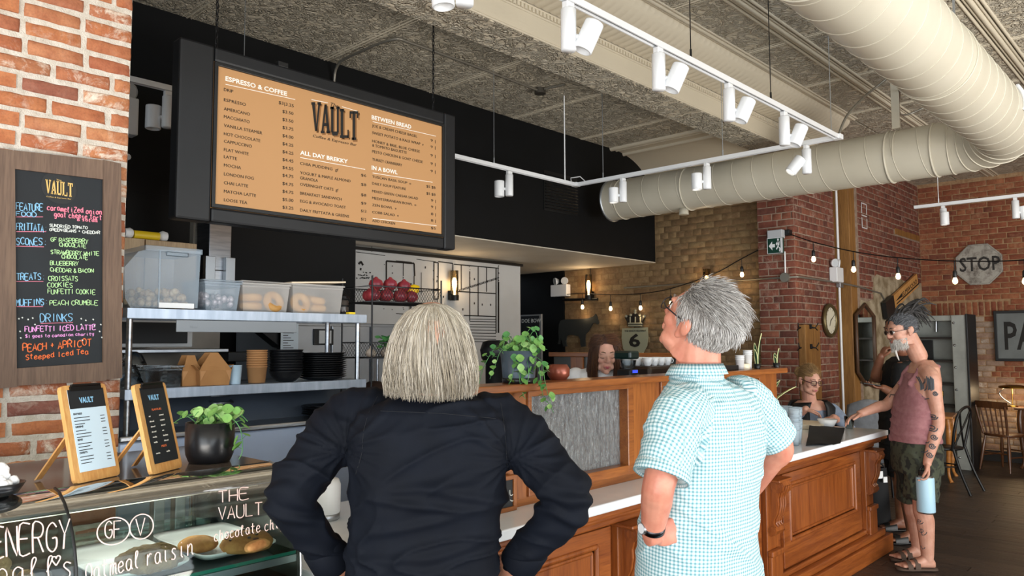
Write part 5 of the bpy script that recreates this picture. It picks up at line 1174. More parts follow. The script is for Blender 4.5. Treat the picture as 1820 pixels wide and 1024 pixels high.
def chalk(mb, txt, u, v, w_, h, r=.0018, jit=.12, sl=None):
    px, py = u/2.438, 260+v/2.438; s = .127-.191*((py-305)/345) if sl is None else sl
    hpx = h/2.438; n = sum(3 if c == ' ' else 5.1 for c in txt); ws = (w_/2.438)/(n*hpx/6)
    hand(mb, txt, lambda a, b: cf_(px+a, py-b+s*a, -.009), 0, 0, hpx, r, adv=1.275, wscale=ws, jit=jit)
mbs = {k: MB() for k in 'BWGPMO'}
chalk(mbs['B'], 'FEATURE', 70, 272, 120, 30); chalk(mbs['B'], 'FOOD', 70, 300, 92, 20); chalk(mbs['B'], 'FRITTATA:', 70, 362, 138, 30); chalk(mbs['B'], 'SCONES:', 70, 426, 138, 30); chalk(mbs['B'], 'TREATS:', 72, 578, 128, 28); chalk(mbs['B'], 'MUFFINS:', 70, 690, 142, 28); chalk(mbs['B'], 'DRINKS', 175, 764, 145, 34)
chalk(mbs['P'], 'caramelized onion', 205, 276, 240, 22, .002); chalk(mbs['P'], 'goat cheese tart', 235, 304, 210, 22, .002); chalk(mbs['P'], '& salad', 335, 322, 90, 12)
chalk(mbs['W'], 'SUNDRIED TOMATO,', 215, 348, 178, 12, .0013); chalk(mbs['W'], 'GREEN BEANS + CHEDDAR', 215, 366, 220, 12, .0013)
for s_, u, v, w_ in (('GF RASPBERRY', 220, 412, 165), ('CHOCOLATE', 258, 434, 118), ('STRAWBERRY WHITE', 220, 466, 212), ('CHOCOLATE', 268, 486, 115), ('BLUEBERRY', 218, 514, 125), ('CHEDDAR & BACON', 218, 544, 190), ('CROISSATS', 210, 582, 130), ('COOKIES', 206, 610, 112), ('FUNFETTI COOKIE', 208, 640, 208), ('PEACH CRUMBLE', 216, 688, 212)): chalk(mbs['G'], s_, u, v, w_, 17 if v < 560 else 20, .0015)
chalk(mbs['M'], 'FUNFETTI ICED LATTE', 108, 804, 310, 22, .0019); chalk(mbs['M'], '$1 goes to canadian charity', 110, 830, 300, 13, .0013)
chalk(mbs['O'], 'PEACH + APRICOT', 100, 890, 300, 30, .0022, sl=-.09); chalk(mbs['O'], 'Steeped Iced Tea', 112, 926, 275, 22, .0019, sl=-.1)
for a, b in (((70, 306), (186, 306)), ((70, 370), (200, 370)), ((68, 433), (190, 436)), ((70, 586), (188, 586)), ((72, 695), (186, 695)), ((176, 768), (316, 764))): mbs['P'].tube([C2(*a), C2(*b)], .0014, n=4)
for u, v in ((80, 745), (95, 740), (120, 748), (140, 742), (150, 770), (350, 745), (370, 752), (402, 748), (435, 770), (85, 800), (88, 828), (350, 770), (430, 800), (440, 826), (408, 775), (355, 838), (300, 835)): mbs['W'].tube([C2(u, v), C2(u+4, v+5)], .0026, n=4)
for k, m in (('B', CHB), ('W', CHW), ('G', CHG), ('P', CHP), ('M', CHM), ('O', CHO)): mbs[k].build('chalk_lettering', m, bd_, kind='stuff')
cc_ = C2(255, 180); ps = [C2(255+78*cos(i*pi/20), 180+70*sin(i*pi/20)+14*cos(i*pi/20)) for i in range(40)]
MB().add([p+Vector((.0006, 0, 0)) for p in ps], [list(range(40))]).build('round_sticker', mat('sticker_black', '#070706', .5), bd_)
mb = MB(); slab_logo(mb, lambda u, v: C2(u, v+.16*(u-255))+Vector((.002, 0, 0)), 196, 316, 152, 212, rise=0); 
word(mb, 'The', C2(243, 148)+Vector((.002, 0, 0)), C2(266, 152)+Vector((.002, 0, 0)), .008, ext=.0003); word(mb, 'Coffee & Espresso Bar', C2(200, 220)+Vector((.002, 0, 0)), C2(308, 232)+Vector((.002, 0, 0)), .007, ext=.0003)
mb.build('sticker_print', CHY, bd_, kind='stuff')

# ---------------------------------------------------------------- track lighting
TL = thing('light_track', 'white u shaped lighting track hung from thin wires', 'track light', (-3.1, 4, 3.05))
ZT_ = 3.05; XL, XA, YT = -4.335, -1.97, 5.5
def rail(a, b, parent):
    a, b = Vector(a), Vector(b); mb = MB(); d = (b-a); L = d.length; d.normalize(); s = Vector((-d.y, d.x, 0))
    for off in (-.014, .014): mb.box((a+b)/2+s*off+Vector((0, 0, 0)), (L, .006, .03), rz=atan2(d.y, d.x))
    mb.box((a+b)/2+Vector((0, 0, .013)), (L, .034, .006), rz=atan2(d.y, d.x)); mb.build('rail', WHITE_P, parent)
    g = MB().box((a+b)/2+Vector((0, 0, .003)), (L-.01, .020, .016), rz=atan2(d.y, d.x)); g.build('rail_groove', mat('track_grey', '#6b6f74', .5), parent)
rail((XL, .2, ZT_), (XL, YT, ZT_), TL); rail((XL, YT, ZT_), (XA, YT, ZT_), TL); rail((XA, YT, ZT_), (XA, 1.2, ZT_), TL)
for p in ((XL, YT), (XA, YT)): MB().box((p[0], p[1], ZT_+.002), (.06, .06, .036), ch=.004).build('corner_joint', WHITE_P, TL)
MB().tube([(XL-.03, YT-.03, ZT_+.02), (XL-.02, YT-.05, ZT_+.06), (XL+.05, YT, ZT_+.07), (XL+.1, YT+.01, ZT_+.02)], .005, n=6).build('joint_cable', WHITE_P, TL)
def wire(x, y, z=3.07, r=.0028, m=BLK, parent=None):
    mb = MB().cyl((x, y, z+.03), (x, y, 3.85), r, n=6); mb.cyl((x, y, z-.005), (x, y, z+.045), .006, n=8); mb.build('suspension_wire', m, parent or TL)
for px, py in ((878, 295), (432, 190), (1004, 318)): 
    q = onx(px, py, XL); wire(XL, q.y, r=.0028 if px != 1004 else .006, m=ALU if px != 1004 else WHITE_P)
for px, py in ((1072, 325), (1285, 285), (1478, 240)): q = ony(px, py, YT); wire(q.x, YT, m=ALU)
for px, py in ((1228, 105), (1370, 170)): q = onx(px, py, XA); wire(XA, q.y)
HEADS = []
LENS = emit('lamp_glow', '#fff1da', 7.0)
def head(x, y, z, side, tilt, label, lit=False, yaw=0, parent=None):
    """driver cylinder under the rail with the lamp can beside it; side = horizontal direction to the can"""
    t = thing('spotlight', label, 'spotlight', (x, y, z), 'white track spotlights')
    MB().box((x, y, z-.02), (.03, .05, .03), ch=.004).build('adapter', WHITE_P, t)
    mb = MB(); mb.lathe([(.0, 0), (.026, 0), (.033, -.006), (.033, -.178), (.030, -.184), (0, -.184)], (x, y, z-.032), 26); mb.build('driver', WHITE_P, t)
    s = Vector(side).normalized(); c = Vector((x, y, z-.155))+s*.083
    MB().cyl(Vector((x, y, z-.155))+s*.028, Vector((x, y, z-.155))+s*.05, .012, n=12).build('joint', WHITE_P, t)
    ax = Vector((0, 0, 1)); f2 = Vector((-s.y, s.x, 0)); d = (Matrix.Rotation(tilt, 3, f2) @ ax)
    mb = MB(); mb.lathe([(.034, .066), (.041, .066), (.042, .060), (.042, -.062), (.039, -.066), (.035, -.066), (.034, -.05), (0, -.05)], c, 28, d); mb.lathe([(0, .058), (.034, .058)], c, 28, d, cap=False)
    mb.build('can', WHITE_P, t)
    MB().lathe([(.033, .0605), (0, .0606)], c, 20, d, cap=False).build('heat_sink', BLKP, t)
    if lit:
        MB().lathe([(0, -.054), (.033, -.054)], c, 20, d, cap=False).build('lens', LENS, t)
        l = bpy.data.lights.new('spot_lamp', 'SPOT'); l.energy = 26; l.spot_size = 1.0; l.color = (1, .86, .68); l.shadow_soft_size = .03; o = bpy.data.objects.new('spot_lamp', l); COL.objects.link(o); o.location = c-d*.07; o.rotation_euler = (-d).to_track_quat('-Z', 'Y').to_euler()
    return t
VR = (cos(YAW), sin(YAW), 0); VL = (-cos(YAW), -sin(YAW), 0)
for px, py, lab in ((1010, 8, 'largest white spotlight on the near track, closest to the picture top'), (1170, 90, 'second white spotlight along the near track'), (1295, 150, 'third white spotlight along the near track'), (1393, 195, 'fourth white spotlight along the near track')):
    q = onx(px, py, XA); head(XA, q.y, ZT_-.012, VR, radians(24), lab)
head(XA, 1.86, ZT_-.012, VL, .1, 'white spotlight cut off by the top edge of the picture')
for px, py, s_, tl_, lab in ((1107, 318, VL, 0, 'lit white spotlight at the left end of the cross track'), (1256, 290, VL, 0, 'lit white spotlight in the middle of the cross track'), (1433, 262, VL, radians(-38), 'lit white spotlight at the right end of the cross track, tilted')):
    q = ony(px, py, YT); head(q.x, YT, ZT_-.012, s_, tl_, lab, lit=True)
for px, py, lab in ((300, 158, 'white spotlight to the left of the menu board'), (905, 300, 'white spotlight to the right of the menu board')):
    q = onx(px, py, XL); head(XL, q.y, ZT_-.012, VL, 0, lab)
TR = thing('light_track', 'short white lighting track in the dining area at the right', 'track light', (-1, 9, 3.05))
rail((-2.44, 9.0, 3.05), (.8, 9.0, 3.05), TR); wire(ony(1668, 355, 9).x, 9.0, r=.004, m=WHITE_P, parent=TR); wire(-.6, 9.0, r=.004, m=WHITE_P, parent=TR)
q = ony(1676, 365, 9); head(q.x, 9.0, 3.038, (.35, -.94, 0), 0, 'left white spotlight of the dining track', lit=True)
q = ony(1804, 350, 9); head(q.x, 9.0, 3.038, VR, radians(-10), 'right white spotlight of the dining track', lit=True)
# conduits on the ceiling
cd = tag(MB().tube(spline([(-5.13, onx(594, 140, -5.13).y, 3.2), (-5.13, onx(594, 120, -5.13).y, 3.6), (-5.05, onz(612, 106, 3.82).y, 3.80), onz(640, 92, 3.825), onz(698, 70, 3.825), onz(735, 78, 3.825), onz(850, 120, 3.825), onz(955, 160, 3.825)], 5), .011, n=8).build('conduit', mat('galvanised_conduit', '#8e8a80', .4, .6)), 'bent metal conduit running across the ceiling above the menu board', 'conduit')
q = onz(960, 161, 3.83); tag(MB().cyl((q.x, q.y, 3.80), (q.x, q.y, 3.85), .05, n=18).build('junction_box', mat('dark_junction', '#4f4b44', .5, .5)), 'round grey junction box at the end of the ceiling conduit', 'junction box')
a, b = onz(968, 158, 3.83), onz(1004, 150, 3.83); tag(MB().tube([a, b], .01, n=8).build('conduit', MATS['galvanised_conduit']), 'short conduit between the junction box and the white drop rod', 'conduit')
a, b = onz(1520, 225, 3.3), onz(1640, 192, 3.7)
tag(MB().tube(spline([(XA, YT+.02, 3.07), (XA+.03, YT+.15, 3.25), (XA+.1, YT+.5, 3.5), (-1.75, 6.2, 3.62), onz(1600, 203, 3.72), onz(1642, 192, 3.8)], 6), .009, n=8).build('flexible_cable', MATS['galvanised_conduit']), 'curved grey cable from the track corner up to the duct hanger', 'cable')

# ---------------------------------------------------------------- spiral duct
DU = mat('duct_cream_paint', '#c9c3b2', .38, c2='#bfb8a6', vs=1.5)
dk = thing('spiral_duct', 'big cream spiral air duct with an elbow under the ceiling', 'duct', (-2, 6.5, 3.14))
R = .212; Yd, Zd, Xd, Re = 6.8, 3.14, -1.12, .42
mb = MB(); mb.cyl((-4.86, Yd, Zd), (Xd-Re, Yd, Zd), R, n=56, cap=False); mb.build('straight_run', DU, dk)
mb = MB(); mb.cyl((Xd, Yd-Re, Zd), (Xd, -1.8, Zd), R, n=56, cap=False); mb.build('near_run', DU, dk)
cen = Vector((Xd-Re, Yd-Re, Zd))
for g in range(5):
    a0, a1 = pi/2*(1-g/5), pi/2*(1-(g+1)/5); V = []
    for a in (a0, a1):
        c = cen+Vector((cos(a), sin(a), 0))*Re; V += [c+Vector((cos(a), sin(a), 0))*R*cos(2*pi*i/56)+Vector((0, 0, R*sin(2*pi*i/56))) for i in range(56)]
    MB().add(V, [(i, (i+1) % 56, 56+(i+1) % 56, 56+i) for i in range(56)], True).build('elbow_segment', DU, dk)
    c = cen+Vector((cos(a0), sin(a0), 0))*Re
    MB().tube([c+Vector((cos(a0), sin(a0), 0))*(R+.002)*cos(2*pi*i/56)+Vector((0, 0, (R+.002)*sin(2*pi*i/56))) for i in range(56)], .005, n=6, closed=True).build('seam', DU, dk)
def helix(p0, p1, pitch, side):
    p0, p1 = Vector(p0), Vector(p1); L = (p1-p0).length; d = (p1-p0)/L; x, y, _ = frame(d); n = int(L/pitch*40)
    return [p0+d*(L*i/n)+(x*cos(2*pi*i/40*side)+y*sin(2*pi*i/40*side))*(R+.0005) for i in range(n+1)]
MB().tube(helix((-4.84, Yd, Zd), (Xd-Re, Yd, Zd), .2, 1), .0034, n=5).build('spiral_seam', DU, dk)
MB().tube(helix((Xd, -1.8, Zd), (Xd, Yd-Re, Zd), .2, 1), .0034, n=5).build('spiral_seam', DU, dk)
for x, r, m in ((-4.86, .014, ALU), (-4.70, .006, DU), (-3.9, .007, DU), (-2.0, .009, DU), (-1.66, .008, DU)):
    MB().tube([(x, Yd+(R+.003)*cos(a*pi/28), Zd+(R+.003)*sin(a*pi/28)) for a in range(56)], r, n=6, closed=True).build('joint_ring', m, dk)
for y in (4.6, 2.9):
    MB().tube([(Xd+(R+.003)*cos(a*pi/28), y, Zd+(R+.003)*sin(a*pi/28)) for a in range(56)], .005, n=6, closed=True).build('joint_ring', DU, dk)
mb = MB(); mb.cyl((-4.862, Yd, Zd), (-4.855, Yd, Zd), R-.004, n=40); mb.build('end_cap', mat('grey_sheet', '#8a8a86', .4, .6), dk)
mb = MB(); V = []; x = -1.93
mb.tube([(x, Yd+(R+.008)*cos(a), Zd+(R+.008)*sin(a)) for a in [pi*i/16 for i in range(-1, 18)]], .004, n=4)
for s_ in (-1, 1): pass
mb.span((x-.03, Yd-.10, Zd+R+.0), (x+.03, Yd-.085, Zd+R+.42), ch=.002); mb.build('hanger_strap', DU, dk)
for y in (5.2, 3.2): MB().span((Xd-.025, y-.01, Zd+R), (Xd-.015, y+.01, 3.85)).build('hanger_rod', ALU, dk)
MB().lathe([(.05, 0), (.045, .06), (0, .06)], (-3.95, Yd-.05, Zd-R-.05), 16, (0, 0, 1)).build('drain_boss', DU, dk)
gr_ = thing('duct_register', 'louvred air register on the side of the cream duct', 'vent', (Xd, 6.0, Zd))
ca = radians(12)
def dr(y, a, r=R+.006): return Vector((Xd+r*cos(a), y, Zd+r*sin(a)))
mb = MB(); mb.grid(lambda u, v: dr(5.85+.42*u, ca-.33+.66*v, R+.004), 2, 8); mb.build('dark_opening', BLKP, gr_)
mb = MB()
for a_ in (ca-.36, ca+.36): mb.tube([dr(5.83, a_, R+.01), dr(6.29, a_, R+.01)], .014, n=6)
for y in (5.83, 6.29): mb.tube([dr(y, ca-.36+.72*i/8, R+.01) for i in range(9)], .014, n=6)
mb.build('frame', WHITE_P, gr_)
for i in range(11): MB().tube([dr(5.87+.038*i, ca-.33+.66*k/6, R+.008) for k in range(7)], .005, n=4).build('louvre', mat('dark_louvre', '#4a4c4e', .4, .5), gr_)
# bulkhead vent
a, b = onx(966, 302, -5.148), onx(1026, 388, -5.148)
vg = thing('bulkhead_vent', 'black louvred vent grille in the black bulkhead', 'vent', (-5.15, a.y, b.z))
zt, zb = a.z, b.z+.02
MB().span((-5.149, a.y, zb), (-5.142, b.y, zt)).build('backing', BLKP, vg)
for z in [zb+.03+i*.032 for i in range(int((zt-zb-.04)/.032))]: MB().box((-5.132, (a.y+b.y)/2, z), (.022, b.y-a.y-.03, .004), rot=Matrix.Rotation(.6, 3, 'Y')).build('louvre', BLKC, vg)

# ---------------------------------------------------------------- wall things
def emlight(name_label, c, ax, w_=.26, h=.17, d=.09):
    """ax: outward normal; c centre of the box back"""
    ax = Vector(ax); s = Vector((-ax.y, ax.x, 0)); t = thing('emergency_light', name_label, 'emergency light', c); c = Vector(c)
    rz = atan2(s.y, s.x); MB().box(c+ax*d/2, (w_, d, h), rz=rz, ch=.008).build('battery_box', WHITE_P, t)
    for k in (-1, 1):
        p = c+ax*(d/2)+s*k*w_*.28+Vector((0, 0, h/2+.05)); dd = (ax+s*k*.5+Vector((0, 0, -.15))).normalized()
        MB().cyl(p-Vector((0, 0, .05)), p-Vector((0, 0, .02)), .012, n=10).build('swivel', WHITE_P, t)
        hd = MB().lathe([(0, -.04), (.03, -.035), (.048, 0), (.05, .02), (.046, .02)], p, 20, dd, cap=False).build('lamp_head', WHITE_P, t); MB().lathe([(0, .016), (.046, .016)], p, 20, dd, cap=False).build('lens', mat('lamp_lens', '#c9ced2', .15), t)
    return t
q = onx(1483, 490, -3.33); emlight('white twin head emergency light on the red brick pillar side', (-3.325, q.y-.07, q.z), (1, 0, 0), .2, .17)
q = ony(1000, 517, 8.1); emlight('white twin head emergency light on the tan wall', (q.x, 8.098, q.z), (0, -1, 0), .28, .16)
q = onx(207, 208, -5.15); emlight('white twin head emergency light peeping out beside the near pier', (-5.15, q.y, q.z), (1, 0, 0), .20, .24, .10)
q = onx(222, 281, -5.1); tag(MB().cyl((-5.14, q.y, q.z), (-5.05, q.y, q.z), .02, n=10).build('wall_hook', WHITE_P), 'small white knob sticking out beside the pier', 'hook')
# exit sign
a, b = ony(1369, 412, 7.90), ony(1398, 447, 7.86)
es = thing('exit_sign', 'green and white running man exit sign on the brick pillar', 'exit sign', (a.x, 7.86, b.z))
MB().span((a.x-.03, 7.87, a.z-.06), (b.x+.03, 7.95, a.z+.0), ch=.006).build('bracket', BLKP, es); MB().span((a.x+.01, 7.80, a.z-.09), (b.x-.02, 7.88, a.z-.0), ch=.006).build('housing', mat('grey_housing', '#b9bcc0', .4), es)
y_ = 7.80; zt, zb = a.z-.085, b.z-.02; pn = MB().span((a.x+.008, y_-.002, zb), (b.x-.012, y_+.03, zt), ch=.003).build('panel', mat('exit_green', '#0d3b2e', .35), es)
mb = MB(); W_, H_ = b.x-a.x-.02, zt-zb
def qv(P): mb.prism([(u*W_, v*H_) for u, v in P], (a.x+.008, y_-.0035, zb), (1, 0, 0), (0, 0, 1), (0, -.001, 0))
qv([(.1, .5), (.33, .78), (.33, .6), (.5, .6), (.5, .4), (.33, .4), (.33, .22)]); qv([(.66, .80), (.76, .80), (.76, .93), (.66, .93)]); qv([(.60, .5), (.78, .75), (.68, .78), (.56, .62)]); qv([(.66, .46), (.78, .5), (.8, .76), (.68, .76)]); qv([(.68, .5), (.56, .28), (.62, .24), (.76, .46)]); qv([(.70, .48), (.88, .3), (.82, .1), (.76, .12), (.78, .28)]); qv([(.86, .95), (.96, .95), (.96, .05), (.86, .05)]); 
for e in ((0, .97, 1, 1), (0, 0, 1, .03), (0, 0, .03, 1), (.97, 0, 1, 1)): qv([(e[0], e[1]), (e[2], e[1]), (e[2], e[3]), (e[0], e[3])])
mb.build('pictogram', WHITE_P, pn, kind='stuff')
GV = MATS['galvanised_conduit']
q1, q2 = ony(1398, 447, 7.93), ony(1396, 490, 7.93)
cn = thing('wall_conduit', 'grey conduits with a round junction box on the pillar and tan wall', 'conduit', (q2.x, 7.94, q2.z))
MB().cyl((q2.x, 7.93, q2.z), (q2.x, 7.93, q1.z), .009, n=8).build('drop_pipe', WHITE_P, cn); MB().cyl((q2.x, 7.945, q2.z-.02), (q2.x, 7.90, q2.z-.02), .05, n=20).build('junction_box', GV, cn)
zc = q2.z-.02; MB().tube([(-5.6, 8.07, zc+.01), (-3.8, 8.07, zc+.01), (-3.76, 7.93, zc), (-3.31, 7.93, zc), (-3.30, 7.96, zc), (-3.30, 9.05, zc), (-3.2, 9.3, zc-.03), (-3.19, 9.52, zc-.04), (-3.19, 10.2, zc-.08), (-3.19, 10.45, zc-.25)], .011, n=8).build('long_pipe', GV, cn)
MB().box((-3.30, 9.12, zc-.01), (.05, .10, .09), ch=.006).build('box_fitting', ALU, cn)
wp_ = tag(MB().cyl((-3.30, 9.10, 0), (-3.30, 9.10, 3.84), .014, n=10).build('vertical_pipe', WHITE_P), 'thin white vertical pipe running down the pillar edge', 'pipe')
# clock
q = onx(1471, 570, -3.33); ck = thing('wall_clock', 'round brass rimmed wall clock on the pillar side', 'clock', (-3.32, q.y, q.z))
MB().lathe([(.13, 0), (.19, .012), (.195, .035), (.175, .055), (.150, .045), (.148, .03)], (-3.33, q.y, q.z), 44, (1, 0, 0), cap=False).build('rim', mat('aged_brass', '#6f6243', .4, .7), ck)
fc = MB().lathe([(0, .034), (.152, .034)], (-3.33, q.y, q.z), 40, (1, 0, 0), cap=False).build('face', mat('cream_clock_face', '#d8d2bd', .6), ck)
hd = MB(); X = -3.293
for a_, L, w_ in ((radians(60), .12, .007), (radians(210), .075, .009)):
    d = Vector((0, sin(a_), cos(a_))); s_ = Vector((0, d.z, -d.y)); c0 = Vector((X, q.y, q.z)); hd.add([c0-s_*w_, c0+s_*w_, c0+d*L+s_*w_*.3, c0+d*L-s_*w_*.3], [(0, 1, 2, 3)])
hd.build('hands', INK, fc, kind='stuff'); mk = MB()
for i in range(12):
    a_ = i*pi/6; d = Vector((0, sin(a_), cos(a_))); s_ = Vector((0, d.z, -d.y)); c0 = Vector((X-.001, q.y, q.z))+d*.12; mk.add([c0-s_*.004, c0+s_*.004, c0+d*.02+s_*.004, c0+d*.02-s_*.004], [(0, 1, 2, 3)])
mk.build('hour_marks', INK, fc, kind='stuff')
# coat hook post
pk = thing('coat_rack', 'wooden post with black iron coat hooks at the pillar corner', 'coat rack', (-3.3, 8.15, 1.2))
pa, pb2 = onx(1443, 650, -3.27), onx(1456, 650, -3.27)
MB().span((-3.326, 7.96, .0), (-3.25, pb2.y, onx(1450, 578, -3.27).z), ch=.006).build('post', POSTW, pk)
for z in (1.76, 1.55):
    for d in ((-.3, -1, 0), (1, .3, 0)):
        dv = Vector(d).normalized(); c0 = Vector((-3.29, 7.99, z)) if d[1] < 0 else Vector((-3.25, 8.08, z)); mb = MB()
        mb.box(c0+dv*.004, (.03, .03, .05), ch=.003)
        for k in (-1, 1): mb.tube(spline([c0, c0+dv*.05+Vector((0, 0, -.015)), c0+dv*.08+Vector((0, k*.015, .04*k))], 4), .006, n=6)
        mb.build('hook', BLK, pk)
# mirror
c = [onx(u, v, -3.185) for u, v in ((1521, 560), (1538, 541), (1553, 562), (1554, 655), (1540, 684), (1523, 665))]
mr = thing('wall_mirror', 'narrow pointed brown framed mirror on the plastered wall', 'mirror', c[0])
y0_, y1_ = c[0].y, c[2].y; zt, zb, zs, zs2 = c[1].z, c[4].z, (c[0].z+c[2].z)/2, (c[3].z+c[5].z)/2; ym = (y0_+y1_)/2
P = [(y0_, zs), (ym, zt), (y1_, zs), (y1_, zs2), (ym+.06, zb), (ym-.06, zb), (y0_, zs2)]
MB().tube([(-3.185, y, z) for y, z in P], .022, n=8, closed=True).build('frame', wood('dark_mirror_frame', '#3f2a1c', '#5d402b', .45, axis='z'), mr)
t = NT('silvered_mirror'); t.set('#cfd4d2', .03, 1.0); MB().add([(-3.187, y, z) for y, z in P], [list(range(7))]).build('glass', t.m, mr)
# advertising plank
a, b = onx(1583, 540, -3.18), onx(1627, 498, -3.18); d = (b-a).normalized(); s_ = Vector((1, 0, 0)).cross(d).normalized(); s_ = s_ if s_.z > 0 else -s_
kp = thing('painted_plank', 'slanted pale wooden plank with dark lettering above the mirror', 'plank', a)
MB().add([a-s_*.09, b-s_*.09, b+s_*.09, a+s_*.09, a-s_*.09+Vector((.03, 0, 0)), b-s_*.09+Vector((.03, 0, 0)), b+s_*.09+Vector((.03, 0, 0)), a+s_*.09+Vector((.03, 0, 0))], [(3, 2, 1, 0), (4, 5, 6, 7), (0, 1, 5, 4), (1, 2, 6, 5), (2, 3, 7, 6), (3, 0, 4, 7)]).build('board', BAMBOO, kp)
mb = MB(); word(mb, 'ELMWOOD', a+d*.42-s_*.03+Vector((.031, 0, 0)), b-d*.05-s_*.03+Vector((.031, 0, 0)), .09, y=s_, ext=.001)
g = lambda u, v: a+d*u+s_*v+Vector((.0325, 0, 0)); mb.add([g(.12, -.05), g(1.2, -.065), g(1.2, -.045), g(.14, -.035)], [(0, 1, 2, 3)]); mb.add([g(.1, .0), g(.4, -.02), g(.4, .03)], [(0, 1, 2)])
mb.build('lettering', INK, kp, kind='stuff')
a2 = a-d*.34; MB().add([a2-s_*.11, a-s_*.11, a+s_*.11, a2+s_*.11, a2-s_*.11+Vector((.05, 0, 0)), a-s_*.11+Vector((.05, 0, 0)), a+s_*.11+Vector((.05, 0, 0)), a2+s_*.11+Vector((.05, 0, 0))], [(3, 2, 1, 0), (4, 5, 6, 7), (0, 1, 5, 4), (1, 2, 6, 5), (2, 3, 7, 6), (3, 0, 4, 7)]).build('black_end', BLKP, kp)
# stop sign
q = ony(1740, 470, 11.96); st_ = thing('stop_sign', 'rusty grey octagonal STOP sign on the back brick wall', 'sign', (q.x, 11.96, q.z)); r = .30
oc = [(q.x+r*cos(pi/8+i*pi/4), q.z+r*sin(pi/8+i*pi/4)) for i in range(8)]
t = NT('worn_white_sign'); v = t.coord('Object'); n = t.noise(v, 7, 6, .7); t.set(t.mix(t.ramp(n, [(.45, 0.0), (.66, 1.0)]), '#aaa59b', '#5f564d'), .6); WSG = t.m
pl_ = MB().prism(oc, (0, 11.955, 0), (1, 0, 0), (0, 0, 1), (0, .012, 0)).build('plate', WSG, st_)
mb = MB(); mb.tube([(x, 11.953, z) for x, z in [(q.x+(r-.015)*cos(pi/8+i*pi/4), q.z+(r-.015)*sin(pi/8+i*pi/4)) for i in range(8)]], .005, n=4, closed=True); mb.build('raised_border', mat('pale_border', '#a8a49b', .6), pl_)
mb = MB(); word(mb, 'STOP', (q.x-.235, 11.954, q.z-.085), (q.x+.25, 11.954, q.z-.085), .27, x=(1, 0, 0), ext=.001, offset=.004); mb.build('lettering', mat('dull_black_paint', '#2a2724', .7), pl_, kind='stuff')
# PA.. sign
a, b = ony(1765, 553, 11.93), ony(1767, 642, 11.93); xe = -1.72
ps_ = thing('painted_sign', 'large grey sign with black capital letters in a black frame', 'sign', (a.x, 11.93, b.z))
MB().span((a.x+.03, 11.945, b.z+.03), (xe, 11.96, a.z-.03)).build('panel', mat('sign_grey', '#747978', .6, c2='#676b6a', vs=4), ps_)
for n_, p, r_ in (('frame_side', (a.x, 11.93, b.z), (a.x+.035, 11.97, a.z)), ('frame_top', (a.x, 11.93, a.z-.035), (xe, 11.97, a.z)), ('frame_bottom', (a.x, 11.93, b.z), (xe, 11.97, b.z+.035)), ('frame_side', (xe-.035, 11.93, b.z), (xe, 11.97, a.z))): MB().span(p, r_, ch=.004).build(n_, BLKP, ps_)
mb = MB(); word(mb, 'PA', (ony(1785, 600, 11.94).x, 11.944, b.z+.16), (ony(1785, 600, 11.94).x+.36, 11.944, b.z+.16), .52, x=(1, 0, 0), ext=.001, offset=.008); mb.build('lettering', INK, ps_, kind='stuff')
# cow silhouette
cw = [(992, 612), (994, 603), (993, 590), (994, 577), (997, 570), (1003, 568), (1030, 567), (1046, 566), (1056, 562), (1059, 558), (1061, 561), (1062, 566), (1065, 573), (1063, 577), (1058, 574), (1054, 575), (1050, 582), (1046, 589), (1041, 594), (1040, 605), (1041, 616), (1034, 617), (1032, 612), (1032, 604), (1029, 598), (1023, 596), (1014, 595), (1008, 597), (1006, 606), (1008, 616), (1002, 616), (999, 606), (997, 600), (996, 612)]
P = [ony(u, v, 8.08) for u, v in cw]
tag(MB().prism([(p.x, p.z) for p in P], (0, 8.07, 0), (1, 0, 0), (0, 0, 1), (0, .018, 0)).build('cow_cutout', mat('dark_cut_steel', '#2a2d2c', .6)), 'dark metal cow silhouette on the tan brick wall', 'wall art')
# route 6 shield
sh6 = [(1106, 584), (1151, 582), (1152, 600), (1150, 615), (1143, 628), (1130, 638), (1116, 632), (1108, 620), (1105, 602)]
P = [ony(u, v, 8.07) for u, v in sh6]; s6 = thing('route_shield', 'cream highway shield sign with crown and number 6', 'sign', (P[0].x, 8.07, P[5].z))
pl_ = MB().prism([(p.x, p.z) for p in P], (0, 8.065, 0), (1, 0, 0), (0, 0, 1), (0, .012, 0)).build('shield', mat('shield_cream', '#9d9d84', .5), s6)
mb = MB(); A, B = ony(1118, 616, 8.063), ony(1138, 616, 8.063); word(mb, '6', A, (B.x, A.y, A.z), (ony(1128, 594, 8.06).z-A.z)/.70, x=(1, 0, 0), ext=.001, offset=.006); A, B = ony(1110, 590, 8.063), ony(1148, 590, 8.063); word(mb, "THE KING'S HIGHWAY", A, (B.x, A.y, A.z), .03, x=(1, 0, 0), ext=.001); mb.build('lettering', INK, pl_, kind='stuff')
cr = [(1116, 580), (1141, 580), (1142, 572), (1146, 564), (1144, 560), (1139, 561), (1134, 560), (1131, 557), (1129, 553), (1127, 557), (1123, 560), (1118, 561), (1113, 560), (1111, 564), (1115, 572)]
P = [ony(u, v, 8.07) for u, v in cr]; crn = MB().prism([(p.x, p.z) for p in P], (0, 8.06, 0), (1, 0, 0), (0, 0, 1), (0, .02, 0)).build('crown', INK, s6)
mb = MB()
for u, v in ((1113, 562), (1121, 560), (1129, 556), (1137, 560), (1145, 562), (1129, 552)): mb.ell(ony(u, v, 8.055), .018, nu=10, nv=6)
for v in (575, 579): mb.cyl(ony(1117, v, 8.055), ony(1141, v, 8.055), .012, n=6)
for u in (1120, 1129, 1138): mb.cyl(ony(u, 574, 8.055), ony(u, 563, 8.055), .008, n=6)
mb.build('crown_jewels', mat('shield_grey', '#8d8d7c', .5), crn)
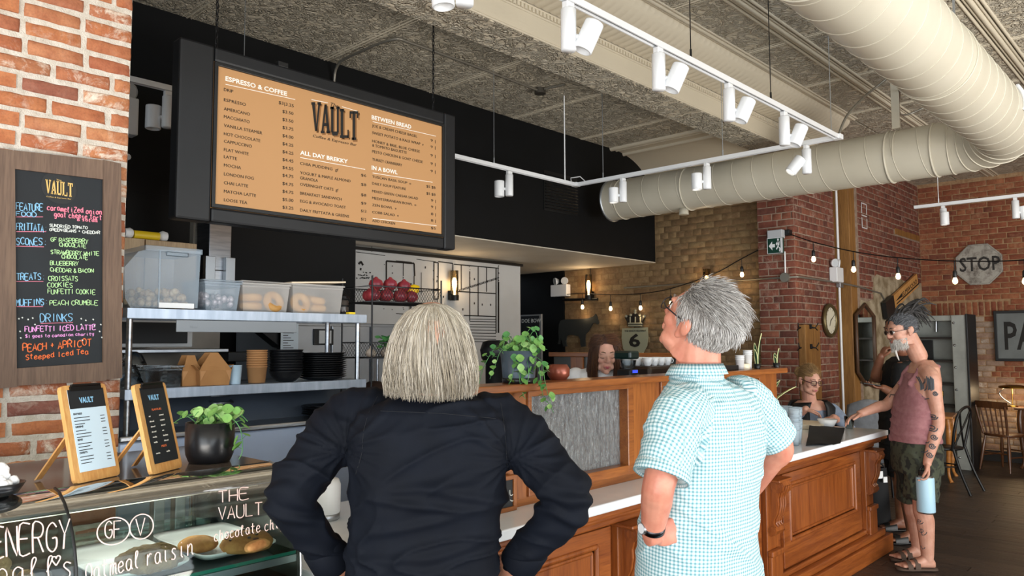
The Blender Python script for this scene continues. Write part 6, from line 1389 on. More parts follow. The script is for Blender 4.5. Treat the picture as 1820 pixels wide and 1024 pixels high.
# sconces with filament bulbs
BULB = emit('filament_glow', '#ffd9a0', 14.0); SG = MATS.get('sconce_glass') or glassm('sconce_glass', '#efe6d2')
def sconce(p, ax, label, cord=False):
    t = thing('wall_sconce', label, 'wall lamp', p); p = Vector(p); ax = Vector(ax)
    c = p+ax*.07; MB().box(p+ax*.035, (.07 if abs(ax.x) < .5 else .07, .07, .10), ch=.006).build('backplate', BLK, t); MB().cyl(c+Vector((0, 0, -.06)), c+Vector((0, 0, .0)), .05, n=20).build('holder', BLK, t)
    MB().lathe([(.043, 0), (.045, .01), (.045, .27), (.042, .27), (.042, .012)], c, 24, cap=False).build('glass_tube', SG, t)
    MB().lathe([(.012, 0), (.014, .05), (.024, .1), (.026, .15), (.016, .19), (0, .195)], c, 16).build('bulb', BULB, t)
    l = bpy.data.lights.new('sconce_lamp', 'POINT'); l.energy = 2.6; l.color = (1, .72, .42); l.shadow_soft_size = .05; o = bpy.data.objects.new('sconce_lamp', l); COL.objects.link(o); o.location = c+ax*.12+Vector((0, 0, .14))
    if cord: MB().tube([c+Vector((0, .04, .27)), c+Vector((.0, .05, .42))], .004, n=5).build('cord', BLK, t)
q = onx(800, 525, -6.3); sconce((-6.3, q.y, q.z), (1, 0, 0), 'glass tube sconce with a glowing bulb on the white map wall')
q = ony(1052, 525, 8.1); sconce((q.x, 8.1, q.z), (0, -1, 0), 'glass tube sconce near the soffit on the tan wall', True)
q = ony(1262, 520, 8.1); sconce((q.x, 8.1, q.z), (0, -1, 0), 'brass lit glass tube sconce on the tan wall above the grey haired head', False)
tag(MB().cyl(ony(1000, 533, 8.04), ony(1062, 532, 8.04), .018, n=8).build('pipe_rod', BLK), 'black rod fixed low on the tan wall', 'rod')
# festoon strings
FB = emit('festoon_glow', '#ffdfae', 3.5)
def festoon(pts, bulbs, label, r=.006):
    t = thing('festoon_lights', label, 'string lights', pts[0]); S_ = spline(pts, 8); MB().tube(S_, r, n=6).build('cable', BLK, t)
    for p in bulbs:
        q = min(S_, key=lambda s: (s-p).length); q = Vector((p.x, p.y, q.z))
        MB().tube([q, q-Vector((0, 0, .09))], .004, n=5).build('lead', BLK, t); MB().lathe([(.010, 0), (.017, -.012), (.019, -.06), (.016, -.064)], q-Vector((0, 0, .085)), 12).build('socket', BLKP, t)
        MB().lathe([(.012, 0), (.018, -.015), (.023, -.033), (.019, -.05), (.008, -.06), (0, -.061)], q-Vector((0, 0, .147)), 14).build('bulb', FB, t)
        l = bpy.data.lights.new('festoon_lamp', 'POINT'); l.energy = .4; l.color = (1, .7, .38); l.shadow_soft_size = .03; o = bpy.data.objects.new('festoon_lamp', l); COL.objects.link(o); o.location = q-Vector((0, 0, .30))
pl = [(1395, 413, 7.9), (1445, 430, 7.6), (1516, 447, 7.3), (1595, 458, 7.0), (1696, 464, 6.6), (1820, 462, 6.1), (2000, 440, 5.4)]
P = [spot(u, v, d+.25) for u, v, d in pl]; festoon(P, P[1:6], 'black festoon string with clear bulbs across the dining area')
P = [spot(1385, 425, 8.3), ony(1318, 460, 8.0), ony(1268, 487, 8.02), ony(1192, 513, 8.02), ony(1138, 522, 8.02), ony(1085, 524, 8.02), ony(1035, 522, 8.02), ony(997, 524, 8.02)]
festoon(P, [P[1], P[3], P[4], P[5], P[6]], 'black festoon string with glowing bulbs along the tan wall')
# ---------------------------------------------------------------- people
from mathutils.bvhtree import BVHTree
SK = lambda n, c, c2: mat(n, c, .5, c2=c2, vs=14, bump=.12, bs=220, bd=.002, Subsurface_Weight=.08, Subsurface_Scale=.01)
def remesh(mb, voxel, it=3, disp=None, fac=.5):
    me = mb.mesh('tmp'); ob = bpy.data.objects.new('tmp', me); COL.objects.link(ob)
    m = ob.modifiers.new('r', 'REMESH'); m.mode = 'VOXEL'; m.voxel_size = voxel; m.use_smooth_shade = True
    if it: s_ = ob.modifiers.new('s', 'SMOOTH'); s_.factor = fac; s_.iterations = it
    dg = bpy.context.evaluated_depsgraph_get(); out = bpy.data.meshes.new_from_object(ob.evaluated_get(dg))
    bpy.data.objects.remove(ob); bpy.data.meshes.remove(me)
    if disp:
        nn = [v.normal.copy() for v in out.vertices]
        for v, n in zip(out.vertices, nn):
            v.co += n*disp(v.co.copy(), n)
    out.polygons.foreach_set('use_smooth', [True]*len(out.polygons)); out.update(); return out
def attach(me, name, m, parent, **tags):
    off = Vector(parent.get('o', parent.location))
    me.transform(Matrix.Translation(-off)); o = link(name, me, parent, m); o['o'] = tuple(off); return tag(o, **tags)
def loft(mb, rings, n=28, e=.85):
    """rings: (centre, lateral vector, depth vector)"""
    V = []
    for c, a, b in rings:
        for i in range(n):
            t_ = 2*pi*i/n; cx_, sx_ = cos(t_), sin(t_)
            V.append(Vector(c)+Vector(a)*math.copysign(abs(cx_)**e, cx_)+Vector(b)*math.copysign(abs(sx_)**e, sx_))
    k = len(rings); F = [list(range(n))[::-1], list(range((k-1)*n, k*n))]
    for j in range(k-1): F += [(j*n+i, j*n+(i+1) % n, (j+1)*n+(i+1) % n, (j+1)*n+i) for i in range(n)]
    mb.add(V, F, True)
def limb(mb, pts, rs, k=6, n=16):
    P = spline(pts, k); R_ = []
    for i in range(len(pts)-1):
        for j in range(k): R_.append(rs[i]+(rs[i+1]-rs[i])*j/k)
    R_.append(rs[-1]); mb.tube(P, R_, n=n); mb.ell(P[0], rs[0], nu=n, nv=8); mb.ell(P[-1], rs[-1], nu=n, nv=8); return P
class Head:
    """local frame: x to the person's right, y towards the face, z up"""
    def __init__(s, c, look, s_=1.0, roll=0):
        s.c = Vector(c); s.f = Vector(look).normalized(); s.r = s.f.cross(Vector((0, 0, 1))).normalized(); s.u = s.r.cross(s.f)
        if roll: q = Matrix.Rotation(roll, 3, s.f); s.r = q @ s.r; s.u = q @ s.u
        s.s = s_; s.R = Matrix((s.r, s.f, s.u)).transposed()
    def T(s, x, y, z): return s.c+s.s*(s.r*x+s.f*y+s.u*z)
    def prims(s, mb, nose=1, beard=0, fat=1):
        E_ = lambda c, r: mb.ell(s.T(*c), [q*s.s for q in r], rot=s.R, nu=24, nv=16)
        E_((0, -.012, .035), (.076, .098, .088)); E_((0, .022, .012), (.068, .078, .080)); E_((0, .028, -.045), (.058*fat, .060, .066)); E_((0, .040, -.078), (.040*fat, .045, .038)); E_((0, .076, -.098), (.020, .017, .016))
        for k in (-1, 1):
            E_((k*.034*fat, .058, -.022), (.026, .028, .026)); E_((k*.040, .035, -.070), (.022*fat, .034, .024)); E_((k*.031, .082, .030), (.022, .014, .009))
            E_((k*.081, -.010, -.004), (.007, .019, .030)); E_((k*.088, -.020, .004), (.006, .016, .026)); E_((k*.080, -.002, -.028), (.007, .011, .013))
        mb.tube([s.T(0, .092, .022), s.T(0, .102, .002), s.T(0, .113*nose, -.018)], [.009*s.s, .009*s.s, .012*s.s], n=12); E_((0, .108, -.024), (.016, .014, .010)); 
        for k in (-1, 1): E_((k*.012, .100, -.026), (.008, .010, .008))
        E_((0, .090, -.058), (.024, .012, .008)); E_((0, .089, -.068), (.020, .012, .007))
        mb.tube([s.T(0, -.018, -.04), s.T(0, -.012, -.10)], [.052*s.s*fat, .055*s.s*fat], n=20)
    def face(s, parent, brow, iris='#3a2a20', lids=.0, lip='#b06a5e', skin=None, closed=False):
        mb = MB()
        if not closed:
            for k in (-1, 1): mb.ell(s.T(k*.031, .0815, .008), .0115*s.s, nu=14, nv=10)
            mb.build('eyes', mat('eye_white', '#e8e4de', .2), parent)
            mb = MB()
            for k in (-1, 1): mb.ell(s.T(k*.031, .0885, .006), .0062*s.s, nu=12, nv=8)
            mb.build('irises', mat('iris_'+iris[1:], iris, .15), parent)
        mb = MB()
        for k in (-1, 1):
            z = .002 if closed else .016
            mb.tube([s.T(k*(.031-.015), .090, z-.003), s.T(k*.031, .0955, z+(.0-.004 if closed else .002)), s.T(k*(.031+.015), .086, z-.003)], .0018*s.s, n=6)
        mb.build('eyelashes', mat('lash_dark', '#241a16', .7), parent)
        mb = MB()
        for k in (-1, 1): mb.tube([s.T(k*.014, .097, .032), s.T(k*.031, .0975, .038), s.T(k*.048, .082, .033)], [.0028*s.s, .0034*s.s, .0015*s.s], n=6)
        mb.build('eyebrows', brow, parent)
        mb = MB(); mb.tube([s.T(-.021, .092, -.0605), s.T(-.006, .1015, -.058), s.T(0, .101, -.0595), s.T(.006, .1015, -.058), s.T(.021, .092, -.0605)], [.002*s.s, .0042*s.s, .004*s.s, .0042*s.s, .002*s.s], n=8)
        mb.tube([s.T(-.019, .091, -.064), s.T(0, .1005, -.067), s.T(.019, .091, -.064)], [.002*s.s, .0052*s.s, .002*s.s], n=8); mb.build('lips', mat('lip_'+lip[1:], lip, .4), parent)
    def glasses(s, parent, m, w_=.024, h=.018, rim=.0015, lens=None):
        g = MB()
        for k in (-1, 1):
            cx_ = k*.033; P = [s.T(cx_+w_*math.copysign(abs(cos(a))**.7, cos(a)), .108-.25*abs(k*w_*cos(a)+.033-.01)*.4, .006+h*math.copysign(abs(sin(a))**.7, sin(a))) for a in [2*pi*i/24 for i in range(24)]]
            g.tube(P, rim*s.s, n=6, closed=True)
            g.tube([s.T(k*(.033+w_), .098, .010), s.T(k*.078, .075, .012), s.T(k*.083, .03, .012), s.T(k*.086, -.012, .014), s.T(k*.086, -.028, -.006)], rim*1.3*s.s, n=6)
        g.tube([s.T(-.010, .107, .010), s.T(0, .110, .013), s.T(.010, .107, .010)], rim*s.s, n=6); o = g.build('glasses', m, parent)
        L = MB()
        for k in (-1, 1): L.add([s.T(k*.033+w_*.95*cos(a), .104, .006+h*.95*sin(a)) for a in [2*pi*i/18 for i in range(18)]], [list(range(18))])
        L.build('lenses', GLASS, o)
def hand_shape(mb, wrist, fwd, palm_n, L=.185, curl=(.2, .25, .2), thumb=1, spread=.06, s=1.0, grip=0):
    """five separate fingers; fwd = direction of the palm, palm_n = direction the palm faces, thumb = side sign"""
    w_ = Vector(wrist); y = Vector(fwd).normalized(); z = Vector(palm_n); z = (z-y*z.dot(y)).normalized(); x = y.cross(z)
    P = lambda a, b, c: w_+(x*a+y*b+z*c)*s
    R_ = Matrix((x, y, z)).transposed()
    mb.ell(P(0, .048, 0), [.040*s, .054*s, .015*s], rot=R_, nu=20, nv=12); mb.ell(P(thumb*.022, .030, .008), [.020*s, .030*s, .014*s], rot=R_); mb.tube([P(0, -.02, 0), P(0, .02, 0)], [.026*s, .028*s], n=14)
    lens = (.070, .080, .074, .058)
    for i in range(4):
        a = thumb*(.0315-.021*i); base = P(a*.93, .085-.006*abs(i-1), 0); sp = spread*(1.5-i)*thumb; q = base; ang = 0; pts = [P(a*.8, .055, 0), base]; rr = [.011*s, .0095*s]
        for j, fr in enumerate((.45, .31, .24)):
            ang += curl[j]+grip*(.0); d = (y*cos(ang)+z*sin(ang)); d = (d+x*sp*cos(ang)).normalized(); q = q+d*lens[i]*fr*s; pts.append(q); rr.append((.0088, .0078, .0066)[j]*s)
        mb.tube(pts, rr, n=12); mb.ell(q, rr[-1], nu=10, nv=8); 
    t0 = P(thumb*.030, .020, .006); t1 = P(thumb*.052, .048, .014+grip*.01); t2 = P(thumb*(.062-grip*.02), .074, .020+grip*.02); t3 = P(thumb*(.064-grip*.035), .094, .024+grip*.03)
    mb.tube([t0, t1, t2, t3], [.014*s, .0115*s, .0100*s, .0080*s], n=12); mb.ell(t3, .008*s, nu=10, nv=8)
def hair_mat(name, cols, rough=.5):
    t = NT(name); g = t.n('ShaderNodeNewGeometry'); t.set(t.ramp(g.outputs['Random Per Island'], [(i/(len(cols)-1), c) for i, c in enumerate(cols)]), rough); MATS[name] = t.m; return t.m
def folds(seed, amp, sc=(4, 4, 10), amp2=.0015, fr2=22):
    def f(p, n):
        q = Vector((p.x*sc[0]+seed, p.y*sc[1], p.z*sc[2]))
        a = 1-abs(noise.noise(q+Vector((noise.noise(p*3)*1.5, 0, noise.noise(p*4)*1.2)))*2.2); a = max(a, 0)**3
        return amp*(a-.3)+amp2*noise.noise(p*fr2)
    return f
def project(bvh, pts, dirn, off=.001, maxd=1.0):
    out = []
    for p in pts:
        h = bvh.ray_cast(Vector(p)-Vector(dirn)*maxd*.5, Vector(dirn), maxd*1.5)
        if h[0] is not None: out.append(h[0]+h[1]*off)
    return out
def bvh_of(me, off=(0, 0, 0)):
    off = Vector(off); return BVHTree.FromPolygons([v.co+off for v in me.vertices], [list(p.vertices) for p in me.polygons])
def uv_bones(me, bones, off=(0, 0, 0)):
    """planar-wrapped cloth coordinates in metres: each face belongs to its nearest limb"""
    off = Vector(off); uv = me.uv_layers.new(name='UVMap'); fr_ = []
    for (a, b, xref, r) in bones:
        a, b = Vector(a), Vector(b); d = (b-a); L = d.length; d.normalize(); x = Vector(xref); x = (x-d*x.dot(d)).normalized(); fr_.append((a, d, L, x, d.cross(x), r))
    for p in me.polygons:
        c = p.center+off; best = None
        for i, (a, d, L, x, y, r) in enumerate(fr_):
            t_ = min(max((c-a).dot(d), 0), L); q = (c-(a+d*t_)).length-r
            if best is None or q < best[0]: best = (q, i)
        a, d, L, x, y, r = fr_[best[1]]; qc = c-a; ac = atan2(qc.dot(y), qc.dot(x))
        for li in p.loop_indices:
            q = me.vertices[me.loops[li].vertex_index].co+off-a; an = atan2(q.dot(y), q.dot(x))
            while an-ac > pi: an -= 2*pi
            while an-ac < -pi: an += 2*pi
            uv.data[li].uv = (an*r*1.05, q.dot(d))
V_R = Vector((cos(YAW), sin(YAW), 0)); V_F = _fh.copy(); V_Z = Vector((0, 0, 1))
def gaze(left, away, up): return (-V_R*left+V_F*away+V_Z*up).normalized()
def ground(p, z=0): return Vector((p.x, p.y, z))
def shoe(parent, heel, toe, m, name='shoe', w_=.045, h=.07):
    heel, toe = Vector(heel), Vector(toe); d = (toe-heel).normalized(); s_ = Vector((-d.y, d.x, 0)); mb = MB(); L = (toe-heel).length
    loft(mb, [(heel+d*L*u+V_Z*(hh/2), s_*w_*ww, V_Z*hh/2) for u, ww, hh in ((0, .5, h*.8), (.1, .8, h), (.35, .8, h*.95), (.6, 1, h*.7), (.85, .95, h*.5), (1, .45, h*.35))], 18); mb.build(name, m, parent)
SKIN1 = SK('fair_skin', '#c8937a', '#b97e66'); SKIN2 = SK('rosy_skin', '#cf8f78', '#bd7560'); SKIN3 = SK('tanned_skin', '#c39480', '#b17e69'); SKIN4 = SK('brown_skin', '#8d5d45', '#7a4d39'); SKINW = SK('pale_skin', '#d9a892', '#cf9682')

# ======== man in the black shirt, seen from behind
P1 = thing('person', 'person with long grey blond hair in a black long-sleeved shirt, hands on hips', 'person', ground(spot(765, 612, 1.9)), 'customers standing at the counter')
D = 1.9; lat = (V_R*.985+V_F*.12).normalized(); dep = (V_F*.985-V_R*.12).normalized()
def ring1(px, py, hw, hd, d=D): return (spot(px, py, d), lat*(hw*D/FPX), dep*hd)
body = MB(); H1 = Head(spot(766, 622, 1.885), gaze(.22, 1, .16), .97); H1.prims(body)
limb(body, [spot(766, 650, 1.91), spot(764, 705, 1.92)], [.056, .062])
LS, LE, LW = spot(622, 748, 1.93), spot(514, 884, 1.84), spot(588, 1004, 1.93)
RS, RE, RW = spot(905, 765, 1.95), spot(1010, 888, 1.87), spot(926, 1002, 1.95)
limb(body, [LS, LE, LW], [.045, .036, .026]); limb(body, [RS, RE, RW], [.045, .036, .026])
hand_shape(body, LW, (spot(640, 1050, 2.0)-LW), dep*-1+V_R*.6, curl=(.3, .4, .3), thumb=-1, s=1.0); hand_shape(body, RW, (spot(880, 1050, 2.02)-RW), dep*-1-V_R*.6, curl=(.3, .4, .3), thumb=1)
c0 = spot(752, 1010, 1.93)
loft(body, [(c0+V_Z*.4, lat*.15, dep*.09), (c0, lat*.14, dep*.10), (c0-V_Z*.1, lat*.15, dep*.10)])
att = attach(remesh(body, .0042, 3), 'body', SKIN1, P1)
hip = spot(750, 1060, 1.95); hz = .93
tr_ = MB(); loft(tr_, [(Vector((hip.x, hip.y, z)), lat*a, dep*b) for z, a, b in ((1.02, .165, .125), (.93, .175, .135), (.84, .18, .13))])
feet = []
for k in (-1, 1):
    h_ = Vector((hip.x, hip.y, .86))+lat*.09*k; kn = Vector((hip.x, hip.y, .48))+lat*.11*k+dep*.01; an = Vector((hip.x, hip.y, .07))+lat*.12*k-dep*.02
    limb(tr_, [h_, kn, an], [.095, .07, .062]); feet.append(an)
attach(remesh(tr_, .010, 3), 'trousers', mat('dark_denim', '#1c2230', .8, c2='#242b3b', vs=20), P1)
for a in feet: shoe(P1, ground(a)-dep*.06+V_Z*.002, ground(a)+dep*.20+V_Z*.002, BLKP)
sh1 = MB()
loft(sh1, [ring1(764, 690, 42, .058, D), ring1(764, 704, 62, .068), ring1(764, 716, 98, .085), ring1(765, 732, 132, .100), ring1(765, 760, 142, .118), ring1(763, 810, 142, .132), ring1(760, 870, 137, .135), ring1(756, 940, 132, .132), ring1(750, 1000, 134, .138), ring1(748, 1060, 142, .148), ring1(748, 1110, 148, .150)], 40, .9)
limb(sh1, [spot(660, 742, 1.925), LS, LS.lerp(LE, .5)+V_Z*.012, LE, LE.lerp(LW, .45), LW+V_Z*.012], [.075, .078, .066, .060, .050, .046], 8, 24)
limb(sh1, [spot(870, 752, 1.94), RS, RS.lerp(RE, .5)+V_Z*.012, RE, RE.lerp(RW, .45), RW+V_Z*.012], [.075, .078, .066, .060, .050, .046], 8, 24)
f1 = folds(3, .010, (5, 5, 12)); 
def fold1(p, n):
    v = f1(p, n); r = (p-spot(765, 800, 1.9)).dot(lat); z = p.z
    for cx_, cz_, ang, w_ in ((.0, 1.27, .12, .012), (-.06, 1.23, -.15, .010), (.09, 1.24, -.25, .012), (-.03, 1.18, .2, .012), (.07, 1.12, .25, .014), (-.1, 1.10, .1, .012)):
        dd = (z-cz_)-(r-cx_)*ang; g = math.exp(-(dd/w_)**2)*math.exp(-((r-cx_)/.11)**4); v += .008*g
    for J in (LE, RE):
        q = (p-J).length
        if q < .16: v += .008*sin((p-J).dot((V_Z+lat*.3).normalized())*120+noise.noise(p*14)*3)*math.exp(-(q/.09)**2)
    for J, s_ in ((LS, -1), (RS, 1)):
        q = p-J; a_ = atan2(q.z+.06, q.dot(lat)*s_); rr_ = q.length
        if rr_ < .26: v += .005*max(0, sin(a_*17+noise.noise(p*7)*2.5))*math.exp(-((rr_-.13)/.07)**2)
    return v
me1 = remesh(sh1, .0052, 3, fold1)
BLKSH = mat('black_navy_cotton', '#070b14', .75, c2='#0a0f19', vs=9, bump=.25, bs=500, bd=.001, Specular_IOR_Level=.15)
bv1 = bvh_of(me1)
s1 = attach(me1, 'shirt', BLKSH, P1)
def seam(bv, pts, parent, m, r=.0007, dirn=None, closed=False, name='seam', k=5):
    Q = project(bv, spline(pts, k), dirn or V_F, .0004)
    if len(Q) > 2: return MB().tube(Q, r, n=6).build(name, m, parent)
SEAMB = mat('black_seam', '#0b0e15', .8)
seam(bv1, [spot(668, 735, 1.75), spot(700, 736, 1.75), spot(764, 738, 1.75), spot(830, 745, 1.75), spot(880, 752, 1.75)], s1, SEAMB)
seam(bv1, [spot(652, 712, 1.75), spot(640, 760, 1.75), spot(636, 810, 1.75), spot(624, 850, 1.75)], s1, SEAMB); seam(bv1, [spot(888, 726, 1.75), spot(896, 775, 1.75), spot(900, 830, 1.75), spot(902, 860, 1.75)], s1, SEAMB)
col = MB()
for k, (dz, r0) in enumerate(((0, 0),)):
    pass
cc = spot(764, 692, 1.895)
def collar(parent, c, lt, dp, r, h, m, tilt=.0, flare=1.06, th=.004, fold=.028, name='collar'):
    mb = MB(); n = 40; V = []; up = (V_Z+dp*tilt).normalized()
    prof_ = [(1.10, 0), (1.0, h), (1.03, h+.004), (1.10*flare, h-fold*.5), (1.19*flare, h-fold)]
    prof2 = [(q*1.0+th/r, z-.001) for q, z in prof_][::-1]
    allp = prof_+[(prof_[-1][0]-.06, prof_[-1][1]+.001)]
    for q, z in allp: V += [c+(lt*cos(2*pi*i/n)+dp*sin(2*pi*i/n)*1.04)*r*q+up*(z-.010*(sin(2*pi*i/n) > 0)*sin(2*pi*i/n)) for i in range(n)]
    mb.add(V, [(j*n+i, j*n+(i+1) % n, (j+1)*n+(i+1) % n, (j+1)*n+i) for j in range(len(allp)-1) for i in range(n)], True); return mb.build(name, m, parent)
collar(s1, cc-V_Z*.004, lat, dep, .070, .048, BLKSH)
for W_, E_ in ((LW, LE), (RW, RE)):
    d = (W_-E_).normalized(); mb = MB(); mb.lathe([(.046, -.055), (.050, -.05), (.051, .012), (.049, .016), (.045, .012), (.043, -.03)], W_+V_Z*.008, 30, d, cap=False); mb.build('cuff', BLKSH, s1)
# hair: long strands from the crown, thin on top
def strand_hair(parent, H, prof_, n, cols, r=.0008, back=True, face_half=50, lenj=.03, wave=.004, seed=1, part=(0, -.02), name='hair', ends=None, shell=True, shell_top=2, rough=.45):
    """prof_: (z, radius x, radius y) from crown down in head frame"""
    rr = random.Random(seed); mb = MB(); K = len(prof_)
    def at_(phi, t_, dr=0):
        x = t_*(K-1); i = min(int(x), K-2); f_ = x-i; z, a, b = [prof_[i][q]+(prof_[i+1][q]-prof_[i][q])*f_ for q in range(3)]
        w_ = min(1, t_*2.2); return Vector((part[0]*(1-w_)+(a+dr)*sin(phi), part[1]*(1-w_)-(b+dr)*cos(phi)-.01, z))
    for i in range(n):
        phi = rr.uniform(-1, 1)*radians(180-face_half) ; t0 = rr.random()**1.3*.45; L = 1-rr.random()**2*lenj*6; ph = rr.uniform(0, 6); dr0 = rr.uniform(-.007, .004); pts = []; m_ = 9
        dphi = rr.uniform(-.12, .12)
        for k in range(m_):
            t_ = t0+(L-t0)*k/(m_-1); dr = dr0*(.3+t_)+wave*sin(t_*7+ph)*t_
            q = at_(phi+dphi*t_+wave*6*sin(t_*5+ph)*t_, t_, dr); pts.append(H.T(*q))
        mb.tube(pts, [r*.8]+[r]*(m_-3)+[r*.8, r*.3], n=3, cap=False)
    o = mb.build(name, hair_mat('hair_'+name+str(seed), cols, rough), parent, kind='stuff')
    if shell:
        sb = MB(); nu = 40; A0 = radians(180-face_half)
        sb.grid(lambda u, v: H.T(*at_(-A0+2*A0*u, (shell_top+(K-2.3-shell_top)*v)/(K-1), -.010)), nu, 16); sb.build('hair_under_layer', mat('under_hair_'+cols[0][1:], cols[0], .7), o)
    return o
strand_hair(P1, H1, [(.122, .0, .0), (.116, .034, .034), (.098, .062, .062), (.066, .084, .086), (.024, .098, .100), (-.015, .105, .104), (-.045, .108, .102), (-.075, .107, .094), (-.112, .103, .084)], 4800, ['#7d7362', '#b5aa98', '#9a8f7c', '#d0c9bc', '#6a6052', '#c0b7a7'], r=.0008, face_half=48, lenj=.13, wave=.014, seed=3, shell_top=2.4)

# ======== man in the checked shirt, looking up
P2 = thing('person', 'person with short grey hair in a pale green checked shirt, looking up', 'person', ground(spot(1240, 612, 2.35)), 'customers standing at the counter')
a2 = radians(35); lat2 = (V_R*cos(a2)+V_F*sin(a2)).normalized(); dep2 = (V_F*cos(a2)-V_R*sin(a2)).normalized()
body = MB(); H2 = Head(spot(1243, 578, 2.35), gaze(sin(radians(41))*cos(.60), cos(radians(41))*cos(.60), sin(.60)), 1.10); H2.prims(body, fat=1.08)
NB = spot(1240, 668, 2.36); limb(body, [H2.T(0, -.02, -.03), NB], [.062, .072])
L2, E2, W2 = spot(1203, 742, 2.18), spot(1171, 862, 2.10), spot(1159, 948, 2.17)
R2, F2, X2 = spot(1330, 712, 2.45), spot(1386, 792, 2.50), spot(1335, 872, 2.62)
limb(body, [L2, L2.lerp(E2, .5), E2, E2.lerp(W2, .35), W2], [.055, .050, .045, .044, .030]); limb(body, [R2, F2, F2.lerp(X2, .35), X2], [.05, .043, .042, .03])
hand_shape(body, W2+V_Z*-.008, spot(1240, 925, 2.235)-W2, V_F*1+V_R*.2, curl=(.12, .2, .15), thumb=1, s=.98, spread=.03)
hand_shape(body, X2, -lat2*.6-V_F*.2-V_Z*.2, -lat2, curl=(.3, .3, .3), thumb=-1)
c0 = spot(1243, 900, 2.36); loft(body, [(c0+V_Z*.3, lat2*.15, dep2*.09), (c0, lat2*.15, dep2*.11), (c0-V_Z*.15, lat2*.15, dep2*.11)])
b2 = attach(remesh(body, .0040, 3), 'body', SKIN2, P2)
H2.face(b2, mat('grey_brow', '#8f8880', .8), '#5a4a3a', lip='#b8705f')
H2.glasses(b2, mat('dark_glasses', '#27262b', .3, .3), rim=.0016)
hip = ground(spot(1243, 1010, 2.37))
tr_ = MB(); loft(tr_, [(Vector((hip.x, hip.y, z)), lat2*a, dep2*b) for z, a, b in ((1.02, .175, .135), (.93, .18, .14), (.82, .185, .135))]); feet = []
for k in (-1, 1):
    h_ = Vector((hip.x, hip.y, .84))+lat2*.09*k; kn = Vector((hip.x, hip.y, .47))+lat2*.10*k; an = Vector((hip.x, hip.y, .07))+lat2*.11*k; limb(tr_, [h_, kn, an], [.1, .072, .062]); feet.append(an)
attach(remesh(tr_, .010, 3), 'trousers', mat('charcoal_trousers', '#1d2028', .8), P2)
for a in feet: shoe(P2, ground(a)-dep2*.06+V_Z*.002, ground(a)+dep2*.20+V_Z*.002, BLKP)
sh2 = MB()
def ring2(px, py, hw, hd, d=2.35): return (spot(px, py, d), lat2*hw, dep2*hd)
loft(sh2, [ring2(1237, 662, .066, .068), ring2(1240, 676, .085, .078), ring2(1250, 692, .135, .095), ring2(1260, 715, .185, .112), ring2(1262, 750, .200, .128), ring2(1256, 810, .198, .142), ring2(1246, 880, .192, .150), ring2(1240, 950, .195, .158), ring2(1242, 1000, .203, .162), ring2(1244, 1028, .206, .164)], 44, .9)
HL = L2.lerp(E2, .86); HR = R2.lerp(F2, .82)
mbs_ = sh2.tube(spline([spot(1228, 725, 2.24), L2, L2.lerp(E2, .45), HL], 7), [.070+.006*min(i/7, 1)-.0*max(0, i-14)/7 for i in range(22)], n=26)
sh2.ell(spot(1228, 725, 2.24), .07); sh2.tube(spline([spot(1300, 708, 2.42), R2, R2.lerp(F2, .45), HR], 7), [.066+.006*min(i/7, 1) for i in range(22)], n=26)
f2 = folds(9, .0065, (5, 5, 8))
def fold2(p, n):
    v = f2(p, n); r = (p-spot(1245, 800, 2.35)).dot(lat2)
    dd = (p-spot(1212, 905, 2.2)); u = dd.dot(V_R); w_ = dd.z
    for ang, off_, am in ((-.75, 0, .010), (-.55, -.045, .007), (-.95, .04, .006)):
        q = w_-u*ang-off_; v += am*math.exp(-(q/.012)**2)*math.exp(-((u-.09)/.11)**2)
    g = abs(r+.005); 
    if p.z > 1.1 and n.dot(dep2) < 0: v += .004*math.exp(-((g-.014)/.006)**2)*min(1, (p.z-1.1)*8)
    for J in (L2, R2):
        q = p-J; rr_ = q.length
        if rr_ < .24: v += .004*max(0, sin(atan2(q.z+.05, q.dot(lat2))*14+noise.noise(p*7)*2))*math.exp(-((rr_-.12)/.07)**2)
    return v
me2 = remesh(sh2, .0054, 3, fold2)
uv_bones(me2, [(spot(1250, 690, 2.35), spot(1243, 1030, 2.35), -dep2, .165), (spot(1235, 735, 2.22), HL, -V_F, .072), (spot(1310, 710, 2.43), HR, -V_F, .068)])
t = NT('green_gingham'); uvn = t.n('ShaderNodeTexCoord'); sep = t.n('ShaderNodeSeparateXYZ'); t.l(uvn.outputs['UV'], sep.inputs[0]); P_ = .0105
def stripe(o): return t.ramp(t.math('FRACT', t.math('MULTIPLY', o, 1/P_)), [(.0, 1.0), (.40, 1.0), (.46, 0.0), (.94, 0.0), (1.0, 1.0)])
sx_, sy_ = stripe(sep.outputs[0]), stripe(sep.outputs[1]); both = t.math('ADD', sx_, sy_)
t.set(t.ramp(t.math('MULTIPLY', both, .5), [(0, '#d3e0e3'), (.5, '#9dbfc6'), (1.0, '#64949f')]), .8); wv = t.noise(t.coord('UV'), 900, 1); t.bump(wv, .15, .001); GING = t.m
bv2 = bvh_of(me2); s2 = attach(me2, 'shirt', GING, P2)
SEAMG = mat('pale_seam', '#a9c6c6', .8)
seam(bv2, [spot(1196, 703, 2.0), spot(1230, 716, 2.0), spot(1280, 722, 2.0), spot(1325, 715, 2.0)], s2, SEAMG, .0013)
seam(bv2, [spot(1192, 695, 2.0), spot(1224, 740, 2.0), spot(1228, 800, 2.0), spot(1212, 850, 2.0)], s2, SEAMG, .0016); seam(bv2, [spot(1338, 690, 2.1), spot(1340, 740, 2.1), spot(1338, 800, 2.1)], s2, SEAMG, .0014)
cl2 = collar(s2, spot(1237, 664, 2.352)-V_Z*.012, lat2, dep2, .074, .040, GING, tilt=-.1); 
uv_bones(cl2.data, [(spot(1237, 664, 2.352)-V_Z*.1, spot(1237, 664, 2.352)+V_Z*.1, dep2, .08)], cl2['o'])
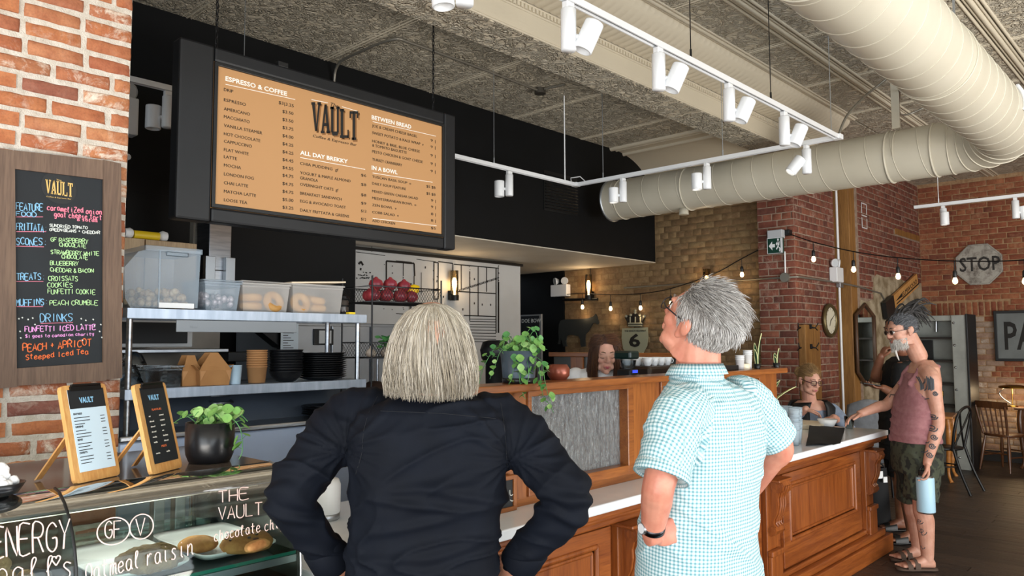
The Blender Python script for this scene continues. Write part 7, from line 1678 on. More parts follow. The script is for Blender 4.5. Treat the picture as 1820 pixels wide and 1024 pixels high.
for Hh, J, r_ in ((HL, L2, .078), (HR, R2, .073)):
    d = (Hh-J).normalized(); cf = MB().lathe([(r_-.004, -.022), (r_, -.02), (r_+.001, .006), (r_-.003, .008), (r_-.006, .004), (r_-.010, -.02)], Hh, 36, d, cap=False).build('cuff', GING, s2); uv_bones(cf.data, [(J, Hh+d*.1, -V_F, r_)], cf['o'])
wt_ = thing('wristwatch', 'silver wristwatch with a dark bracelet on the checked shirt wearer', 'watch', W2)
d = (W2-E2).normalized(); wc_ = W2-d*.022
mb = MB(); mb.lathe([(.0325, -.010), (.035, -.009), (.035, .009), (.0325, .010)], wc_, 30, d, cap=False); mb.build('bracelet', mat('dark_steel_watch', '#3c3c40', .3, 1.0), wt_)
wn = (-V_R*.9-V_F*.4).normalized(); MB().cyl(wc_+wn*.030, wc_+wn*.040, .017, n=22).build('case', STEEL, wt_); MB().cyl(wc_+wn*.0400, wc_+wn*.0408, .014, n=20).build('dial', mat('dial_white', '#dfe3e6', .3), wt_)
# short grey hair
def short_hair(parent, H, n, cols, seed, keep, flow, length, r=.0008, name='hair', cap=True, lift=.35):
    rr = random.Random(seed); mb = MB(); cap_ = MB(); C0 = Vector((0, -.012, .035)); RD = Vector((.079, .101, .091))
    k = 0; tries = 0
    while k < n and tries < n*6:
        tries += 1; d = Vector((rr.gauss(0, 1), rr.gauss(0, 1), rr.gauss(0, 1))).normalized(); p = C0+Vector((d.x*RD.x, d.y*RD.y, d.z*RD.z))
        if not keep(p): continue
        k += 1; nrm = Vector((d.x/RD.x, d.y/RD.y, d.z/RD.z)).normalized(); f_ = Vector(flow(p)); f_ = (f_-nrm*f_.dot(nrm)); f_ = f_.normalized() if f_.length > 1e-4 else Vector((0, -1, 0)); L = length(p)*rr.uniform(.7, 1.15); lf = lift*rr.uniform(.7, 1.2); jit = Vector((rr.gauss(0, .12), rr.gauss(0, .12), rr.gauss(0, .12))); pts = []
        for j in range(5):
            u = j/4; q = p+(f_+jit)*L*u+nrm*(L*lf*(u-.55*u*u)); pts.append(H.T(*q))
        mb.tube(pts, [r, r, r, r*.8, r*.25], n=3, cap=False)
    o = mb.build(name, hair_mat('hair_'+name+str(seed), cols), parent, kind='stuff')
    if cap:
        me_ = MB(); me_.ell((0, 0, 0), (RD.x*1.015, RD.y*1.015, RD.z*1.015), nu=48, nv=32)
        V = [v+C0 for v in me_.v]; F = [f for f in me_.f if keep(sum((V[i] for i in f), Vector())/len(f))]
        c_ = MB(); c_.add([H.T(*v) for v in V], F, True); c_.build('hair_under_layer', mat('under_hair_'+cols[0][1:], cols[0], .8), o)
    return o
def keep2(p):
    if p.z > .055: return p.y < .062-.25*(p.z-.055)+.3*max(0, .03-abs(p.x))
    if p.z > -.005: return p.y < .030+.3*(p.z) 
    return p.y < -.022 and p.z > -.062
short_hair(P2, H2, 5200, ['#7d7873', '#b9b5b1', '#d9d6d3', '#918b86', '#eceae8', '#625c57', '#c9c5c1'], 5, keep2, lambda p: (p.x*3+.15, -.6-p.z*2, -.1 if p.z > .06 else -.9) if p.z > .03 else (0, -.25, -1), lambda p: .042+.018*noise.noise(p*30) if p.z > .07 else (.030 if p.z > .03 else .016), r=.0009, lift=.75)
# ======== tattooed man at the counter end, facing left
P3 = thing('person', 'person in a pink tank top and camouflage shorts holding a blue bottle, tattooed arm', 'person', ground(spot(1640, 612, 5.45)), 'people at the counter end')
T3f = -V_R; near = -V_F
body = MB(); H3 = Head(spot(1604, 588, 5.45), (-V_R*.97-V_F*.05-V_Z*.20).normalized(), 1.0); H3.prims(body)
limb(body, [H3.T(0, -.03, -.03), spot(1632, 632, 5.47)], [.056, .062])
S3, E3, W3 = spot(1656, 673, 5.30), spot(1668, 752, 5.26), spot(1648, 822, 5.26)
S4, E4, W4 = spot(1617, 672, 5.66), spot(1580, 716, 5.66), spot(1530, 735, 5.60)
limb(body, [spot(1645, 660, 5.38), S3, S3.lerp(E3, .45), E3, E3.lerp(W3, .35), W3], [.055, .055, .050, .040, .043, .028]); limb(body, [spot(1632, 658, 5.56), S4, E4, E4.lerp(W4, .4), W4], [.058, .050, .042, .040, .027])
hand_shape(body, W3, (-V_Z*1-V_R*.05), V_R*-1+V_F*.2, curl=(.5, .7, .5), thumb=-1, s=1.0, grip=.6); hand_shape(body, W4, (-V_R*.9-V_Z*.35), -V_Z*1+V_R*.1-V_F*.3, curl=(.3, .4, .3), thumb=1, s=1.0)
tc = [(1640, 640, .055, .075), (1641, 652, .075, .15), (1636, 680, .105, .185), (1632, 720, .118, .180), (1627, 765, .130, .170), (1628, 800, .130, .175)]
loft(body, [(spot(u, v, 5.47), V_R*a, V_F*b) for u, v, a, b in tc], 30)
hp = spot(1632, 800, 5.47); feet = []
for k, (kx, kd, ax_, ad) in ((-1, (1638, 5.36, 1649, 5.36)), (1, (1622, 5.60, 1632, 5.62))):
    h_ = hp+V_F*.085*k; kn = spot(kx, 897, kd); an = spot(ax_, 995, ad); an.z = .085
    limb(body, [h_, kn, kn.lerp(an, .32)+V_R*.012, an], [.085, .058, .060, .038]); feet.append(an)
    hl, to = ground(an)+V_R*.045, ground(an)-V_R*.19+near*.02*k
    loft(body, [(hl.lerp(to, u)+V_Z*(.022+h_/2), V_F*w_, V_Z*h_/2) for u, w_, h_ in ((0, .022, .05), (.12, .034, .08), (.3, .036, .085), (.55, .042, .055), (.8, .047, .034), (.96, .040, .022))], 18)
    for i in range(5): a = to+V_F*(.036-.018*i)+V_R*(.012+.008*i if True else 0); limb(body, [a+V_Z*.034+V_R*.02, a+V_Z*.032-V_R*.02], [.010, .009], 2, 8)
me3 = remesh(body, .0052, 2); bv3 = bvh_of(me3); b3 = attach(me3, 'body', SKIN3, P3); H3.face(b3, mat('dark_grey_brow', '#3c3835', .8), lids=0)
H3.glasses(b3, MATS['dark_glasses'], w_=.022, h_=.015) if False else H3.glasses(b3, MATS['dark_glasses'], w_=.022, h=.015)
tk = MB(); loft(tk, [(spot(u, v, 5.47), V_R*a, V_F*b) for u, v, a, b in ((1639, 662, .096, .13), (1636, 682, .118, .150), (1633, 700, .128, .178), (1631, 720, .134, .195), (1628, 750, .146, .196), (1627, 785, .150, .198))], 34)
for k in (-1, 1): tk.tube(spline([spot(1622, 685, 5.47)+V_F*.07*k-V_R*.06, spot(1632, 655, 5.47)+V_F*.078*k-V_R*.025, spot(1646, 648, 5.47)+V_F*.08*k+V_R*.01, spot(1652, 656, 5.47)+V_F*.06*k+V_R*.03], 5), .018, n=10)
PINKT = mat('dusty_pink_jersey', '#8d5c60', .88, c2='#9a6a6d', vs=30, bump=.3, bs=200); attach(remesh(tk, .008, 3, folds(5, .012, (4, 4, 9))), 'tank_top', PINKT, P3)
st_ = MB(); loft(st_, [(spot(u, v, 5.47), V_R*a, V_F*b) for u, v, a, b in ((1628, 782, .142, .185), (1630, 810, .148, .192), (1630, 838, .145, .19))], 30)
for k, (kx, kd) in ((-1, (1636, 5.36)), (1, (1622, 5.60))): st_.tube(spline([hp+V_F*.09*k, spot(kx, 888, kd)], 4), [.118, .112, .108, .110, .108][:5], n=18)
t = NT('camo_cloth'); n1 = t.noise(t.coord('Object'), 14, 2); n2 = t.noise(t.coord('Object', (1.3, 1.1, 1)), 17, 2); base = t.ramp(n1, [(.42, '#23271e'), (.46, '#3b3f30'), (.56, '#3b3f30'), (.60, '#171914')]); t.set(base, .85); CAMO = t.m
attach(remesh(st_, .009, 3, folds(8, .012, (5, 5, 7))), 'shorts', CAMO, P3)
strand = MB()
def keep3(p): return (p.z > .05 and p.y < .07) or (p.z > -.03 and p.y < .02+.3*p.z and not (p.y > -.035 and p.z < .01))
short_hair(P3, H3, 1500, ['#3d3f44', '#5b5d62', '#2c2d31', '#7a7c80', '#47494e'], 7, keep3, lambda p: (0, -1, .1), lambda p: .022, r=.0016, name='hair', lift=.3)
dr_ = MB(); rr = random.Random(5)
for i in range(52):
    a = H3.T(rr.uniform(-.035, .035), rr.uniform(-.09, .02), rr.uniform(.105, .125)); L = rr.uniform(.10, .20); d = (V_R*rr.uniform(.6, 1.2)+V_F*rr.uniform(-.4, .4)+V_Z*rr.uniform(-.35, .75)).normalized()
    dr_.tube(spline([a, a+d*L*.3+V_Z*.025, a+d*L*.7+V_Z*.012, a+d*L-V_Z*rr.uniform(.02, .07)], 4), [.0075]*9+[.005, .004, .003, .001], n=6)
dr_.build('dreadlocks', mat('dark_dreads', '#1d1c1d', .8, c2='#3a3736', vs=40), P3, kind='stuff')
bd3 = MB(); rr = random.Random(9)
for i in range(900):
    th = rr.uniform(-1.7, 1.7); z = rr.uniform(-.11, -.045); x = .058*sin(th)*(1+.3*(z+.05)*-5*0); y = .02+.075*cos(th)
    if z > -.065 and abs(x) < .022 and y > .07: continue
    a = H3.T(x, y, z); b = a+(H3.f*.3*rr.random()+V_Z*-1+H3.r*rr.uniform(-.2, .2)).normalized()*rr.uniform(.02, .036); bd3.tube([a, (a+b)/2+H3.f*.003, b], [.0014, .0012, .0004], n=3, cap=False)
bd3.tube(spline([H3.T(0, .085, -.12), H3.T(0, .082, -.16), H3.T(0, .075, -.20)], 4), [.012, .010, .009, .008, .007, .006, .005, .004, .002], n=8)
bd3.build('beard', hair_mat('hair_beard', ['#b9b4ae', '#dad6d0', '#8f8a84', '#cbc7c1']), P3, kind='stuff')
# tattoos, printed in the skin
INKT = mat('tattoo_ink', '#45494f', .6); tt = MB()
def tat(px, py, pts, r, d=5.2):
    Q = project(bv3, [spot(px+u, py+v, d) for u, v in pts], V_F, .0006, 1.2)
    if len(Q) > 2: tt.tube(Q, r, n=4)
def spiral(px, py, R0, turns=1.6, r=.0022): tat(px, py, [(R0*(1-t_/26)*cos(t_*turns*2*pi/24), R0*(1-t_/26)*1.1*sin(t_*turns*2*pi/24)) for t_ in range(25)], r)
for a in range(9): tat(1660, 684, [(-6+a*1.4, -14+2*(a % 3)+j*3.2) for j in range(9-(a % 3))], .0050)
for px, py, R_ in ((1666, 742, 5), (1657, 750, 5), (1664, 762, 6), (1655, 770, 5), (1664, 778, 5), (1652, 786, 6), (1661, 794, 5), (1650, 802, 5), (1657, 810, 5), (1646, 814, 4), (1668, 700, 4)): spiral(px, py, R_, 1.8, .0040)
for px, py, R_ in ((1641, 925, 7), (1652, 935, 5), (1655, 953, 8), (1640, 950, 6), (1646, 972, 7), (1656, 982, 6), (1640, 985, 6), (1634, 935, 5), (1652, 1000, 6)): spiral(px, py, R_, 1.5, .0024)
for k in range(5): tat(1575+k*9, 712-k*2, [(-4, 3), (-1, -2), (3, -3), (6, 2), (9, 0)], .0035, 5.5)
tat(1636, 676, [(-8, 8), (-4, 3), (2, -2), (8, -6)], .005); tat(1638, 682, [(-8, 8), (-4, 3), (2, -2), (8, -6)], .003)
tt.build('tattoos', INKT, b3, kind='stuff')
for an, k in zip(feet, (-1, 1)):
    hl, to = ground(an)+V_R*.055, ground(an)-V_R*.20+near*.02*k; g = thing('sandal', ['brown strap sandal on the foot nearer the camera, pink tank top wearer', 'brown strap sandal on the far foot of the pink tank top wearer'][k > 0], 'sandal', hl, 'brown sandals of the tattooed person'); SD = mat('brown_suede', '#4a3a30', .8)
    m_ = MB(); loft(m_, [(hl.lerp(to, u)+V_Z*.011, V_F*w_, V_Z*.011) for u, w_ in ((-.02, .02), (.08, .036), (.35, .036), (.7, .050), (.95, .044), (1.04, .02))], 20); m_.build('sole', SD, g)
    for u, w_, h_ in ((.55, .047, .062), (.75, .051, .047)): c = hl.lerp(to, u); MB().grid(lambda a_, b_: c+V_R*(.018-.036*b_)+V_F*(w_*1.02)*cos(pi*a_)+V_Z*(.018+(h_)*sin(pi*a_)**.6), 14, 2).build('strap', SD, g)
bt = thing('water_bottle', 'pale blue steel water bottle held by the tattooed hand', 'bottle', spot(1647, 912, 5.26)); c = spot(1646.5, 912, 5.26)
MB().lathe([(.052, 0), (.056, .003), (.056, .010)], c, 30).build('base_ring', STEEL, bt); MB().lathe([(.057, .010), (.058, .014), (.058, .235), (.055, .243)], c, 34).build('body', mat('powder_blue', '#9fc3d6', .45), bt)
MB().lathe([(.052, .243), (.048, .252), (.040, .256)], c, 30).build('shoulder', STEEL, bt); MB().lathe([(.040, .256), (.040, .285), (.037, .290), (0, .290)], c, 28).build('lid', BLKP, bt)
MB().tube(arc(c+V_Z*.285, .032, 0, pi, 12, V_R, V_Z), .006, n=8).build('carry_loop', BLKP, bt)

# ======== person in black behind, facing left
P4 = thing('person', 'person in a black t-shirt and shorts with a hand on the chin, holding a phone', 'person', ground(spot(1598, 612, 6.9)), 'people at the counter end')
body = MB(); H4 = Head(spot(1594, 585, 6.9), (-V_R*.95-V_F*.1-V_Z*.2).normalized(), 1.02); H4.prims(body); limb(body, [H4.T(0, -.03, -.03), spot(1603, 622, 6.9)], [.058, .065])
S5, E5, W5 = spot(1590, 655, 7.08), spot(1557, 672, 7.0), spot(1566, 634, 6.9); S6, E6, W6 = spot(1602, 655, 6.70), spot(1600, 700, 6.62), spot(1570, 690, 6.66)
limb(body, [S5, E5, W5], [.06, .046, .032]); limb(body, [S6, E6, W6], [.06, .046, .032])
hand_shape(body, W5, (V_Z*.8+V_R*.35-V_F*.1), V_R*.9+V_F*.1, curl=(.9, 1.1, .8), thumb=-1); hand_shape(body, W6, (-V_R*.95+V_Z*.12), V_Z, curl=(.3, .4, .3), thumb=1)
loft(body, [(spot(u, v, 6.9), V_R*a, V_F*b) for u, v, a, b in ((1602, 640, .09, .15), (1599, 670, .12, .19), (1598, 720, .13, .18), (1598, 765, .14, .18), (1598, 800, .14, .18))], 26); hp = spot(1600, 795, 6.9); fpos = []
for k, (kx, kd, q) in ((-1, (1603, 6.72, onz(1622, 967, .0))), (1, (1598, 7.02, onz(1602, 944, .0)))):
    kn = spot(kx, 848, kd); an = Vector((q.x, q.y, .085)); limb(body, [hp+V_F*.09*k, kn, kn.lerp(an, .3)+V_R*.012, an], [.09, .062, .060, .038]); fpos.append(an)
    hl, to = ground(an)+V_R*.045, ground(an)-V_R*.19; loft(body, [(hl.lerp(to, u)+V_Z*(.022+h_/2), V_F*w_, V_Z*h_/2) for u, w_, h_ in ((0, .022, .05), (.12, .034, .08), (.3, .036, .085), (.55, .042, .055), (.8, .047, .034), (.96, .040, .022))], 18)
b4 = attach(remesh(body, .0062, 2), 'body', SKIN4, P4); H4.face(b4, MATS['dark_grey_brow'])
ts = MB(); loft(ts, [(spot(u, v, 6.9), V_R*a, V_F*b) for u, v, a, b in ((1603, 634, .075, .085), (1602, 642, .11, .17), (1599, 672, .135, .205), (1598, 720, .145, .198), (1598, 765, .155, .198), (1598, 790, .16, .2))], 30)
ts.tube([S5+V_R*.05, S5, S5.lerp(E5, .6)], [.075, .078, .080], n=18); ts.tube([S6+V_R*.05, S6, S6.lerp(E6, .7)], [.075, .078, .080], n=18); BT = mat('black_tee', '#0d0e11', .85)
attach(remesh(ts, .008, 3, folds(12, .008)), 't_shirt', BT, P4)
st_ = MB(); loft(st_, [(spot(u, v, 6.9), V_R*a, V_F*b) for u, v, a, b in ((1598, 780, .15, .19), (1599, 815, .155, .195))], 26)
for k, (kx, kd) in ((-1, (1603, 6.74)), (1, (1598, 7.02))): st_.tube([hp+V_F*.09*k, spot(kx, 842, kd)], [.12, .11], n=18)
attach(remesh(st_, .010, 3), 'shorts', BT, P4); short_hair(P4, H4, 500, ['#1a1716', '#2a2524', '#100e0e'], 11, keep3, lambda p: (0, -1, .1), lambda p: .02, r=.002, lift=.3)
for an, lab in zip(fpos, ('black slide sandal nearest the tattooed leg', 'black slide sandal further back by the counter plinth')):
    hl, to = ground(an)+V_R*.055, ground(an)-V_R*.20; g = thing('sandal', lab, 'sandal', hl, 'black slides of the person in black'); m_ = MB(); loft(m_, [(hl.lerp(to, u)+V_Z*.011, V_F*w_, V_Z*.011) for u, w_ in ((-.02, .02), (.08, .036), (.35, .036), (.7, .050), (.95, .044), (1.04, .02))], 20); m_.build('sole', BLKP, g)
    c = hl.lerp(to, .62); MB().grid(lambda a_, b_: c+V_R*(.05-.10*b_)+V_F*(.050)*cos(pi*a_)+V_Z*(.018+(.062-.018*b_)*sin(pi*a_)**.6), 14, 3).build('strap', BLKP, g)
ph = tag(MB().box(spot(1547, 683, 6.66), (.15, .075, .009), rot=Matrix((V_R, V_F, V_Z)).transposed() @ Matrix.Rotation(.15, 3, 'Y'), ch=.003).build('phone', BLKP), 'black phone held flat in the hand of the person in black', 'phone')

# ======== seated woman with glasses at the far end of the counter
P5 = thing('person', 'person with glasses, blond tied hair and a black vest, looking down at the counter', 'person', ground(spot(1440, 612, 6.75)), 'people at the counter end')
fw = (-V_F*.93+V_R*.10).normalized(); lt5 = Vector((fw.y, -fw.x, 0)); body = MB(); H5 = Head(spot(1439, 676, 6.66), (fw*.9-V_Z*.25+V_R*.14).normalized(), 1.0); H5.prims(body, fat=1.12); limb(body, [H5.T(0, -.03, -.03), spot(1440, 722, 6.75)], [.055, .062])
q0 = spot(1440, 740, 6.75); rg = lambda v, a, b: (Vector((q0.x, q0.y, spot(1440, v, 6.75).z)), lt5*a, fw*b)
loft(body, [rg(712, .10, .07), rg(722, .18, .10), rg(745, .20, .12), rg(775, .18, .13), rg(830, .20, .14)], 26)
A1, A2, A3 = spot(1402, 735, 6.75), spot(1388, 765, 6.6), spot(1432, 727, 6.36); B1, B2, B3 = spot(1478, 730, 6.75), spot(1508, 762, 6.6), spot(1482, 742, 6.36)
for P_ in ((A1, A2, A3), (B1, B2, B3)): limb(body, list(P_), [.05, .042, .028])
hand_shape(body, A3, (V_R*.9-V_Z*.25), -V_Z, curl=(.3, .4, .3), thumb=-1, s=.92); hand_shape(body, B3, (-V_R*.8-V_F*.3-V_Z*.1), -V_Z, curl=(.4, .5, .4), thumb=1, s=.92)
b5 = attach(remesh(body, .0052, 2), 'body', SKINW, P5); H5.face(b5, mat('brown_brow', '#6b5138', .8), lip='#b5616a', closed=True); H5.glasses(b5, mat('maroon_glasses', '#4a2028', .3), w_=.026, h=.020, rim=.0028)
sl = MB(); loft(sl, [rg(727, .165, .105), rg(745, .208, .128), rg(775, .19, .14), rg(830, .205, .15)], 30)
for P_ in ((A1, A2, A3), (B1, B2, B3)): sl.tube(spline(list(P_[:2])+[P_[1].lerp(P_[2], .85)], 6), [.066, .065, .064, .062, .060, .058, .056, .052, .048, .044, .040, .038, .036], n=18); sl.ell(P_[0], .066)
attach(remesh(sl, .008, 3, folds(15, .006)), 'grey_top', mat('blue_grey_knit', '#8996aa', .9, c2='#7d8aa0', vs=30), P5, label='blue grey long sleeved top')
vs_ = MB()
for k in (-1, 1):
    def vf(u, v): 
        a = (20+78*u)*pi/180; zt = spot(1440, 716+62*v, 6.75).z; ww = .222-.01*v; return Vector((q0.x, q0.y, zt+.015*(1-u)*(1-v)))+lt5*k*ww*(sin(a)*(.45+.55*min(1, v*3+.45)) if v < .3 else sin(a))+fw*(.150)*cos(a)
    vs_.grid(vf, 10, 12)
vs_.grid(lambda u, v: Vector((q0.x, q0.y, spot(1440, 712+66*v, 6.75).z))+lt5*.222*cos(pi*u)*(.75+.25*min(1, v*4))-fw*.155*sin(pi*u), 16, 10)
o = vs_.build('vest', mat('black_quilt', '#0f1114', .6), P5); sd = o.modifiers.new('t', 'SOLIDIFY'); sd.thickness = .012
HB = ['#8a6b45', '#b08d5e', '#9c7a50', '#6f5435', '#c4a273']
short_hair(P5, H5, 2200, HB, 21, lambda p: (p.z > .05 and p.y < .075) or (p.z > -.045 and p.y < .03 and p.y < .02+.5*p.z+.03), lambda p: (0, -1, -.1), lambda p: .06, r=.0012, name='hair', lift=.12)
bn_ = MB(); rr = random.Random(2); cb_ = H5.T(.045, -.09, .05)
for i in range(240):
    d = Vector((rr.gauss(0, 1), rr.gauss(0, 1), rr.gauss(0, 1))).normalized(); e_ = d.orthogonal().normalized(); a0 = rr.random()*6; bn_.tube([cb_+(d*sin(t_*.45)+(d.cross(e_))*.0+e_*cos(t_*.45))*(.040+.006*rr.random()) for t_ in range(6)], .0016, n=3, cap=False)
bn_.build('hair_bun', MATS['hair_hair21'], P5, kind='stuff')
lg_ = MB(); hz = Vector((q0.x, q0.y, .72)); loft(lg_, [(hz+V_Z*.12, lt5*.19, fw*.15), (hz, lt5*.2, fw*.17), (hz-V_Z*.06, lt5*.17, fw*.15)], 24)
for k in (-1, 1): limb(lg_, [hz+lt5*.09*k, hz+lt5*.12*k+fw*.10-V_Z*.05, hz+lt5*.12*k+fw*.08-V_Z*.62], [.09, .07, .05])
attach(remesh(lg_, .012, 2), 'trousers', BT, P5)
so5 = thing('bar_stool', 'plain dark stool under the seated person at the counter end', 'stool', (q0.x, q0.y, 0)); MB().cyl((q0.x, q0.y, .60), (q0.x, q0.y, .635), .18, n=26).build('seat', BLKP, so5)
for i in range(4): a = pi/4+i*pi/2; MB().cyl((q0.x+.13*cos(a), q0.y+.13*sin(a), .60), (q0.x+.2*cos(a), q0.y+.2*sin(a), 0), .015, n=10).build('leg', BLK, so5)

# ======== barista behind the screen
P6 = thing('person', 'person with shoulder length brown hair and white top working behind the screen', 'person', ground(spot(1073, 612, 4.6)))
fw = (-V_F*.9+V_R*.02).normalized(); lt6 = Vector((fw.y, -fw.x, 0)); body = MB(); H6 = Head(spot(1074, 630, 4.86), (fw*.9-V_Z*.20+V_R*.08).normalized(), .98); H6.prims(body, fat=.94); limb(body, [H6.T(0, -.03, -.03), spot(1070, 672, 4.93)], [.045, .052])
q0 = spot(1070, 690, 4.95); rg = lambda z, a, b: (Vector((q0.x, q0.y, z+.04)), lt6*a, fw*b)
loft(body, [rg(1.40, .06, .06), rg(1.375, .13, .08), rg(1.34, .16, .095), rg(1.2, .15, .10), rg(1.0, .14, .10), rg(.85, .16, .12)], 26)
hs = []
for k in (-1, 1): 
    S_, E_, W_ = Vector((q0.x, q0.y, 1.38))+lt6*.17*k, Vector((q0.x, q0.y, 1.08))+lt6*.22*k-fw*.02, Vector((q0.x, q0.y, 1.04))+lt6*.14*k+fw*.20; limb(body, [S_, E_, W_], [.045, .038, .026]); hand_shape(body, W_, fw, -V_Z, curl=(.3, .4, .3), thumb=-k, s=.9); hs.append((S_, E_))
hz = Vector((q0.x, q0.y, .85))
b6 = attach(remesh(body, .0048, 2), 'body', SKINW, P6); H6.face(b6, MATS['brown_brow'], lip='#b3505a', closed=True)
tw = MB(); loft(tw, [rg(1.405, .075, .072), rg(1.39, .125, .088), rg(1.365, .175, .10), rg(1.32, .185, .112), rg(1.2, .172, .115), rg(1.0, .165, .118), rg(.84, .18, .14)], 30)
for S_, E_ in hs: tw.tube([S_-V_Z*-.0, S_.lerp(E_, .6)], [.065, .070], n=18); tw.ell(S_, .064)
attach(remesh(tw, .008, 3, folds(25, .006)), 'white_top', mat('white_cotton', '#e9e7e6', .85), P6)
lg_ = MB()
for k in (-1, 1): limb(lg_, [hz+lt6*.08*k, Vector((q0.x, q0.y, .45))+lt6*.09*k, Vector((q0.x, q0.y, .05))+lt6*.09*k], [.09, .065, .05])
attach(remesh(lg_, .012, 2), 'trousers', BT, P6)
for k in (-1, 1): a = Vector((q0.x, q0.y, 0))+lt6*.09*k; shoe(P6, a-fw*.06+V_Z*.002, a+fw*.17+V_Z*.002, BLKP)
short_hair(P6, H6, 900, ['#3a2118', '#56331f', '#6b4529', '#462a1b'], 33, lambda p: p.z > .088 and p.y > -.03 and p.y < .10, lambda p: (1 if p.x > .008 else -1, .12, -.2), lambda p: .07, r=.0012, name='fringe', lift=.1)
strand_hair(P6, H6, [(.124, .0, .0), (.118, .03, .03), (.10, .058, .062), (.066, .080, .088), (.02, .092, .098), (-.04, .098, .092), (-.10, .100, .085), (-.16, .098, .080), (-.20, .09, .075)], 2600, ['#3a2118', '#56331f', '#2c1913', '#70482a', '#462a1b'], r=.0011, face_half=36, lenj=.04, wave=.008, seed=17, part=(.01, .03), shell_top=1)

# ---------------------------------------------------------------- dining furniture
def turned(mb, a, b, r): a, b = Vector(a), Vector(b); mb.tube([a.lerp(b, t_) for t_ in (0, .15, .35, .6, .85, 1)], [r*.7, r*.85, r*1.25, r*1.1, r*.8, r*.55], n=12)
DW = wood('dark_chair_wood', '#4c2c18', '#6f4526', .35, axis='z', coat=.3); LW_ = wood('golden_table_wood', '#a8672a', '#c98a45', .35, axis='x', coat=.3)
def windsor(loc, face, label):
    """spindle back chair; face = direction the sitter looks"""
    t = thing('wooden_chair', label, 'chair', loc); f = Vector(face).normalized(); s = Vector((f.y, -f.x, 0)); L = Vector(loc)
    P = lambda a, b, z: L+s*a+f*b+V_Z*z
    m_ = MB(); loft(m_, [(P(0, 0, z), s*a, f*b) for z, a, b in ((.425, .20, .19), (.44, .215, .205), (.455, .21, .20), (.458, .19, .18))], 30, .75); m_.build('seat', DW, t)
    for a, b in ((-1, 1), (1, 1), (-1, -1), (1, -1)): m_ = MB(); turned(m_, P(a*.15, b*.14, .43), P(a*.20, b*.20, 0), .017); m_.build('leg', DW, t)
    for z, pr_ in ((.22, ((-.18, -.17), (.18, -.17))), (.24, ((-.18, .17), (.18, .17))), (.18, ((-.18, -.17), (-.18, .17))), (.18, ((.18, -.17), (.18, .17)))): MB().cyl(P(*pr_[0], z), P(*pr_[1], z), .009, n=8).build('stretcher', DW, t)
    for i in range(7):
        u = (i-3)/3; r_ = .009 if abs(u) < 1 else .014; MB().tube([P(u*.16, -.165, .45), P(u*.18, -.20, .62), P(u*.195, -.235, .80)], r_, n=8).build('spindle' if abs(u) < 1 else 'back_post', DW, t)
    m_ = MB(); m_.grid(lambda u, v: P((u-.5)*.43, -.225-.03*cos((u-.5)*3)-.012*v, .775+.085*v-.012*abs(u-.5)), 12, 3); m_.grid(lambda u, v: P((.5-u)*.43, -.205-.03*cos((u-.5)*3)-.012*v, .775+.085*v-.012*abs(u-.5)), 12, 3); m_.build('top_rail', DW, t)
    return t
windsor(Vector((-2.12, 11.22, 0)), (.45, .9, 0), 'dark wooden spindle back chair in front of the back wall table')
windsor(Vector((-1.5, 10.95, 0)), (-.1, 1, 0), 'dark wooden spindle back chair at the right edge of the picture')
def bentwood(loc, face, label):
    t = thing('bentwood_chair', label, 'chair', loc); f = Vector(face).normalized(); s = Vector((f.y, -f.x, 0)); L = Vector(loc); P = lambda a, b, z: L+s*a+f*b+V_Z*z
    MB().lathe([(.0, .435), (.20, .44), (.205, .452), (.20, .462), (0, .458)], L, 30).build('seat', BLKP, t); 
    for a in (-1, 1):
        MB().tube(spline([P(a*.13, .15, .44), P(a*.17, .19, .2), P(a*.20, .22, 0)], 4), .014, n=8).build('leg', BLKP, t); MB().tube(spline([P(a*.165, -.17, .46), P(a*.18, -.24, .22), P(a*.20, -.33, 0)], 4), .015, n=8).build('leg', BLKP, t)
    MB().tube(spline([P(-.165, -.16, .44), P(-.20, -.20, .66), P(-.17, -.24, .84), P(0, -.26, .90), P(.17, -.24, .84), P(.20, -.20, .66), P(.165, -.16, .44)], 7), .015, n=8).build('back_hoop', BLKP, t)
    for k in (-1, 1): MB().tube(spline([P(-k*.15, -.165, .47), P(-k*.04, -.19, .60), P(k*.06, -.215, .72), P(k*.14, -.24, .84)], 5), .010, n=8).build('crossed_back', BLKP, t)
    MB().tube(arc(L+V_Z*.26, .15, 0, 2*pi, 24, (1, 0, 0), (0, 1, 0)), .008, n=6, closed=False).build('ring_stretcher', BLKP, t)
    return t
bentwood(Vector((-2.36, 9.36, 0)), (-.97, .1, 0), 'black bentwood chair with crossed back beside the golden table')
def table(loc, sx, sy, h, m, label, rz=0):
    t = thing('wooden_table', label, 'table', loc); L = Vector(loc); R_ = Matrix.Rotation(rz, 3, 'Z'); P = lambda a, b, z: L+R_ @ Vector((a, b, z))
    MB().box(P(0, 0, h-.014), (sx, sy, .028), rz=rz, ch=.006).build('table_top', m, t)
    for k in (-1, 1):
        MB().box(P(0, k*(sy/2-.06), h-.07), (sx-.12, .02, .085), rz=rz, ch=.003).build('apron', m, t); MB().box(P(k*(sx/2-.06), 0, h-.07), (.02, sy-.12, .085), rz=rz, ch=.003).build('apron', m, t)
    for a in (-1, 1):
        for b in (-1, 1): x, y = a*(sx/2-.06), b*(sy/2-.06); MB().tube(spline([P(x, y, h-.03), P(x+a*.012, y+b*.012, h-.16), P(x, y, h*.45), P(x-a*.01, y-b*.01, .1), P(x+a*.02, y+b*.02, .0)], 4), [.030]*4+[.034]*3+[.026]*4+[.017]*3+[.016, .020, .024], n=10).build('leg', m, t)
    return t
table((-2.72, 10.05, 0), .66, .62, .745, LW_, 'golden wooden table behind the tattooed person', .15)
table((-1.30, 11.70, 0), 1.5, .5, .76, DW, 'dark wooden table against the back wall, carrying the brass lamp')
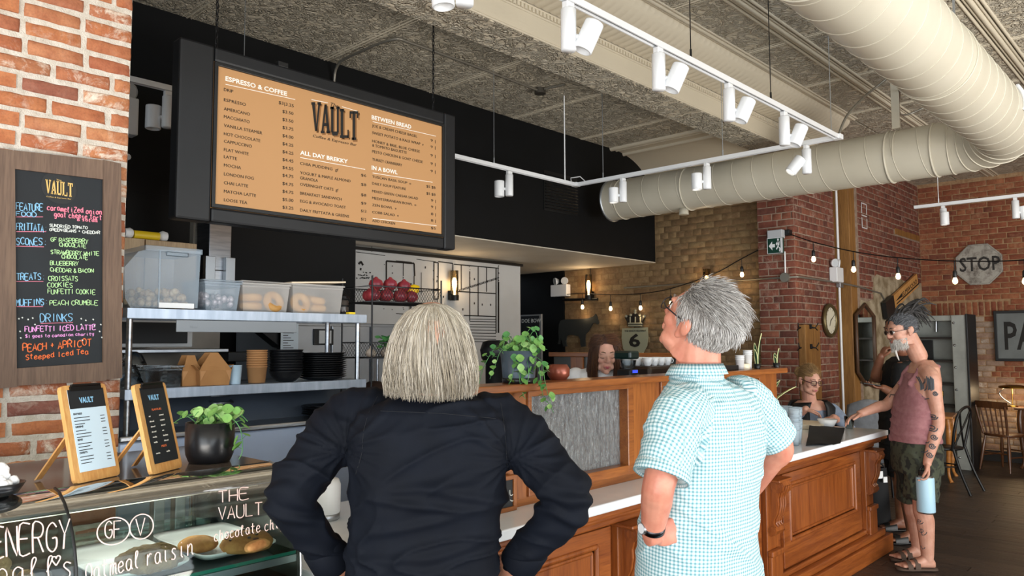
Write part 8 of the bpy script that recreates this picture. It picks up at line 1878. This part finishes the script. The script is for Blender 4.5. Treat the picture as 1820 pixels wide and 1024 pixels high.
table((-2.72, 8.6, 0), .42, .42, .47, LW_, 'low golden wooden stool table between the black chair and the tattooed person', .15) if False else None
q = ony(1800, 722, 11.6); lp = thing('desk_lamp', 'brass lamp with a lit flat shade on the dark table', 'lamp', (q.x, 11.6, .76))
BR = mat('polished_brass', '#a8813f', .25, 1.0); MB().lathe([(.06, 0), (.06, .012), (.02, .02), (0, .02)], (q.x, 11.6, .76), 24).build('base', BR, lp)
zt = ony(1800, 688, 11.6).z; MB().tube([(q.x, 11.6, .77), (q.x, 11.6, zt)], .008, n=8).build('stem', BR, lp); MB().tube(spline([(q.x-.02, 11.6, .80), (q.x-.10, 11.6, .86), (q.x-.14, 11.6, zt-.08), (q.x-.07, 11.6, zt-.01)], 5), .007, n=8).build('curved_arm', STEEL, lp)
MB().lathe([(.17, -.012), (.165, .012), (.06, .03), (0, .03)], (q.x+.02, 11.6, zt), 30, cap=False).build('shade', BR, lp); MB().lathe([(0, -.010), (.15, -.010)], (q.x+.02, 11.6, zt), 24, cap=False).build('glowing_disc', emit('warm_disc', '#ffdca0', 7), lp)
l = bpy.data.lights.new('table_lamp', 'POINT'); l.energy = 4; l.color = (1, .75, .45); l.shadow_soft_size = .08; o = bpy.data.objects.new('table_lamp', l); COL.objects.link(o); o.location = (q.x+.02, 11.6, zt-.06)
MB().lathe([(.012, 0), (.018, .02), (.02, .08), (.008, .10)], (q.x+.11, 11.6, .76), 14).build('glass_bulb_vase', BULB, lp) if False else None
# vault door
VD = mat('vault_grey_steel', '#a3a6a1', .5, .2, c2='#8f928d', vs=4); vd = thing('vault_door', 'open grey steel vault door with shelves and rivets', 'vault door', (-2.7, 10.95, 0)); x0 = ony(1600, 700, 11).x; x1 = ony(1706, 700, 11).x; x2 = ony(1726, 700, 11).x; zt = 1.93
MB().span((x0, 11.25, .0), (x1, 11.32, zt), ch=.004).build('back_plate', VD, vd); MB().span((x1-.04, 10.9, 0), (x2, 11.32, zt), ch=.008).build('edge_plate', VD, vd); MB().span((x0, 10.95, zt-.07), (x1, 11.3, zt), ch=.006).build('top_plate', VD, vd); MB().span((x0, 10.95, 0), (x0+.05, 11.3, zt), ch=.004).build('side_plate', VD, vd); MB().span((x2-.004, 10.88, 0), (x2+.02, 11.33, zt+.01), ch=.004).build('dark_edge', BLKP, vd)
for v in (601, 642, 683, 722): z = ony(1680, v, 11).z; MB().span((x0+.05, 10.98, z-.014), (x1-.04, 11.24, z+.014), ch=.003).build('shelf', mat('dark_iron', '#2c2622', .5, .3), vd)
for i in range(7): MB().lathe([(.016, 0), (.014, .01), (0, .014)], (x1-.01, 10.9, .15+i*.28), 12, (0, -1, 0)).build('rivet', STEEL, vd)
MB().span((x0+.34, 11.2, ony(1680, 700, 11).z-.05), (x0+.46, 11.24, ony(1680, 700, 11).z+.02), ch=.003).build('lock_box', BR, vd); MB().cyl((ony(1664, 590, 11.2).x, 11.2, ony(1664, 590, 11.2).z), (ony(1664, 570, 11.2).x, 11.2, ony(1664, 566, 11.2).z), .02, n=12).build('handle_rod', STEEL, vd)
MB().span((x0+.05, 11.2, ony(1650, 640, 11).z-.0), (x0+.36, 11.24, ony(1650, 605, 11).z)).build('dark_safe_box', BLKP, vd)
# upholstered grey chair back and hanging cloth by the far counter end
q = spot(1545, 712, 7.95); gc = thing('grey_chair', 'grey upholstered chair back beyond the counter end', 'chair', ground(q)); c = ground(q)
MB().grid(lambda u, v: c+V_R*(.22*(u-.5)*2*(1-.25*max(0, v-.6)))+V_F*(.08*(2*u-1)**2)+V_Z*(.48+.52*v-.06*(2*u-1)**2*v), 14, 10).build('backrest', mat('grey_fabric', '#787c82', .9, c2='#6a6e74', vs=18), gc).modifiers.new('t', 'SOLIDIFY').thickness = .05
MB().box(c+V_Z*.45-V_F*.22, (.46, .44, .08), rz=YAW, ch=.03).build('seat', MATS['grey_fabric'], gc)
for a in (-1, 1):
    for b in (0, -1): MB().cyl(c+V_R*.19*a+V_F*(.42*b)+V_Z*.42, c+V_R*.21*a+V_F*(.44*b), .014, n=8).build('leg', BLK, gc)
q = spot(1560, 845, 6.6); hb = thing('hanging_bag', 'black bag with white tags standing behind the counter end', 'bag', ground(q)); c = ground(q)
MB().grid(lambda u, v: c+V_R*.10*cos(2*pi*u)*(1-.25*v)+V_F*.07*sin(2*pi*u)*(1-.3*v)+V_Z*(.02+.5*v), 20, 8).build('bag', BT, hb); MB().tube(arc(c+V_Z*.5, .06, 0, pi, 12, V_R, V_Z), .008, n=6).build('strap', BT, hb)
for du, dz, s_ in ((-.02, .47, .05), (.02, .43, .04)): MB().box(c+V_R*du-V_F*.09+V_Z*dz, (s_, .008, s_*1.2), rz=YAW+.3, ch=.002).build('white_tag', WHITE, hb)
for o in bpy.data.objects:
    if 'o' in o: del o['o']
